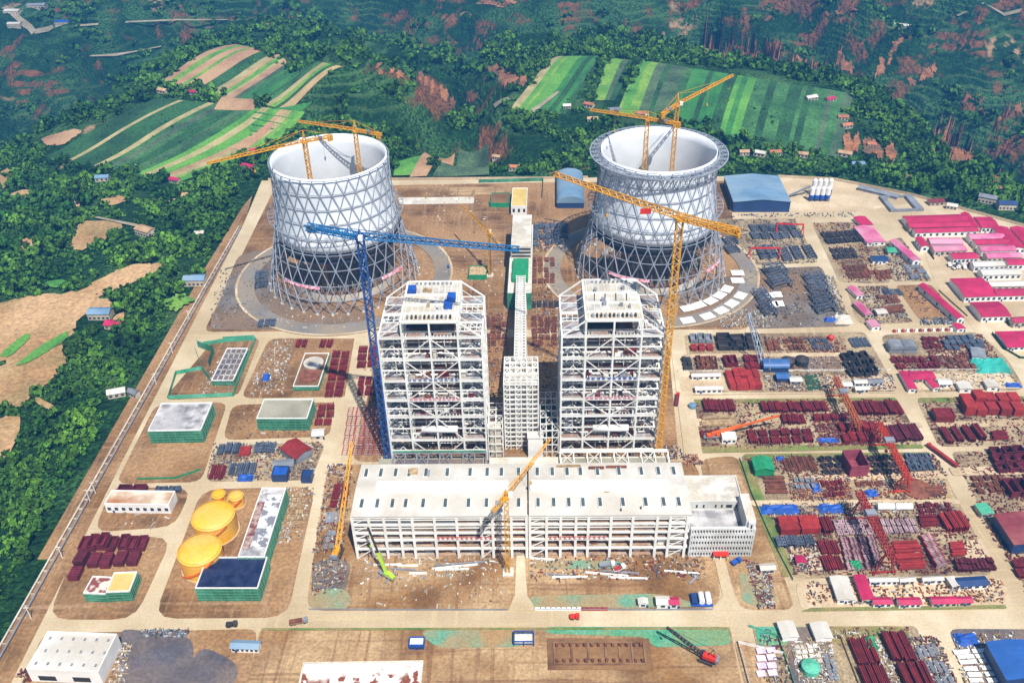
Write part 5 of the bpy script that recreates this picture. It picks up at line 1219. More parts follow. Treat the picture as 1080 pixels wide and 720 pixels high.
# ------------------------------------------------------------------ scaffold-netted buildings and large sheds
NG, NL = M['netg'], M['netl']
def netted(label, fl, fr, br, h, roof, net=NG, scaf=True, cat='building under construction', extra=None):
    root, f = bld('netted_building', label, cat, fl, fr, br, h, net, roof, parapet=M['white'])
    mb = MB()
    n = max(3, int(f.W / 4))
    for k in range(n + 1): u = f.W * k / n; mb.bar(f.p(u, -.5, 0), f.p(u, -.5, h + 1.4), .16)
    for z in np.arange(2, h + 1, 2.2): mb.bar(f.p(0, -.5, z), f.p(f.W, -.5, z), .14)
    side = f.W + .5 if PR(*f.p(f.W / 2, 0, 0))[0] < 540 else -.5
    n = max(3, int(f.D / 4))
    for k in range(n + 1): v = f.D * k / n; mb.bar(f.p(side, v, 0), f.p(side, v, h + 1.4), .16)
    for z in np.arange(2, h + 1, 2.2): mb.bar(f.p(side, 0, z), f.p(side, f.D, z), .14)
    mb.build('scaffold', mat('scaffold_tube', '#6fa58a', '#5b9478', .3), root); return root, f
netted('large green netted building with mottled grey roof by the boundary road', (156, 455), (212, 454), (226, 425), 10.5, M['slab_stain'])
netted('green netted building with plain olive-grey roof beside the vertical road', (270.5, 442), (324, 442), (331, 421.5), 10, M['concg'])
r_, f_ = netted('long green netted hall with white mottled roof beside the yellow tanks', (251, 588), (279, 588), (306, 515), 11, M['slab_stain'])
mb = MB(); f_.box(mb, 5, 8, 11.26, f_.W - 1, f_.D - 6, 11.6); mb.build('roof_membrane', mat('white_membrane', '#e9e8ea', '#77767c', .22, .8, contrast=.06), r_)
mb = MB(); f_.box(mb, .6, 6, 11.27, 4.9, f_.D - 12, 11.5); mb.build('primer_strip', mat('red_primer_roof', '#6d3430', '#a99488', .3, .9), r_)
netted('low green netted block with glossy dark blue-black wet roof', (206, 621), (272, 621), (279, 588), 10, M['navyroof'])
netted('small green netted shed in front of the plum steel boxes', (88, 626), (112, 627), (118, 609), 6.5, mat('rust_patch_roof', '#c9bdb0', '#7b3f38', .25, .9, contrast=.05))
netted('small green netted shed with pale yellow roof, right end of the pair', (112, 625), (137, 624), (141, 603.5), 7.5, M['gold'])
r_, f_ = netted('low netted block with a dark gridded slab in the netted pit', (223, 402), (246, 402), (257, 368), 4, M['gravel_dark'])
mb = MB()
for k in range(5): u = f_.W * k / 4; mb.bar(f_.p(u, 1, 4.5), f_.p(u, f_.D - 1, 4.5), .8)
for k in range(7): v = f_.D * k / 6; mb.bar(f_.p(0, v, 4.5), f_.p(f_.W, v, 4.5), .8)
mb.build('slab_beam', M['slab_stain'], r_)
r_, f_ = netted('square netted basin with round pale pool beside the red stacks', (309, 408), (336, 408), (345, 373), 3.5, M['soil_dark'])
c_ = f_.p(f_.W / 2, f_.D * .68, 0); MB().cyl(c_, 7.5, 3.6, 5.2, 28).build('basin', M['concrete_w'], r_); c2 = f_.p(f_.W / 2, f_.D * .3, 0); MB().cyl(c2, 7.5, 3.6, 4.6, 28).build('basin', M['rustb'], r_)
r_, f_ = netted('green netted conveyor transfer house with white roof and green top floor', (535.5, 309), (560.5, 309), (560, 238), 16, M['concrete_w'])
mb = MB(); f_.box(mb, 3, 16, 16.3, f_.W - 3, 50, 20); mb.build('green_roof_room', M['tarpg'], r_)
mb = MB(); f_.box(mb, 1, 56, 16.3, f_.W - 1, f_.D - 2, 28); mb.build('upper_storey', M['concrete_w'], r_)
for k in range(3): mb = MB(); f_.box(mb, 1.5, 55.8 - k * .0, 18 + k * 3.4, f_.W - 1.5, 55.98, 19.6 + k * 3.4); mb.build('opening', M['dark'], r_)
bld('pump_house', 'pale yellow roofed pump house inside the green netted pit at the back', 'building', (539, 218), (555.5, 218), (555.5, 199), 9, M['white'], M['gold'], win=3)
bld('netted_annex', 'low green netted annex left of the yellow roofed pump house', 'annex', (517, 215), (537, 215), (537, 204), 4, M['tarpg'], M['soil_dark'])
bld('netted_tank_block', 'small green netted block at the foot of the small pit crane', 'annex', (494, 291), (513, 291), (513, 281), 4, M['tarpg'], M['timber'])
bld('white_workshop', 'big plain white workshop with mottled roof at the lower left corner', 'workshop', (28, 706), (104, 709), (122, 669), 9.5, M['white'], M['roofw'], win=0, parapet=M['white'])
for u, l in ((44, 'left'), (83, 'right')):
    f_ = RF((28, 706), (104, 709), (122, 669), 9.5); uu = f_.W * (.24 if u < 60 else .72); mb = MB(); f_.box(mb, uu - 4.5, -.15, 1.5, uu + 4.5, .02, 5); mb.build('shutter_opening', M['dark'], bpy.data.objects['white_workshop'])
W_ = bpy.data.objects['white_workshop']
f_ = RF((28, 706), (104, 709), (122, 669), 9.5)
for k in range(6):
    for j in range(3): mb = MB(); u = f_.W * (k + .5 + .2 * (j % 2)) / 6; v = f_.D * (j + .5) / 3; f_.box(mb, u - .5, v - .8, 9.75, u + .5, v + .8, 10.1); mb.build('roof_hatch', M['steelg'], W_)
bld('white_workshop', 'long white shed with rust-stained roof and small dark windows', 'workshop', (110, 532), (178, 533), (187, 518.5), 7, M['white'], mat('rust_stained_roof', '#d2c2ad', '#b9a48c', .1, .9, '#a06a40', .05), win=9, wz=(2.5, 4.8))
bld('blue_roof_office', 'small white office with light blue roof at the end of the gravel yard', 'site office', (243, 683), (272, 684), (275, 676), 3.6, M['white'], M['roofb'], 'u', 1.2, win=6)
bld('arched_shed', 'pale blue arched roof shed beside the right cooling tower', 'shed', (587.5, 214), (616, 214), (613, 184), 6, M['navy'], M['roofb'], 'bv', 7)
r_, f_ = bld('batching_shed', 'large flat grey-blue roofed shed beside the cement silos', 'shed', (774, 213), (834, 213), (826, 186), 11, M['navy'], M['roofb'], 'v', 2.5, ribs=7)
bld('blue_hall', 'dark blue hall with lined roof cut off at the lower right corner', 'hall', (1062, 716), (1110, 714), (1082, 676), 9, M['navy'], mat('bright_blue_roof', '#2b5a9e', '#265292', .1, .5), 'v', 1.5, ribs=7)
bld('green_shed', 'small bright green tarpaulin shed at the corner of the east yard', 'shed', (797, 496), (817, 496), (815, 483), 5.5, M['tarpg'], M['tarpg'], 'v', 2.2)
bld('arched_shed', 'blue arched shed between the red boxes and two black tanks', 'shed', (806, 388), (832, 388), (830, 380), 4, M['navy'], mat('blue_arch_roof', '#33598c', '#3d6396', .2, .5), 'bu', 3.5)
bld('small_shed', 'blue roofed shed in front of the blue arched shed', 'shed', (820, 399), (833, 399), (832, 393), 4, M['navy'], MATS['blue_arch_roof'], 'u', 1)
for k, (a, b) in enumerate(((939, 953), (953.5, 967.5))): bld('arched_shed', ['left', 'right'][k] + ' one of the twin grey arched sheds by the crossroads', 'shed', (a, 368), (b, 368), (b - 1, 361), 4, M['steelg'], M['slate'], 'bv', 3, group='twin grey arched sheds')
bld('small_shed', 'dark blue box shed roof in the steel shop yard, nearest the camera side', 'shed', (286, 502), (302, 502), (303, 492), 5, M['navy'], M['tarpb'])
bld('small_shed', 'navy roofed cabin with white end at the right of the steel shop yard', 'shed', (317, 504), (328, 504), (329, 496), 4.5, M['navy'], M['navy'])
bld('open_shed', 'red and white striped tilted canopy over the steel shop yard', 'shed', (296, 473), (312, 484), (321, 468), 6, M['steelg'], R2, 'u', 2, ribs=8)
bld('small_shed', 'grey sheeted lean-to below the striped red canopy', 'shed', (288, 493), (309, 491), (308, 484), 5, M['steelg'], M['slate'], 'u', 1)
bld('maroon_shed', 'large maroon roofed hall with blue side wall at the far right', 'hall', (1070, 574), (1115, 572), (1090, 541), 8, M['navy'], mat('maroon_roof', '#7d3238', '#6b272e', .15, .7, '#94504e', .05), 'v', 1.2, ribs=5)
bld('maroon_shed', 'small maroon block next to a round blue tank', 'shed', (988, 440), (1008, 440), (1007, 431), 5, Rd, Rd)
bld('white_box_office', 'white box cabin beside the pale beams in the red yard', 'cabin', (762, 463), (777, 463), (776, 456), 4, M['white'], M['white'], win=3)
# big maroon open duct in the middle of the yard
yard('tall between black rings and red gantry', ((888, 486), (908, 485), (911, 503), (891, 504)), 1, 1, 'duct', mat('dusty_maroon', '#8f3c4c', '#7a3040', .2), 'huge maroon', 9, (.95, .95), seed=90)
# cement silos
root = thing('silo_group', 'group of white cement silos with blue bases beside the shed', 'silos', (*G(862, 210), 0))
for k in range(4):
    for j in range(2):
        c_ = G(855 + k * 5.6 + j * 2, 212 - j * 6); MB().cyl(c_, 2.3, 7, 14 + j * 2.5, 14).build('silo', M['white'], root); MB().cyl(c_, 2.5, 3, 7, 14).build('silo_base', M['tarpb'], root); MB().cyl(c_, 2.3, 14 + j * 2.5, 16 + j * 2.5, 14, r1=.4).build('silo_cap', M['white'], root)
        for s_ in ((-1.6, -1.6), (1.6, -1.6), (1.6, 1.6), (-1.6, 1.6)): MB().box(c_[0] + s_[0] - .25, c_[1] + s_[1] - .25, 0, c_[0] + s_[0] + .25, c_[1] + s_[1] + .25, 3.2).build('support_leg', M['navy'], root)
root = thing('feed_conveyor', 'inclined conveyor between the big shed and cement silos', 'conveyor', (*G(845, 208), 0)); a, b = G(833, 208), G(853, 206)
MB().bar((*a, 2), (*b, 10), 2.4, 1).build('belt', M['steelg'], root); [MB().bar((a[0] + (b[0] - a[0]) * t, a[1] + (b[1] - a[1]) * t, 0), (a[0] + (b[0] - a[0]) * t, a[1] + (b[1] - a[1]) * t, 2 + 8 * t), .4).build('trestle', M['steelg'], root) for t in (.3, .65, .95)]
# round tanks and domes
def drum(label, px, r, h, m, cap=.4, cat='tank', name='round_tank', group=None):
    c = G(*px); root = thing(name, label, cat, (c[0], c[1], 0), group); MB().cyl(c, r, 0, h, 20).build('shell', m, root); MB().cyl(c, r * 1.02, h, h + r * cap, 20, r1=r * .15).build('roof', m, root)
drum('left one of two black domed tanks right of the blue arched shed', (830, 385), 5, 5, Bk, .5, group='black domed tanks'); drum('right one of two black domed tanks, beside the grey pad', (845, 384), 5, 5, Bk, .5, group='black domed tanks')
drum('small light blue round tank at the corner of the red yard', (730, 430), 2.6, 3, M['roofb'], .2); drum('bright blue drum on end beside the maroon block', (987, 439), 3.2, 4.5, M['tarpb'], .1)
drum('pale green round tank in the southern slab yard', (854, 707), 4.6, 4, M['netl'], .3); drum('low round brown heap beside the bright red gantry leg', (966, 516), 9, 1.2, M['rustb'], .08, 'heap', 'scrap_heap')
drum('red ball shaped tank in the far yard row', (876, 358), 2.4, 3, M['red'], .6)
for k, (px, lab) in enumerate((((933, 537), 'left'), ((952, 537), 'right'))):
    x, y = G(*px); root = thing('horizontal_tank', lab + ' one of two white horizontal tanks behind the pale frames', 'tank', (x, y, 0), 'white horizontal tanks')
    MB().tube((x - 5, y, 2.6), (x + 5, y, 2.6), 2.1, 16).build('vessel', M['white'], root, smooth=False); MB().box(x - 3.4, y - 1.5, 0, x - 2.6, y + 1.5, 1.4).build('saddle', M['steelg'], root); MB().box(x + 2.6, y - 1.5, 0, x + 3.4, y + 1.5, 1.4).build('saddle', M['steelg'], root)
# blue crate stacks / tarps
def tarp(label, px, w_, d_, h, m=None, name='tarpaulin', cat='tarpaulin'):
    x, y = G(*px); r = random.Random(int(px[0])); mb = MB(); n = 7; vs = []
    for j in range(n):
        for i in range(n):
            e = 1 if 0 < i < n - 1 and 0 < j < n - 1 else 0; vs.append((x + (i / (n - 1) - .5) * w_ * (1 + r.uniform(-.04, .04)), y + (j / (n - 1) - .5) * d_ * (1 + r.uniform(-.05, .05)), .35 + e * h * r.uniform(.6, 1.1)))
    mb.add(vs, [(j * n + i, j * n + i + 1, (j + 1) * n + i + 1, (j + 1) * n + i) for j in range(n - 1) for i in range(n - 1)]); o = mb.build(name, m or M['tarpb']); tag(o, label, cat); return o
tarp('long bright blue tarpaulin behind the four bright red boxes', (822, 538), 24, 8, 2.4); tarp('blue tarpaulin heap left of the red gantry far leg', (876, 537), 16, 7, 2.2); tarp('small blue tarpaulin between the gantries', (919, 521), 8, 6, 2.4)
tarp('small blue tarpaulin in the rubble of the east yard', (860, 515), 6, 8, 2); tarp('blue tarpaulin among the pale sheds near the crossroads', (873, 465), 14, 4, 1.6); tarp('small blue tarpaulin at the corner by the green shed', (823, 484), 6, 4, 1.4)
tarp('blue tarpaulin in the white sheet yard', (1019, 675), 12, 8, 2.4); tarp('green tarpaulin on the deep red stacks', (917, 682), 7, 9, 4.4, M['tarpg']); tarp('teal tarpaulin spread between the dark stacks at the road', (1044, 386), 26, 20, 3, mat('teal_tarp', '#1d8a7c', '#176f66', .15, .8, '#2fa595', .1))
tarp('green tarpaulin on the gridded plum frames', (902, 597), 8, 7, 2.6, M['tarpg']); tarp('small blue tarpaulin in the far yard corner', (876, 338), 10, 5, 2); tarp('blue tarpaulin at the edge of the far white houses', (1068, 407), 12, 5, 2)
tarp('blue tarpaulin beside the netted pit road', (281, 399), 6, 8, 3); tarp('grey-blue tarpaulin at the steel shop gate', (259, 505), 10, 5, 3); tarp('cream sheet heap beside the blue tarpaulin', (889, 338), 15, 12, 3, M['concrete_w'])
# ------------------------------------------------------------------ prefab dormitories (magenta, pink and white roofs)
MG, PK, WT, RW = M['magenta'], M['pink'], M['white'], M['roofw']
dorm = [
 ('long magenta roofed block at the back of the housing area', (958, 235.5), (1022, 233.5), (1018, 226), MG, 'u', 10), ('second long magenta roofed block, just before the back one', (960, 240), (1024, 238.5), (1021, 233.5), MG, 'u', 10),
 ('magenta gabled wing at the right end of the back block', (1026, 240), (1034, 240), (1028, 225), MG, 'v', 2), ('magenta roofed wing behind the right of the housing area', (1036, 240), (1054, 240), (1048, 229), MG, 'u', 4),
 ('long magenta block with white walls across the middle back', (966, 245.5), (1032, 243.5), (1028, 239.5), MG, 'u', 10), ('pale pink block left of the housing yard', (982, 257), (1016, 257), (1012, 251), PK, 'u', 6), ('pale pink block one row nearer in the left housing yard', (986, 265), (1020, 264), (1016, 258), PK, 'u', 6),
 ('small magenta block between the road and the pale pink blocks', (972, 260), (980, 260), (975, 251), MG, 'v', 1), ('magenta block with white front in the left housing yard', (1006, 273), (1032, 272), (1030, 266), MG, 'u', 6),
 ('pale pink block farthest back right of the housing yard', (1024, 252), (1060, 251), (1056, 246), PK, 'u', 7), ('pink block second from back, right of the housing yard', (1030, 258), (1066, 257), (1062, 252), MG, 'u', 7), ('pink block third from back, right of the housing yard', (1036, 265), (1072, 264), (1068, 258.5), PK, 'u', 7),
 ('pink block fourth from back, right of the housing yard', (1042, 272), (1078, 271), (1074, 266), PK, 'u', 7), ('magenta long block running towards the camera at the right edge', (1066, 262), (1082, 262), (1062, 240), MG, 'v', 3), ('magenta block beyond the right edge of the housing', (1085, 262), (1100, 262), (1078, 240), MG, 'v', 3),
 ('white roofed block farthest of three white ones', (1028, 281), (1060, 280), (1056, 275), RW, 'u', 6), ('white roofed block in the middle of three white ones', (1037, 290), (1078, 289), (1073, 283), RW, 'u', 7), ('white roofed block nearest of three white ones', (1045, 302), (1100, 301), (1096, 296), RW, 'u', 8),
 ('magenta strip roof block behind the white roofs at the edge', (1064, 279), (1096, 279), (1090, 273), MG, 'u', 6), ('wide magenta roofed canteen with white front', (1018, 313), (1052, 312), (1036, 293), MG, 'u', 6), ('magenta roofed extension right of the wide canteen', (1052, 312), (1100, 311), (1094, 304), MG, 'u', 8),
 ('square magenta roofed hall in the middle right', (1036, 334), (1066, 333), (1056, 318), MG, 'u', 5), ('magenta roofed hall below the square one, at the edge', (1063, 366), (1100, 365), (1086, 349), MG, 'u', 6), ('small magenta roof right of the green pitch', (1070, 340), (1090, 339), (1084, 334), MG, 'u', 3),
 ('long narrow magenta shed beside the diagonal road', (1010, 336), (1017, 335), (988, 298), MG, 'v', 1), ('small magenta hut at the foot of the long narrow shed', (1010, 347), (1018, 346), (1014, 341), MG, 'v', 1), ('long narrow pink shed higher up the diagonal road', (963, 275), (971, 274), (955, 252), PK, 'v', 1),
 ('magenta roofed workshop at the top of the diagonal road', (909, 238), (921, 237), (915, 228), MG, 'v', 2), ('pink roofed workshop below the magenta one', (915, 256), (934, 255), (922, 238), PK, 'v', 3), ('small pink roofed hut, upper of two near the road bend', (904, 312), (911, 311), (905, 301), PK, 'v', 1),
 ('small pink roofed hut, lower of two near the road bend', (913, 332), (920, 331), (912, 318), PK, 'v', 1), ('magenta U shaped canteen roof beside the crossroads', (959, 410), (967, 410), (953, 392), MG, 'v', 1), ('magenta back wing of the U shaped canteen', (962, 400), (987, 399), (984, 391), MG, 'u', 4), ('magenta right wing of the U shaped canteen', (985, 409), (991, 408), (984, 399), MG, 'v', 1),
 ('magenta roofed site office with white walls beside the main road', (910, 632), (922, 632), (907, 607), MG, 'v', 2), ('low magenta roof beside the site office, first of four', (922, 636.5), (941, 636), (938, 630), MG, 'u', 3), ('low magenta roof along the main road, second of four', (949, 637), (972, 636.5), (970, 630), MG, 'u', 4), ('low magenta roof along the main road, third of four', (984, 636), (1010, 635.5), (1007, 629), MG, 'u', 4),
 ('low magenta roof along the main road, fourth of four', (1012, 635), (1026, 634.5), (1024, 629), MG, 'u', 2), ('navy roofed cabin row in the cream office yard', (1012, 618), (1043, 616), (1040, 607.5), M['navy'], 'u', 4), ('white roofed cabin left of the navy roof', (1005, 618), (1012, 617), (1008, 608), RW, 'v', 1), ('white and blue cabin row left of the site office', (884, 632), (902, 632), (891, 608), RW, 'v', 2),
 ('white long cabin behind the site office', (918, 613), (947, 612.5), (946, 608.5), RW, 'u', 5), ('short white cabin behind the office yard', (950, 613), (965, 612), (964, 608.5), RW, 'u', 3), ('white cabin with grey end in the office yard', (974, 612), (995, 611), (993, 607.5), RW, 'u', 3), ('magenta hut in the enclosure before the grey trusses', (841, 593), (850, 593), (849, 587), MG, 'v', 1),
 ('long pale pink barrack roof, back one at the yard gate', (730, 397), (760, 396.5), (760, 393.5), mat('pale_barrack_roof', '#dccdc6', '#cfbdb6', .2), 'u', 5), ('long pale pink barrack roof, front one at the yard gate', (734, 411), (762, 410.5), (762, 407), MATS['pale_barrack_roof'], 'u', 5),
 ('white cabin left of the green pitch', (834, 402), (846, 402), (845, 397), RW, 'u', 2), ('white cabin in the near row, left of the crossroads', (886, 407), (899, 407), (898, 402), RW, 'u', 3), ('white cabin second in the near row left of the crossroads', (902, 404), (915, 404), (914, 400), RW, 'u', 3), ('white cabin with grey roof third in the near row', (917, 404), (932, 403), (931, 399), M['slate'], 'u', 3), ('low white cabin in front of the near row', (903, 411), (917, 410.5), (916, 407), RW, 'u', 3),
 ('white cabin beside the magenta canteen', (991, 405), (1004, 405), (1001, 399.5), RW, 'u', 3), ('white cabin in the pale court right of the canteen', (1013, 410), (1026, 410), (1021, 403), RW, 'v', 1), ('white cabin at the right of the pale court', (1042, 408), (1054, 408), (1050, 401), RW, 'v', 1), ('grey roofed cabin above the teal tarpaulin', (1026, 376), (1040, 378), (1036, 368), M['slate'], 'v', 1),
 ('white roofed slab store at the southern crossroads', (826, 672), (842, 671), (837, 655), RW, 'v', 0), ('white roofed slab store right of the first', (861, 673), (878, 672), (871, 656), RW, 'v', 0), ('white box with a magenta neighbour before the turbine hall', (693, 637), (706, 637), (706, 629), RW, 'u', 1), ('magenta box beside the white box before the hall', (706, 637), (716, 637), (715, 630), MG, 'u', 1),
 ('small pale cabin in the forecourt right of centre', (674, 636), (683, 636), (682, 631), RW, 'v', 1), ('white cabin beside the rubble right of the control building', (803, 601), (818, 600), (816, 594), RW, 'u', 2), ('small white cabin at the netted hall road', (313, 474), (324, 474), (324, 470), RW, 'u', 1), ('small white cabin before the olive roofed netted building', (329, 460), (341, 459), (341, 452), M['roofw'], 'u', 1),
 ('pale green cabin beside the maroon hall', (1036, 542), (1048, 541), (1042, 531), M['netl'], 'v', 2), ('pale pink cabin left of the red yard gate', (920, 345), (929, 344), (928, 337), PK, 'v', 1), ('white cabin in the block of small pink roofs', (926, 331), (936, 330), (934, 325), RW, 'u', 1), ('navy long cabin on the dark laydown', (921, 275), (937, 275), (934, 270), M['navy'], 'u', 2), ('green sheet cabin on the dark laydown', (937, 266), (946, 266), (943, 261), M['netl'], 'u', 1)]
for lab, fl, fr, br, rm, ax_, nw in dorm:
    tall = fl[1] < 345 and fl[0] > 950
    bld('prefab_block', lab, 'prefab building', fl, fr, br, 5.6 if tall else 3.6, M['white'] if (fl[0] + fl[1]) % 3 else M['plaster'], rm, ax_, 1.6 if tall else .9, win=nw, group='prefab blocks with coloured roofs', ribs=0, sidewin=3 if tall and ax_ == 'v' else 0)
o = struct(MB().prism([G(*q) for q in ((1059, 337), (1072, 336.5), (1076, 342), (1063, 343))], .1, 1.0), 'lawn', M['grass_pitch']); o = struct(MB().prism([G(*q) for q in ((848, 397), (861, 396), (867, 410), (852, 412))], .1, .6 + zinc()), 'lawn', M['grass_pitch'])
# L-shaped open concrete frame at the far road
root = thing('walled_enclosure', 'grey low walled enclosure at the far end of the concrete yard', 'walls', (*G(960, 216), 0)); f_ = Fr(G(939, 224), G(974, 223), G(962, 208))
mb = MB(); [f_.box(mb, *a) for a in ((0, 0, 0, f_.W, 1.4, 3), (0, f_.D - 1.4, 0, f_.W, f_.D, 3), (0, 1.4, 0, 5, f_.D - 1.4, 3), (f_.W - 7, 1.4, 0, f_.W, f_.D - 1.4, 3))]; mb.build('wall', M['steelg'], root)
bld('long_low_store', 'long grey roofed store along the far boundary road', 'store', (905, 198), (946, 208), (952, 206), 3, M['steelg'], M['slate'], 'u', 1)
# excavated foundation with walls, bottom slab
root = thing('foundation_pit', 'brown foundation pit with five shuttered cells in the front field', 'foundation', (*G(632, 688), 0)); f_ = Fr(G(584, 702), G(682, 702), G(681, 678))
fmud = mat('pit_walls', '#6b4a34', '#57392a', .3, .95, '#8a6a4c', .1); mb = MB()
for a in ((0, 0, 0, f_.W, .8, 1.5), (0, f_.D - .8, 0, f_.W, f_.D, 1.5), (0, .8, 0, .8, f_.D - .8, 1.5), (f_.W - .8, .8, 0, f_.W, f_.D - .8, 1.5)): f_.box(mb, *a)
for t in (.2, .38, .57, .72, .86): f_.box(mb, f_.W * t - .5, .8, 0, f_.W * t + .5, f_.D - .8, 1.4)
mb.build('trench_wall', fmud, root); mb = MB(); f_.box(mb, -3, -2.5, .1, f_.W + 3, f_.D + 2.5, .75); mb.build('pit_floor', M['soil_dark'], root)
for k in range(13):
    for v in (f_.D * .16, f_.D * .84): mb = MB(); u = f_.W * (k + .5) / 13; f_.box(mb, u - .6, v - .6, .75, u + .6, v + .6, 2.6); mb.build('rebar_stub', M['rustb'], root)
root = thing('foundation_slab', 'white edged slab with flaking rust red surface at the bottom edge', 'slab', (*G(380, 712), 0)); f_ = Fr(G(312, 748), G(441, 746), G(441, 700))
mb = MB(); f_.box(mb, 0, 0, .1, f_.W, f_.D, 1.4); mb.build('slab', mat('flaked_slab', '#7d3f2c', '#e9e4da', .25, .9, '#e4dfd2', .06, contrast=.04), root); mb = MB(); f_.box(mb, 0, f_.D, .1, f_.W, f_.D + .8, 2.2); f_.box(mb, f_.W, 0, .1, f_.W + .8, f_.D + .8, 2.2); f_.box(mb, -.8, 0, .1, 0, f_.D + .8, 2.2); mb.build('edge_wall', M['concrete_w'], root)
root = thing('steel_rack', 'blue painted steel rack frame beside the main road', 'rack', (*G(552, 674), 0)); f_ = Fr(G(542, 681), G(563, 681), G(563, 670)); mb = MB()
for u in (0, .5, 1):
    for v in (0, 1): mb.bar(f_.p(f_.W * u, f_.D * v, 0), f_.p(f_.W * u, f_.D * v, 4), .5)
for z in (2, 4): mb.bar(f_.p(0, 0, z), f_.p(f_.W, 0, z), .4); mb.bar(f_.p(0, f_.D, z), f_.p(f_.W, f_.D, z), .4); mb.bar(f_.p(0, 0, z), f_.p(0, f_.D, z), .4); mb.bar(f_.p(f_.W, 0, z), f_.p(f_.W, f_.D, z), .4)
mb.build('frame', M['blue'], root); mb = MB(); f_.box(mb, .4, .4, 1.8, f_.W - .4, f_.D - .4, 2.1); mb.build('tray', M['concrete_w'], root)
bld('white_unit', 'white roofed plant unit with blue base on the brown field', 'plant unit', (431, 681), (447, 681), (446, 672), 3, M['tarpb'], M['white'], win=2)
root = thing('tank_skid', 'blue skid with two white tanks beside the hall forecourt road', 'tank skid', (*G(740, 632), 0)); f_ = Fr(G(729, 640), G(752, 640), G(752, 627)); mb = MB(); f_.box(mb, 0, 0, .3, f_.W, f_.D, 1.1); mb.build('skid', M['tarpb'], root)
for u in (.5, .82): MB().tube(f_.p(f_.W * u, 1, 2.6), f_.p(f_.W * u, f_.D - 1, 2.6), 1.6, 14).build('tank', M['white'], root)
mb = MB(); f_.box(mb, .5, .8, 1.1, f_.W * .28, f_.D - 1, 3); mb.build('pump_box', M['navy'], root)
# barrier row: white then red water barriers along the main road
for k in range(14):
    x, y = G(567 + k * 5.4 + .5, 642.5); t = thing('road_barrier', ('white' if k < 9 else 'red') + ' road barrier along the main road, ' + ORD[k] + ' from the left end', 'barrier', (x, y, .3), 'road barriers along the main road'); w_ = 1.7
    m_ = WT if k < 9 else R2; mb = MB(); mb.add([(a * w_, b, z) for z, bb in ((0, .9), (.5, .8), (1.3, .4)) for a, b in ((-1, -bb), (1, -bb), (1, bb), (-1, bb))], [(3, 2, 1, 0), (8, 9, 10, 11)] + [(r_ * 4 + i, r_ * 4 + (i + 1) % 4, r_ * 4 + 4 + (i + 1) % 4, r_ * 4 + 4 + i) for r_ in (0, 1) for i in range(4)]); o = mb.build('body', m_); o.parent = t
for k in range(14):
    x, y = G(943 + k * 4.6, 350 - k * .12); t = thing('marker_block', ('white' if k % 2 else 'red') + ' marker block at the wide crossing, ' + ORD[k] + ' from the left', 'barrier', (x, y, .3), 'red and white marker blocks by the wide crossing')
    mb = MB(); mb.add([(a, b, z) for z, q in ((0, 1.2), (1.8, .7)) for a, b in ((-q, -q), (q, -q), (q, q), (-q, q))], [(3, 2, 1, 0), (4, 5, 6, 7), (0, 1, 5, 4), (1, 2, 6, 5), (2, 3, 7, 6), (3, 0, 4, 7)]); o = mb.build('block', WT if k % 2 else R2); o.parent = t
# trucks
def truck(label, px, ang, cabm, bedm, l=9, load=None, group=None):
    x, y = G(*px); t = thing('truck', label, 'truck', (x, y, .2), group); t.rotation_euler = (0, 0, ang)
    def pt(nm, mb, m_): o = mb.build(nm, m_); o.parent = t
    pt('chassis', MB().box(-l / 2, -1.1, .7, l / 2, 1.1, 1.1), M['black']); pt('cab', MB().box(l / 2 - 2.1, -1.25, 1.1, l / 2, 1.25, 3.1), cabm); pt('windscreen', MB().box(l / 2, -1.05, 2.0, l / 2 + .05, 1.05, 2.8), M['glass'])
    pt('bed', MB().box(-l / 2, -1.25, 1.1, l / 2 - 2.4, 1.25, 2.4 if load is None else 1.4), bedm)
    if load: pt('load', MB().box(-l / 2 + .3, -1.1, 1.4, l / 2 - 2.8, 1.1, 2.8), load)
    for q in (-.36, -.2, .34):
        for s_ in (-1, 1): pt('wheel', MB().tube((l * q, s_ * .95, .55), (l * q, s_ * 1.25, .55), .52, 10), M['black'])
truck('red dump truck on the road right of the right boiler house', (714, 423), 1.35, M['red'], Rp, 13); truck('long red loaded trailer parked by the crossroads', (993, 482), 2.05, R2, Rp, 24, R2); truck('small red pickup truck on the main road', (606, 652), 0, M['red'], M['red'], 5)
truck('grey flatbed truck at the corner of the central road', (315, 657), .2, M['steelg'], M['timber'], 10, M['rustb']); truck('small dark truck on the road by the yellow tanks', (245, 660), .1, Bk, Bk, 6); truck('white truck parked behind the canteen', (1008, 284), .3, WT, WT, 7)
truck('white van in the hall forecourt beside steel bars', (653, 601), .4, WT, WT, 7, R2); truck('white truck beside the black steel below the hall', (640, 597), .1, WT, M['steelg'], 9); truck('blue truck right of the control building entrance', (776, 594), .5, M['tarpb'], M['tarpb'], 6)
for k in range(7): truck('small car parked before the housing yard, ' + ORD[k] + ' from the left', (1001 + k * 5.3, 281 + (k % 2) * 2.6), 1.4, [WT, Bk, M['steelg'], WT, R2, Bk, WT][k], [WT, Bk, M['steelg'], WT, R2, Bk, WT][k], 4.4, None, 'cars parked before the housing yard')
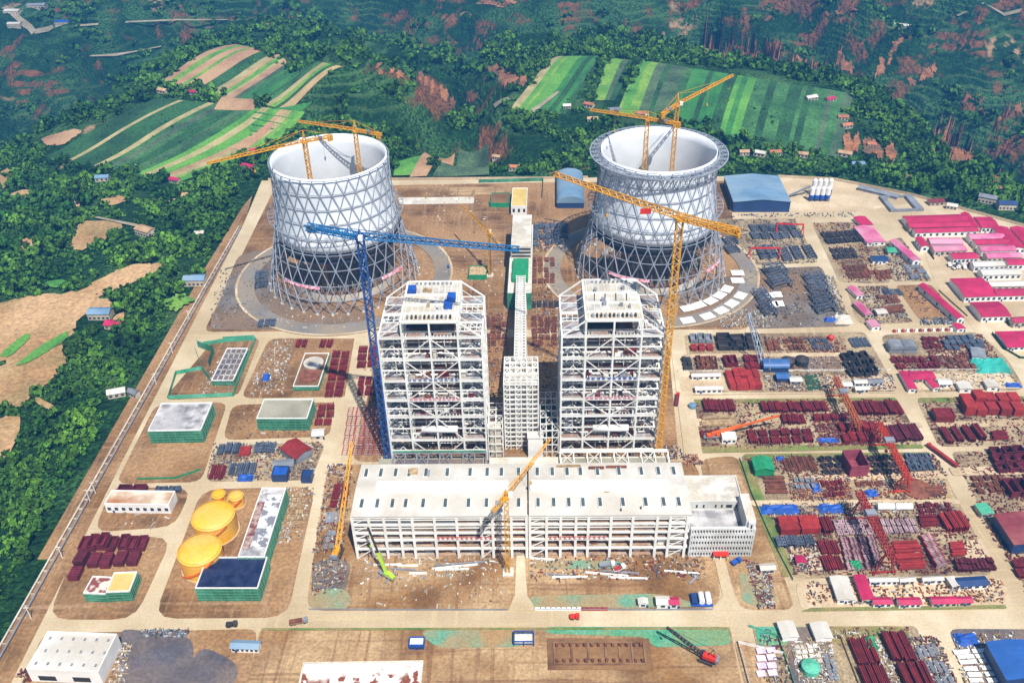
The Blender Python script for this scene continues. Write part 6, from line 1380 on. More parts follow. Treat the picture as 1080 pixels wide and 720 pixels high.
# long white steel pieces lying before the turbine hall
r = random.Random(4)
for k, (px, py, L, a) in enumerate(((409, 596, 16, .02), (426, 601, 14, -.05), (430, 597, 12, 0), (480, 598, 26, .12), (486, 595, 30, .1), (478, 601, 18, .05), (572, 590, 14, -.1), (589, 607, 16, -.1), (601, 609, 20, .02), (640, 606, 24, -.12), (655, 604, 20, -.1), (662, 610, 22, -.05), (719, 604, 20, -.12), (731, 612, 8, .8), (441, 605, 10, 0))):
    x, y = G(px, py); t = thing('steel_girder', 'long white steel girder lying before the turbine hall, ' + ORD[k] + ' of the row' if k < 15 else '', 'girder', (x, y, .35), 'white girders lying before the turbine hall'); t.rotation_euler = (0, 0, a)
    mb = MB(); mb.box(-L / 2, -.45, 0, L / 2, .45, .12); mb.box(-L / 2, -.1, .12, L / 2, .1, .7); mb.box(-L / 2, -.45, .7, L / 2, .45, .82); o = mb.build('beam', M['steelg'] if k % 3 == 1 else M['steelw']); o.parent = t
# green netting fences (thin standing screens)
def screen(label, pts, h=2.2, m=None, name='netting_screen', cat='safety screen', post=4, closed=False):
    w_ = [G(*q) for q in pts]; 
    if closed: w_.append(w_[0])
    root = thing(name, label, cat, (w_[0][0], w_[0][1], 0)); mb = MB(); pm = MB()
    for (x0, y0), (x1, y1) in zip(w_[:-1], w_[1:]):
        mb.bar((x0, y0, h / 2 + .3), (x1, y1, h / 2 + .3), .12, h); L = math.hypot(x1 - x0, y1 - y0); n = max(1, int(L / post))
        for k in range(n + 1): q = (x0 + (x1 - x0) * k / n, y0 + (y1 - y0) * k / n); pm.bar((*q, 0), (*q, h + .6), .16)
    mb.build('net', m or NL, root); pm.build('post', M['steelg'], root); return root
screen('green netting screen round the excavated pit by the boundary road', ((215, 364), (260, 358), (270, 359), (246, 418), (178, 421), (186, 395), (213, 390)), 3.2)
screen('standing green net across the back of the netted pit', ((236, 361), (269, 359)), 5, NL); screen('slack green net hung beside the gridded slab', ((207, 372), (214, 392), (222, 402)), 6, NL); screen('green net curtain left of the gridded slab', ((209, 366), (226, 372), (221, 388)), 6, NG)
screen('green netting round the back pit by the pump house', ((505, 193), (573, 191), (572, 209)), 3.5, NG); screen('green netting along the front of the back pit', ((515, 216), (538, 216)), 3, NG)
screen('low green netting at the foot of the brown plot', ((145, 506), (185, 505), (212, 496)), 1.6, M['tarpg']); screen('green netting along the front of the hall forecourt', ((326, 643), (440, 643.5), (535, 643.5)), 1.2, M['steelg']); screen('grey netting along the right part of the forecourt', ((566, 643.5), (690, 643.5), (752, 643)), 1.2, M['steelg'])
screen('green mesh screen beside the control building', ((780, 484), (792, 520), (812, 566), (836, 612)), 1.6, NG); screen('white wall round the lilac panel yard', ((826, 690), (778, 678), (800, 760)), 2, WT, 'yard_wall', 'wall'); screen('yellow rail fence beside the deep red stacks', ((886, 672), (920, 760)), 1.4, M['timber'], 'yard_fence', 'fence')
screen('green screen along the slab yard', ((790, 661), (820, 672), (850, 760)), 2, NL); screen('long white wall behind the housing yards', ((715, 392.5), (800, 392), (868, 391.5), (940, 391)), 1.6, M['concrete_w'], 'yard_wall', 'wall'); screen('white wall along the pale court', ((952, 391.5), (1060, 390.5)), 1.6, M['concrete_w'], 'yard_wall', 'wall')
screen('boundary wall along the far edge of the site', ((283, 190.5), (413, 190), (560, 189), (620, 188)), 2.5, M['concrete'], 'boundary_wall', 'wall'); screen('boundary wall along the curved north-east edge', ((820, 187), (880, 190), (960, 206), (1080, 239), (1160, 262)), 2.5, M['concrete'], 'boundary_wall', 'wall')
screen('dark mesh at the edge of the housing lawn', ((990, 307), (1020, 334)), 1.2, M['grass'], 'hedge', 'hedge'); screen('dark hedge beside the diagonal road, upper part', ((955, 238), (985, 274)), 1.6, M['grass_pitch'], 'hedge', 'hedge'); screen('dark hedge beside the diagonal road, lower part', ((1003, 296), (1018, 312)), 1.6, M['grass_pitch'], 'hedge', 'hedge'); screen('dark hedge curving round the right edge lawn', ((1046, 352), (1058, 368), (1075, 378), (1100, 379)), 1.8, M['grass_pitch'], 'hedge', 'hedge')
# pipe rack line along the boundary road
root = thing('pipe_line', 'long low pair of pipes beside the left boundary road', 'pipeline', (*G(60, 600), 0)); a, b = G(252, 240), G(-18, 715); a2, b2 = G(255, 240), G(-11, 715)
MB().bar((*a, 1.2), (*b, 1.2), .8).build('pipe', M['concrete_w'], root); MB().bar((*a2, 1.2), (*b2, 1.2), .8).build('pipe', M['steelg'], root)
for k in range(60): t = (k + .5) / 60; x, y = a[0] + (b[0] - a[0]) * t, a[1] + (b[1] - a[1]) * t; MB().box(x - .6, y - .3, -.2, x + 2.6, y + .3, .85).build('support', M['concrete'], root)
for k, (px, py) in enumerate(((33, 652), (66, 588), (95, 528), (101, 520), (165, 405), (182, 372), (200, 338), (30, 655))[:7]):
    x, y = G(px, py); t = thing('utility_pole', 'thin grey utility pole beside the boundary pipe, ' + ORD[k] + ' from the camera', 'utility pole', (x, y, 0), 'utility poles along the boundary road'); MB().cyl((x, y), .28, 0, 10, 8, r1=.18).build('pole', M['steelw'], t); MB().box(x - 1.6, y - .12, 8.8, x + 1.6, y + .12, 9.1).build('crossarm', M['steelw'], t)
# loose material
for q, n, k in ((((225, 468), (342, 466), (328, 505), (218, 507)), 420, 'mix'), (((285, 358), (310, 358), (300, 416), (262, 418)), 220, 'pale'), (((262, 428), (345, 426), (340, 460), (240, 463)), 60, 'mix'),
   (((232, 285), (285, 268), (290, 345), (218, 348)), 130, 'grey'), (((290, 325), (400, 335), (400, 347), (290, 347)), 60, 'pale'), (((560, 235), (600, 232), (600, 262), (562, 266)), 330, 'mix'), (((450, 255), (535, 255), (535, 350), (440, 350)), 130, 'pale'), (((560, 270), (590, 270), (588, 352), (560, 352)), 130, 'mix'),
   (((512, 330), (535, 330), (535, 372), (512, 372)), 160, 'rust'), (((560, 330), (590, 330), (590, 372), (562, 372)), 160, 'rust'), (((765, 232), (838, 231), (860, 278), (790, 280)), 330, 'grey'), (((785, 284), (866, 282), (897, 344), (760, 347)), 260, 'grey'), (((868, 290), (878, 289), (897, 338), (884, 339)), 120, 'pale'),
   (((755, 325), (812, 328), (815, 345), (760, 346)), 220, 'pale'), (((858, 236), (908, 236), (914, 245), (864, 246)), 130, 'rust'), (((872, 260), (914, 258), (935, 297), (893, 298)), 240, 'rust'), (((922, 262), (955, 257), (982, 296), (945, 296)), 330, 'mix'), (((895, 303), (936, 302), (962, 339), (915, 342)), 300, 'mix'), (((950, 303), (980, 302), (1008, 330), (975, 334)), 60, 'rust'),
   (((972, 336), (1008, 335), (1005, 342), (970, 343)), 120, 'grey'), (((805, 356), (890, 355), (892, 372), (808, 373)), 300, 'rust'), (((720, 378), (925, 376), (930, 392), (722, 392)), 320, 'mix'), (((805, 396), (870, 394), (872, 412), (808, 413)), 200, 'mix'), (((870, 396), (940, 395), (946, 412), (872, 412)), 240, 'mix'),
   (((970, 356), (1035, 353), (1060, 385), (985, 388)), 450, 'red'), (((938, 376), (1030, 375), (1050, 391), (955, 392)), 340, 'red'), (((990, 394), (1065, 392), (1076, 408), (992, 411)), 150, 'pale'), (((735, 424), (945, 421), (970, 470), (740, 474)), 620, 'red'), (((855, 436), (900, 435), (925, 470), (865, 471)), 400, 'red'), (((970, 422), (1100, 420), (1120, 468), (990, 470)), 330, 'red'),
   (((785, 482), (985, 479), (1000, 503), (800, 505)), 420, 'red'), (((830, 505), (895, 504), (900, 527), (835, 529)), 400, 'rust'), (((900, 504), (995, 503), (1002, 527), (905, 528)), 260, 'rust'), (((800, 532), (1004, 530), (1010, 545), (812, 547)), 380, 'mix'), (((815, 547), (1020, 544), (1048, 604), (838, 607)), 760, 'red'), (((830, 575), (862, 575), (868, 604), (838, 604)), 130, 'mix'),
   (((1005, 478), (1110, 476), (1130, 540), (1035, 545)), 380, 'red'), (((1035, 548), (1100, 540), (1140, 640), (1085, 630)), 300, 'red'), (((848, 614), (1058, 611), (1060, 636), (852, 638)), 330, 'rust'), (((346, 490), (372, 490), (362, 580), (330, 586)), 330, 'mix'), (((330, 590), (368, 589), (360, 625), (328, 628)), 90, 'mix'),
   (((380, 588), (535, 586), (535, 606), (385, 612)), 130, 'pale'), (((560, 586), (745, 585), (745, 612), (560, 612)), 220, 'mix'), (((380, 612), (535, 608), (530, 640), (380, 642)), 50, 'pale'), (((786, 590), (812, 600), (818, 642), (800, 642)), 200, 'mix'), (((720, 480), (735, 480), (740, 490), (722, 492)), 60, 'rust'),
   (((700, 470), (716, 470), (722, 484), (702, 484)), 50, 'mix'), (((800, 664), (828, 664), (838, 730), (806, 730)), 90, 'mix'), (((832, 674), (876, 674), (888, 730), (845, 730)), 330, 'pale'), (((870, 663), (960, 662), (965, 676), (880, 676)), 60, 'mix'), (((955, 672), (990, 672), (1015, 735), (980, 738)), 330, 'mix'), (((1004, 668), (1070, 668), (1100, 730), (1020, 732)), 330, 'pale'),
   (((915, 672), (925, 672), (960, 735), (945, 735)), 120, 'pale'), (((150, 664), (200, 664), (198, 672), (148, 672)), 120, 'grey'), (((128, 680), (140, 676), (130, 735), (110, 735)), 100, 'pale'), (((300, 515), (332, 514), (318, 570), (290, 575)), 120, 'pale'), (((392, 357), (400, 357), (402, 430), (376, 430)), 80, 'rust'), (((125, 540), (180, 540), (178, 556), (120, 556)), 14, 'pale'),
   (((228, 380), (250, 380), (244, 416), (205, 417)), 60, 'pale'), (((560, 374), (590, 374), (590, 470), (562, 470)), 160, 'mix'), (((512, 374), (528, 374), (528, 470), (512, 470)), 160, 'rust'), (((440, 194), (500, 194), (520, 235), (440, 240)), 60, 'pale'), (((20, 706), (35, 705), (35, 718), (20, 720)), 20, 'red'), (((778, 226), (900, 224), (900, 229), (760, 230)), 60, 'grey')):
    debris(q, n, k)
# ------------------------------------------------------------------ village houses
vil = [((170, 99), 'tan house cluster at the lower edge of the striped fields', 'mud', 14), ((203, 101), 'pink roofed house at the edge of the striped fields', 'magenta', 9), ((108, 192), 'pale farmhouse with a blue panel roof in the left woods', 'roofb', 14), ((183, 194), 'small magenta roofed house in the left woods', 'magenta', 11), ((260, 182), 'pale house just left of the left cooling tower', 'magenta', 15), ((268, 163), 'pink roofed house behind the left crane jib', 'magenta', 9),
 ((150, 250), 'mud coloured farmyard among the trees', 'mud', 18), ((205, 303), 'long light blue roofed house near the boundary road', 'roofb', 18), ((105, 338), 'two storey white house with blue-grey roof at the clearing', 'roofb', 18), ((119, 349), 'dark magenta roofed house beside the white one', 'magenta', 14), ((140, 420), 'small grey roofed hut in the dense woods', 'slate', 8), ((124, 420), 'pale hut at the end of the brown strip', 'concrete_w', 12),
 ((211, 251), 'small white hut near the upper boundary road', 'roofw', 8), ((598, 116), 'white walled house behind the right tower crane jib', 'roofw', 9), ((620, 114), 'orange roofed house behind the right cooling tower', 'brick', 12), ((625, 130), 'white house left of the right cooling tower', 'mud', 12), ((648, 120), 'blue-grey roofed house above the right cooling tower', 'slate', 14), ((676, 124), 'orange roofed house half hidden by the crane mast', 'brick', 11),
 ((542, 181), 'orange roofed house just beyond the back wall', 'brick', 11), ((523, 170), 'tan hut beyond the back wall', 'mud', 9), ((785, 165), 'tan house behind the grey-blue shed, leftmost of the row', 'mud', 10), ((800, 166), 'white house with orange roof behind the grey-blue shed', 'roofw', 12), ((818, 165), 'tall orange house behind the grey-blue shed', 'brick', 12), ((846, 167), 'pale tall house near the cement silos', 'mud', 11),
 ((877, 109), 'magenta roofed house on the upper right slope', 'magenta', 12), ((857, 107), 'long white roof on the upper right slope', 'roofw', 14), ((889, 128), 'orange brick house on the right hillside', 'brick', 11), ((894, 137), 'lower pink brick house on the right hillside', 'brick', 12), ((910, 112), 'small white house among hillside trees', 'roofw', 9), ((890, 166), 'tan roofed house above the cement silos', 'mud', 14),
 ((905, 178), 'blue roofed hut by the upper concrete yard', 'roofb', 13), ((919, 157), 'brick hut right of the hillside lane', 'brick', 9), ((1040, 215), 'house cluster beyond the north-east boundary road', 'slate', 16), ((1062, 222), 'dark house at the far right beyond the boundary', 'navy', 16), ((988, 218), 'brick sheds beyond the boundary road', 'rust', 14), ((1003, 222), 'white hut beyond the boundary road', 'roofw', 9),
 ((65, 27), 'bright blue roofed building in the far valley', 'tarpb', 26), ((12, 16), 'white building at the far top left', 'roofw', 30), ((38, 10), 'grey building at the far top left', 'slate', 34), ((15, 30), 'low white shed below the far top left road', 'roofw', 24), ((950, 32), 'pale sheds on the far right hillside', 'roofw', 26)]
for (px, lab, rm, sz) in vil:
    p = GT(*px)
    if p is None: continue
    z = hz(*p) - .5; a = (px[0] * 7 % 10) / 10 - .5; u = Vector((math.cos(a), math.sin(a))); v = Vector((-u.y, u.x)); A = Vector(p) - u * sz / 2; Bq = A + u * sz; C_ = Bq + v * sz * .55
    f = Fr(tuple(A), tuple(Bq), tuple(C_)); h = z + (6.5 if sz > 14 else 4.6)
    bld('house', lab, 'house', f, None, None, h, M['plaster'], M[rm], 'u', 2.0, win=3 if sz < 15 else 5, wz=(z + 1.8, z + 3.4), group='village houses around the site', door=False, z0=z - 3)
    CLEAR.append([tuple(Vector(p) + Vector(q)) for q in ((-sz * .6, -sz * .9), (sz * .6, -sz * .9), (sz * .6, sz * .5), (-sz * .6, sz * .5))])
# ------------------------------------------------------------------ trees
def leaf_mat(name, c1, c2, c3):
    m = mat(name, c1, c2, .09, .9, c3, .02, island=.55, objr=.25); m.node_tree.nodes['Principled BSDF'].inputs['Specular IOR Level'].default_value = .2; return m
LEAF = [leaf_mat('foliage_dark', '#2c561d', '#102c13', '#4a7024'), leaf_mat('foliage_mid', '#37631e', '#143614', '#567e28')]
def crown_np(n, rs, rx=1., rz=.85, lobes=6):
    """n leaf-clump quads spread through an uneven crown of radius about 1 with its base at z=0"""
    L = rs.normal(size=(lobes, 3)) * [.42, .42, .28] + [0, 0, .95]; Rr = rs.uniform(.38, .62, lobes); k = rs.randint(0, lobes, n)
    d = rs.normal(size=(n, 3)); d /= np.linalg.norm(d, axis=1)[:, None]; rad = Rr[k] * rs.uniform(.72, 1.05, n)
    c = L[k] + d * rad[:, None]; c[:, 2] = np.maximum(c[:, 2] * rz, .12); s = rs.uniform(.13, .26, n) * (1 if n > 60 else 1.5)
    nn = d + rs.normal(size=(n, 3)) * .45; nn /= np.linalg.norm(nn, axis=1)[:, None]; t = np.cross(nn, rs.normal(size=(n, 3))); t /= np.linalg.norm(t, axis=1)[:, None]; b = np.cross(nn, t)
    q = np.stack([c - t * s[:, None] - b * s[:, None], c + t * s[:, None] - b * s[:, None] * .8, c + t * s[:, None] * .9 + b * s[:, None], c - t * s[:, None] + b * s[:, None] * .9], 1)
    return q.reshape(-1, 3) * [rx, rx, 1]
rs = np.random.RandomState(12)
PROTO = []
for k in range(5):
    V = crown_np(150, rs, lobes=7); me_ = bpy.data.meshes.new('crown'); npmesh(me_, V, np.arange(len(V)).reshape(-1, 4)); me_.materials.append(LEAF[k % 2])
    mb = MB().cyl((0, 0), .075, -.15, .75, 6, r1=.035)
    for a in (0, 2.1, 4.2): mb.bar((0, 0, .45), (.3 * math.cos(a), .3 * math.sin(a), .85), .04)
    mt = bpy.data.meshes.new('trunk'); mt.from_pydata(mb.v, [], mb.f); mt.materials.append(M['bark']); PROTO.append((me_, mt))
FAR = [crown_np(26, rs, lobes=4).reshape(-1, 4, 3) for _ in range(8)]
# candidate positions on a jittered grid
def cand(x0, x1, y0, y1, st):
    a = np.arange(x0, x1, st); b = np.arange(y0, y1, st); X, Y = np.meshgrid(a, b); X = X + rs.uniform(-.45, .45, X.shape) * st; Y = Y + rs.uniform(-.45, .45, Y.shape) * st; return X.ravel(), Y.ravel()
parts_ = [cand(-900, 0, 250, 560, 5.6), cand(-900, 760, 560, 1000, 7.6), cand(-1000, 1000, 1000, 1350, 9.5), cand(-1300, 1300, 1350, 2300, 13)]
X = np.concatenate([p[0] for p in parts_]); Y = np.concatenate([p[1] for p in parts_]); Rr = np.concatenate([np.full(len(p[0]), r) for p, r in zip(parts_, (3.3, 4.6, 5.6, 7.0))]) * (.45 + 1.0 * rs.uniform(0, 1, len(X)) ** 1.7)
Z = hgt(X, Y); dx, dy, dz = X, Y, Z - CH
cz = CM[2][0] * dx + CM[2][1] * dy + CM[2][2] * dz; pxx = (CM[0][0] * dx + CM[0][1] * dy + CM[0][2] * dz) / cz * FPX + 540; pyy = (CM[1][0] * dx + CM[1][1] * dy + CM[1][2] * dz) / cz * FPX + 360
ok = (pxx > -60) & (pxx < 1140) & (pyy > -30) & (pyy < 760)
EDGE = [G(*q) for q in ((247, 236), (258, 206), (270, 188), (413, 186.5), (560, 185.5), (700, 183), (820, 184), (885, 187), (965, 203), (1085, 234), (1300, 300))] + [(1500, -300), (G(-40, 790)[0], -300), G(-40, 790), G(5, 640), G(92, 480), G(146, 395)]
ok &= pdist(X, Y, EDGE) > 3
jj = rs.uniform(-4, 3, len(X))
for c in CLEAR: ok &= pdist(X, Y, c) > np.where(Y > 930, 2.5, 1.0)
io = np.zeros(len(X), bool)
for c in ORCH: io |= pdist(X, Y, c) < -1
inf = np.zeros(len(X), bool)
for c in FIELDS: inf |= pdist(X, Y, c) < jj
Rr[inf & io] *= rs.uniform(.15, .38, (inf & io).sum()); ok &= ~inf | io
# density: thin out by noise, more open ground far away
dn = fbm(X / 60, Y / 60, 3); ok &= (dn > -.13) | (Y < 900); dn2 = fbm(X / 25 + 9, Y / 25, 2); ok &= (dn2 > -.2) | (Y < 640)
ok &= ~((Y > 1350) & (fbm(X / 110, Y / 110, 3) < -.02))
sl_ = np.abs(hgt(X + 3, Y) - hgt(X - 3, Y)) / 6 + np.abs(hgt(X, Y + 3) - hgt(X, Y - 3)) / 6; ok &= sl_ < .85
X, Y, Z, Rr = X[ok], Y[ok], Z[ok], Rr[ok]; pxx = pxx[ok]; pyy = pyy[ok]
inn = (pxx > 2) & (pxx < 1078) & (pyy > 2) & (pyy < 716); dist = np.sqrt(X ** 2 + Y ** 2 + (Z - CH) ** 2); key = np.where(inn, Rr / dist, 0); order = np.argsort(-key); near = order[:300]; rest = order[300:]
# rows of the dense plantation on the lower left have smaller, closer crowns
side = lambda a: 'left' if a < 540 else 'right'
LB = {}
nearY = sorted(near, key=lambda i: (round(pyy[i] / 18), pxx[i]))
rows_ = {}
for i in nearY: rows_.setdefault(int(round(pyy[i] / 18)), []).append(i)
names_ = sorted(rows_); 
for rr_, key_ in enumerate(names_):
    lst = rows_[key_]
    for n_, i in enumerate(lst):
        t = thing('tree', 'round green tree in the plantation left of the boundary road', None, (X[i], Y[i], Z[i]), None) if False else bpy.data.objects.new('tree', None)
        if t.name not in COL.objects: COL.objects.link(t)
        t.location = (X[i], Y[i], Z[i]); t['label'] = 'dark green bushy tree in the dense wood left of the boundary road'; t['category'] = 'tree'; t['group'] = 'trees of the dense wood left of the boundary road'
        R_ = Rr[i] * 1.05; t.scale = (R_, R_, R_ * rs.uniform(.95, 1.35)); t.rotation_euler = (0, 0, rs.uniform(0, 6.28)); pr = PROTO[rs.randint(0, 5)]
        for nm, me_ in (('crown', pr[0]), ('trunk', pr[1])): o = bpy.data.objects.new(nm, me_); COL.objects.link(o); o.parent = t
print('trees', len(near), 'rest', len(rest))
def wood(idx, name, label, m):
    qs = []
    for k in range(8):
        sel = idx[k::8]
        if len(sel) == 0: continue
        a = rs.uniform(0, 6.28, len(sel)); R_ = Rr[sel]; c, s = np.cos(a), np.sin(a); P_ = FAR[k].reshape(-1, 3)
        x = (P_[None, :, 0] * c[:, None] - P_[None, :, 1] * s[:, None]) * R_[:, None] + X[sel][:, None]; y = (P_[None, :, 0] * s[:, None] + P_[None, :, 1] * c[:, None]) * R_[:, None] + Y[sel][:, None]
        z = P_[None, :, 2] * (R_ * rs.uniform(.9, 1.3, len(sel)))[:, None] + Z[sel][:, None] - .3; qs.append(np.stack([x, y, z], -1).reshape(-1, 3))
    V = np.concatenate(qs); me_ = bpy.data.meshes.new(name); npmesh(me_, V, np.arange(len(V)).reshape(-1, 4)); me_.materials.append(m); o = bpy.data.objects.new(name, me_); COL.objects.link(o); tag(o, label, 'woodland', None, 'stuff')
rest = np.array(rest); 
wood(rest[X[rest] < -150], 'woodland', 'dense green woodland covering the slopes left of the site', LEAF[0]); wood(rest[X[rest] >= -150], 'woodland', 'green woodland on the slopes behind and right of the site', LEAF[1])
# ------------------------------------------------------------------ cranes
def lat(mb, p, q, w0, w1, seg, cw=.35, dw=.2, tri=False):
    """lattice boom between p and q with square (or triangular) section"""
    p = Vector(p); q = Vector(q); d = q - p; L = d.length; d.normalize()
    up = Vector((0, 0, 1)) if abs(d.z) < .9 else Vector((0, 1, 0))
    a = d.cross(up).normalized(); b = a.cross(d).normalized()
    offs = [(-.5, -.5), (.5, -.5), (0, .5)] if tri else [(-.5, -.5), (.5, -.5), (.5, .5), (-.5, .5)]
    n = max(2, int(L / seg)); prev = None
    for i in range(n + 1):
        t = i / n; w_ = w0 + (w1 - w0) * t; c = p + (q - p) * t; cur = [c + a * (o[0] * w_) + b * (o[1] * w_) for o in offs]
        if prev:
            for k in range(len(offs)):
                mb.bar(prev[k], cur[k], cw); k2 = (k + 1) % len(offs)
                mb.bar(prev[k] if i % 2 else prev[k2], cur[k2] if i % 2 else cur[k], dw)
        prev = cur
    return mb
def tower_crane(label, base, zj, tip, tail, mm, mj=None, mw=2.6, jw=2.2, apex=8, cat='tower crane', group=None, counter='concrete_w', luff=False, hook=None, seg=3.0, cw=.4, dw=.28, z0=0):
    mj = mj or mm; x, y = base; root = thing('tower_crane', label, cat, (x, y, z0), group)
    MB().box(x - mw * 1.4, y - mw * 1.4, z0, x + mw * 1.4, y + mw * 1.4, z0 + 1.4).build('footing', M['concrete_w'], root)
    lat(MB(), (x, y, z0 + 1.4), (x, y, zj - 1.5), mw, mw, seg, cw, dw).build('mast', mm, root)
    T = Vector(tip); A = Vector(tail); c = Vector((x, y, zj)); jd = (T - c); jd.z = 0; jd.normalize(); sd = Vector((jd.y, -jd.x, 0))
    MB().cyl((x, y), mw * .85, zj - 1.8, zj - .2, 14).build('slewing_ring', mm, root)
    cb = c + sd * (mw * .9) + jd * 1.5; MB().box(cb.x - 1.2, cb.y - 1.2, zj - .6, cb.x + 1.2, cb.y + 1.2, zj + 2.0).build('cab', M['white'], root)
    ap = c + Vector((0, 0, apex))
    if apex > 2:
        mb = MB()
        for s_ in (-1, 1): mb.bar(c + sd * s_ * mw * .4 + jd * .8, ap, .45); mb.bar(c + sd * s_ * mw * .4 - jd * 1.2, ap, .45)
        mb.bar(c + Vector((0, 0, apex * .5)) - sd * .8, c + Vector((0, 0, apex * .5)) + sd * .8, .3); mb.build('apex_frame', mm, root)
    lat(MB(), c + jd * 1.2 + Vector((0, 0, .6)), T, jw, jw * .75, 2.6, cw * .9, dw, True).build('jib', mj, root)
    mb = lat(MB(), c - jd * 1.2, A, jw, jw, 2.6, cw * .9, dw); mb.bar(c - jd * 1.2 - Vector((0, 0, .7)), A - Vector((0, 0, .7)), jw * .9, .25); mb.build('counter_jib', mj, root)
    for k in range(3):
        q = A + jd * (1 + 1.5 * k); ang = math.atan2(jd.y, jd.x)
        mb = MB(); mb.bar(q + Vector((0, 0, .8)), q + Vector((0, 0, -3.4)), 1.2, 2.2); mb.build('counterweight', M[counter], root)
    w_ = A + jd * (A - c).length * .45 + Vector((0, 0, 1)); MB().box(w_.x - 1.3, w_.y - 1.1, w_.z - .8, w_.x + 1.3, w_.y + 1.1, w_.z + 1.1).build('winch', M['steelg'], root)
    if apex > 2:
        mb = MB(); mb.bar(ap, c + (T - c) * .38 + Vector((0, 0, 1)), .2); mb.bar(ap, c + (T - c) * .75 + Vector((0, 0, 1)), .2); mb.bar(ap, A + Vector((0, 0, .8)), .25); mb.build('tie_bar', mm, root)
    f = hook or .55; h = c + (T - c) * f; dz = 14
    mb = MB(); mb.bar(h, h - Vector((0, 0, dz)), .12); mb.box(h.x - .6, h.y - .6, h.z - dz - 1.6, h.x + .6, h.y + .6, h.z - dz); mb.box(h.x - 1, h.y - 1, h.z - .9, h.x + 1, h.y + 1, h.z - .4); mb.build('hook_block', mm, root)
    return root
B = G(410, 487); zj = ZT(*B, 249)
tower_crane('tall blue tower crane reaching across in front of the left cooling tower', B, zj, (*G(548, 262, zj), zj), (*G(323, 239, zj), zj), M['blue'], M['cyan'], 3.6, 3.2, 4, counter='timber', seg=3.6, cw=.58, dw=.4)
B = G(693, 484); zj = ZT(*B, 229)
r = tower_crane('tall yellow tower crane beside the right boiler house', B, zj, (*G(585, 183, zj), zj), (*G(781, 245, zj), zj), M['yellow'], None, 3.4, 3.0, 3, counter='yellow', seg=3.6, cw=.55, dw=.4)
q = G(681, 221, zj); MB().box(q[0] - 3, q[1] - .6, zj - 2.5, q[0] + 3, q[1] - .3, zj + .8).build('jib_banner', M['red'], r)
def in_tower(label, mx, my, yp, tip, tail, apex, **k):
    x, z = PY(mx, my, yp); tower_crane(label, (x, yp), z, (*G(*tip, z), z), (*G(*tail, z), z), M['yellow'], None, 2.8, 2.0, apex, group='yellow tower cranes inside the cooling towers', counter='yellow', cw=.55, dw=.38, z0=1.4, **k)
in_tower('yellow crane in the left cooling tower with its jib swung out far left', 321, 149, 662, (218, 172), (351, 143.5), 9)
in_tower('yellow crane in the left cooling tower whose jib crosses the back rim', 374.3, 137, 705, (314, 127.6), (402, 142), 8)
in_tower('smaller yellow crane in the right cooling tower pointing left over the rim', 683, 125, 690, (622, 115.6), (718, 131), 6)
in_tower('larger yellow crane in the right cooling tower with raised boom pointing right', 714.5, 110, 700, (773, 79), (697.8, 121), 9)
B = G(536, 604); zj = ZT(*B, 523)
tower_crane('yellow tower crane standing right in front of the turbine hall', B, zj, (*G(580, 462, zj), zj), (*G(519, 540, zj), zj), M['yellow'], None, 2.2, 1.7, 5, counter='steelg', cw=.36, dw=.24)
B = G(517, 291); zj = ZT(*B, 246)
tower_crane('small yellow crane in the green netted pit behind the left boiler house', B, zj, (*G(487, 216, zj), zj), (*G(527, 258, zj), zj), M['yellow'], None, 2, 1.5, 5, counter='concrete_w', cw=.4, dw=.28)
def crawler(label, base, foot_r, tip, mb_, body, cat='crawler crane', w=1.6, cw=.35, ang=None, group=None, bs=1.0):
    x, y = base; root = thing('crawler_crane', label, cat, (x, y, 0), group); T = Vector(tip); d = T - Vector((x, y, 0)); d.z = 0; d = d.normalized() if d.length > .1 else Vector((0, 1, 0)); s_ = Vector((d.y, -d.x, 0)); z = .5
    for k in (-1, 1):
        a = Vector((x, y, 1.1)) + s_ * k * 2.6 * bs
        mb = MB(); mb.bar(a - d * 4 * bs, a + d * 4 * bs, 1.1 * bs, 1.5 * bs); mb.build('crawler_track', M['black'], root)
    MB().cyl((x, y), 1.7 * bs, 1.0, 2.4, 14).build('turntable', M['black'], root)
    c = Vector((x, y, 3.6)); mb = MB(); mb.bar(c - d * 5 * bs, c + d * 2.2 * bs, 3.6 * bs, 2.2 * bs); mb.build('body', body, root)
    mb = MB(); mb.bar(c - d * 6.4 * bs, c - d * 5.05 * bs, 4.2 * bs, 2.6 * bs); mb.build('counterweight', M['steelg'], root)
    cb = c + d * 2.2 * bs + s_ * 1.5 * bs; mb = MB(); mb.bar(cb - d * .6, cb + d * 1.6 * bs, 1.5 * bs, 2.3 * bs); mb.build('cab', M['glass'], root)
    lat(MB(), Vector((x, y, 3.4)) + d * 2.2 * bs, T, w, w * .55, w * 1.3, cw, cw * .65).build('boom', mb_, root)
    g_ = c - d * 3 * bs + Vector((0, 0, 7 * bs)); mb = MB(); mb.bar(c - d * 4 * bs, g_, .35); mb.bar(c, g_, .3); mb.build('gantry', mb_, root)
    mb = MB(); mb.bar(g_, T, .14); mb.build('pendant_line', M['black'], root)
    mb = MB(); dz = max(4, T.z * .5); mb.bar(T, T - Vector((0, 0, dz)), .12); mb.box(T.x - .5, T.y - .5, T.z - dz - 1.2, T.x + .5, T.y + .5, T.z - dz); mb.build('hook_block', mb_, root)
    return root
def tipz(base, px, py, yoff): # boom tip in the plane y = base_y + yoff
    x, z = PY(px, py, base[1] + yoff); return (x, base[1] + yoff, z)
B = G(356, 584); crawler('yellow crawler crane boom rising along the left end of the turbine hall', B, 3, tipz(B, 371, 466, 48), M['yellow'], M['yellow'], w=2.3, cw=.4)
B = G(745, 696); crawler('red crawler crane with long black boom on the bare soil in front', B, 3, tipz(B, 703, 661, 10), M['black'], M['red'], w=1.5, bs=.95)
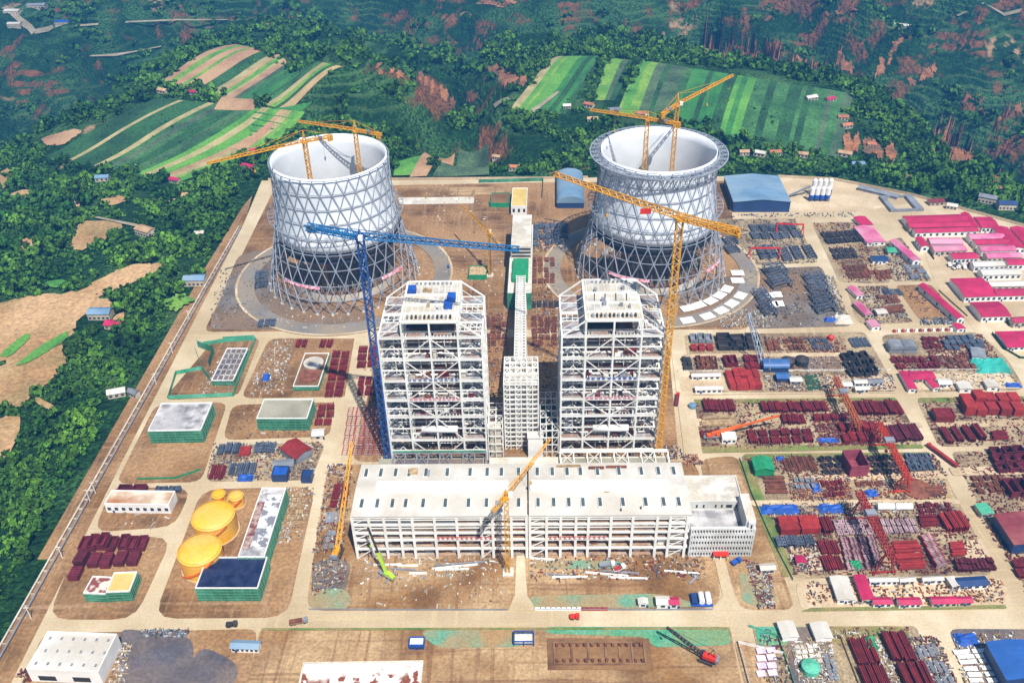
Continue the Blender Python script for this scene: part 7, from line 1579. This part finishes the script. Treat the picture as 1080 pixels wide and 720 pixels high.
B = G(806, 388); crawler('pale grey derrick crane boom over the rows of dark steel ducts', B, 3, tipz(B, 789, 330, 18), M['palegr'], M['palegr'], w=3.4, cw=.5)
def truck_crane(label, base, ang, tip, bm, body, boom_w=1.0, l=11):
    x, y = base; root = thing('mobile_crane', label, 'mobile crane', (x, y, 0)); d = Vector((math.cos(ang), math.sin(ang), 0)); s_ = Vector((d.y, -d.x, 0)); c = Vector((x, y, 1.7))
    mb = MB(); mb.bar(c - d * l / 2, c + d * l / 2, 2.7, .9); mb.build('chassis', M['steelg'], root)
    mb = MB(); mb.bar(c + d * (l / 2 - 2.2) + Vector((0, 0, 1)), c + d * (l / 2) + Vector((0, 0, 1)), 2.6, 1.7); mb.build('cab', body, root)
    for k in (-.38, -.26, .1, .36):
        for s2 in (-1, 1):
            w_ = c + d * l * k + s_ * s2 * 1.25; w_.z = .72; MB().tube(w_ - s_ * .25, w_ + s_ * .25, .62, 10).build('wheel', M['black'], root)
    for s2 in (-1, 1):
        for k in (-.3, .25):
            q = c + d * l * k; mb = MB(); mb.bar(q, q + s_ * s2 * 3.6, .35); e = q + s_ * s2 * 3.6; mb.box(e.x - .5, e.y - .5, .2, e.x + .5, e.y + .5, 1.7); mb.build('outrigger', M['steelg'], root)
    T = Vector(tip); dd = T - c; dd.z = 0; dd.normalize(); mb = MB(); mb.bar(c + Vector((0, 0, 1.4)) - dd * 3.4, c + Vector((0, 0, 1.4)) + dd * 1.2, 2.5, 1.9); mb.build('superstructure', body, root)
    p0 = c + Vector((0, 0, 2.2)); mid = p0 + (T - p0) * .45; mb = MB(); mb.bar(p0, mid, boom_w * 1.25); mb.build('boom_base', bm, root)
    mb = MB(); mb.bar(mid, T, boom_w * .75); mb.build('boom_extension', M['black'] if bm != M['yellow'] and bm != M['orange'] else bm, root)
    mb = MB(); mb.bar(T, T - Vector((0, 0, T.z * .4)), .12); mb.box(T.x - .4, T.y - .4, T.z * .6 - 1, T.x + .4, T.y + .4, T.z * .6); mb.build('hook_block', bm, root)
B = G(408, 608); limeg = mat('lime_paint', '#a6cc3a', rough=.5); truck_crane('lime green mobile crane with dark boom raised at the turbine hall front', B, -.6, tipz(B, 388, 556, 4), limeg, limeg, 1.3)
B = G(750, 462); truck_crane('mobile crane with orange boom stretched over the stacks of red steel', B, .1, tipz(B, 822, 438, 8), M['orange'], M['orange'], 1.5)
# gantry cranes: twin girders on splayed legs
def gantry(label, far, near, h, m, w=7, lw=.6, gw=1.6, leg=9):
    (xf, yf), (xn, yn) = far, near; root = thing('gantry_crane', label, 'gantry crane', ((xf + xn) / 2, (yf + yn) / 2, 0), 'gantry cranes over the steel yards')
    d = Vector((xn - xf, yn - yf, 0)).normalized(); s_ = Vector((d.y, -d.x, 0)); F_ = Vector((xf, yf, h)); Nn = Vector((xn, yn, h))
    for k in (-1, 1): lat(MB(), F_ - d * 6 + s_ * k * gw, Nn + d * 6 + s_ * k * gw, 1.6, 1.6, 2.6, .38, .26).build('girder', m, root)
    for e in (F_, Nn):
        for k in (-1, 1):
            for q in (-1, 1):
                mb = MB(); mb.bar(e + s_ * k * gw - Vector((0, 0, .8)), Vector((e.x, e.y, 1)) + s_ * k * leg + d * q * 2.2, lw * 1.3); mb.build('leg', m, root)
        mb = MB(); mb.bar(Vector((e.x, e.y, 1)) - s_ * (leg + 1.5), Vector((e.x, e.y, 1)) + s_ * (leg + 1.5), .9); mb.bar(Vector((e.x, e.y, h * .5)) - s_ * (leg * .55), Vector((e.x, e.y, h * .5)) + s_ * (leg * .55), .5); mb.build('sill_beam', m, root)
    c = F_.lerp(Nn, .3); mb = MB(); mb.bar(c - s_ * 3 + Vector((0, 0, 1.5)), c + s_ * 3 + Vector((0, 0, 1.5)), 4, 1.8); mb.build('trolley', M['steelg'], root)
    mb = MB(); mb.bar(c, c - Vector((0, 0, h * .5)), .2); mb.box(c.x - .8, c.y - .8, h * .45 - .5, c.x + .8, c.y + .8, h * .5 + .2); mb.build('hook_block', m, root)
    cb = Nn - d * 4 - Vector((0, 0, 3)); MB().box(cb.x - 1.2, cb.y - 1.2, cb.z - 1.3, cb.x + 1.2, cb.y + 1.2, cb.z + 1.3).build('cab', M['white'], root)
gantry('dark red gantry crane nearest the camera, over the grid of red beams', G(904, 548), G(931, 604), 17, mat('gantry_red', '#a52a22', '#8a211c', .2, .6), leg=6, lw=.45, gw=1.3)
gantry('bright orange-red gantry crane over the black pipe piles', G(925, 470), G(950, 519), 15, mat('gantry_bright_red', '#c23a20', '#a8301d', .2, .6), leg=5, lw=.45, gw=1.2)
gantry('yellow-orange gantry crane beside the white sheds, farthest of the big gantries', G(880, 418), G(899, 458), 13, mat('gantry_orange', '#b9623a', '#a3532f', .2, .6), leg=4.5, lw=.42, gw=1.1)
def portal(label, a, b, h, m):
    root = thing('portal_frame', label, 'gantry crane', (a[0], a[1], 0), 'small red portal cranes'); A = Vector((*a, h)); Bv = Vector((*b, h)); mb = MB(); mb.bar(A, Bv, 1.0, 1.3); mb.build('girder', m, root)
    for e in (A, Bv):
        for q in (-1, 1): mb = MB(); mb.bar(e, Vector((e.x, e.y + q * 4, 0)), .7); mb.build('leg', m, root)
portal('small red portal crane nearer the shed, over the lattice yard', G(818, 246), G(846, 247), 10, M['red'])
portal('small red portal crane left of the other, over the lattice yard', G(790, 272), G(821, 272), 10, M['red'])
# ------------------------------------------------------------------ haze
m = bpy.data.materials.new('haze'); m.use_nodes = True; N = m.node_tree.nodes; N.remove(N['Principled BSDF']); v = N.new('ShaderNodeVolumePrincipled'); v.inputs['Color'].default_value = (.07, .36, .84, 1); v.inputs['Density'].default_value = .00024; v.inputs['Anisotropy'].default_value = .2
m.node_tree.links.new(v.outputs[0], N['Material Output'].inputs['Volume'])
o = MB().box(-9500, -1500, -420, 9500, 16500, 640).build('haze', m); tag(o, 'pale blue haze filling the air over the valley', 'haze', None, 'stuff')
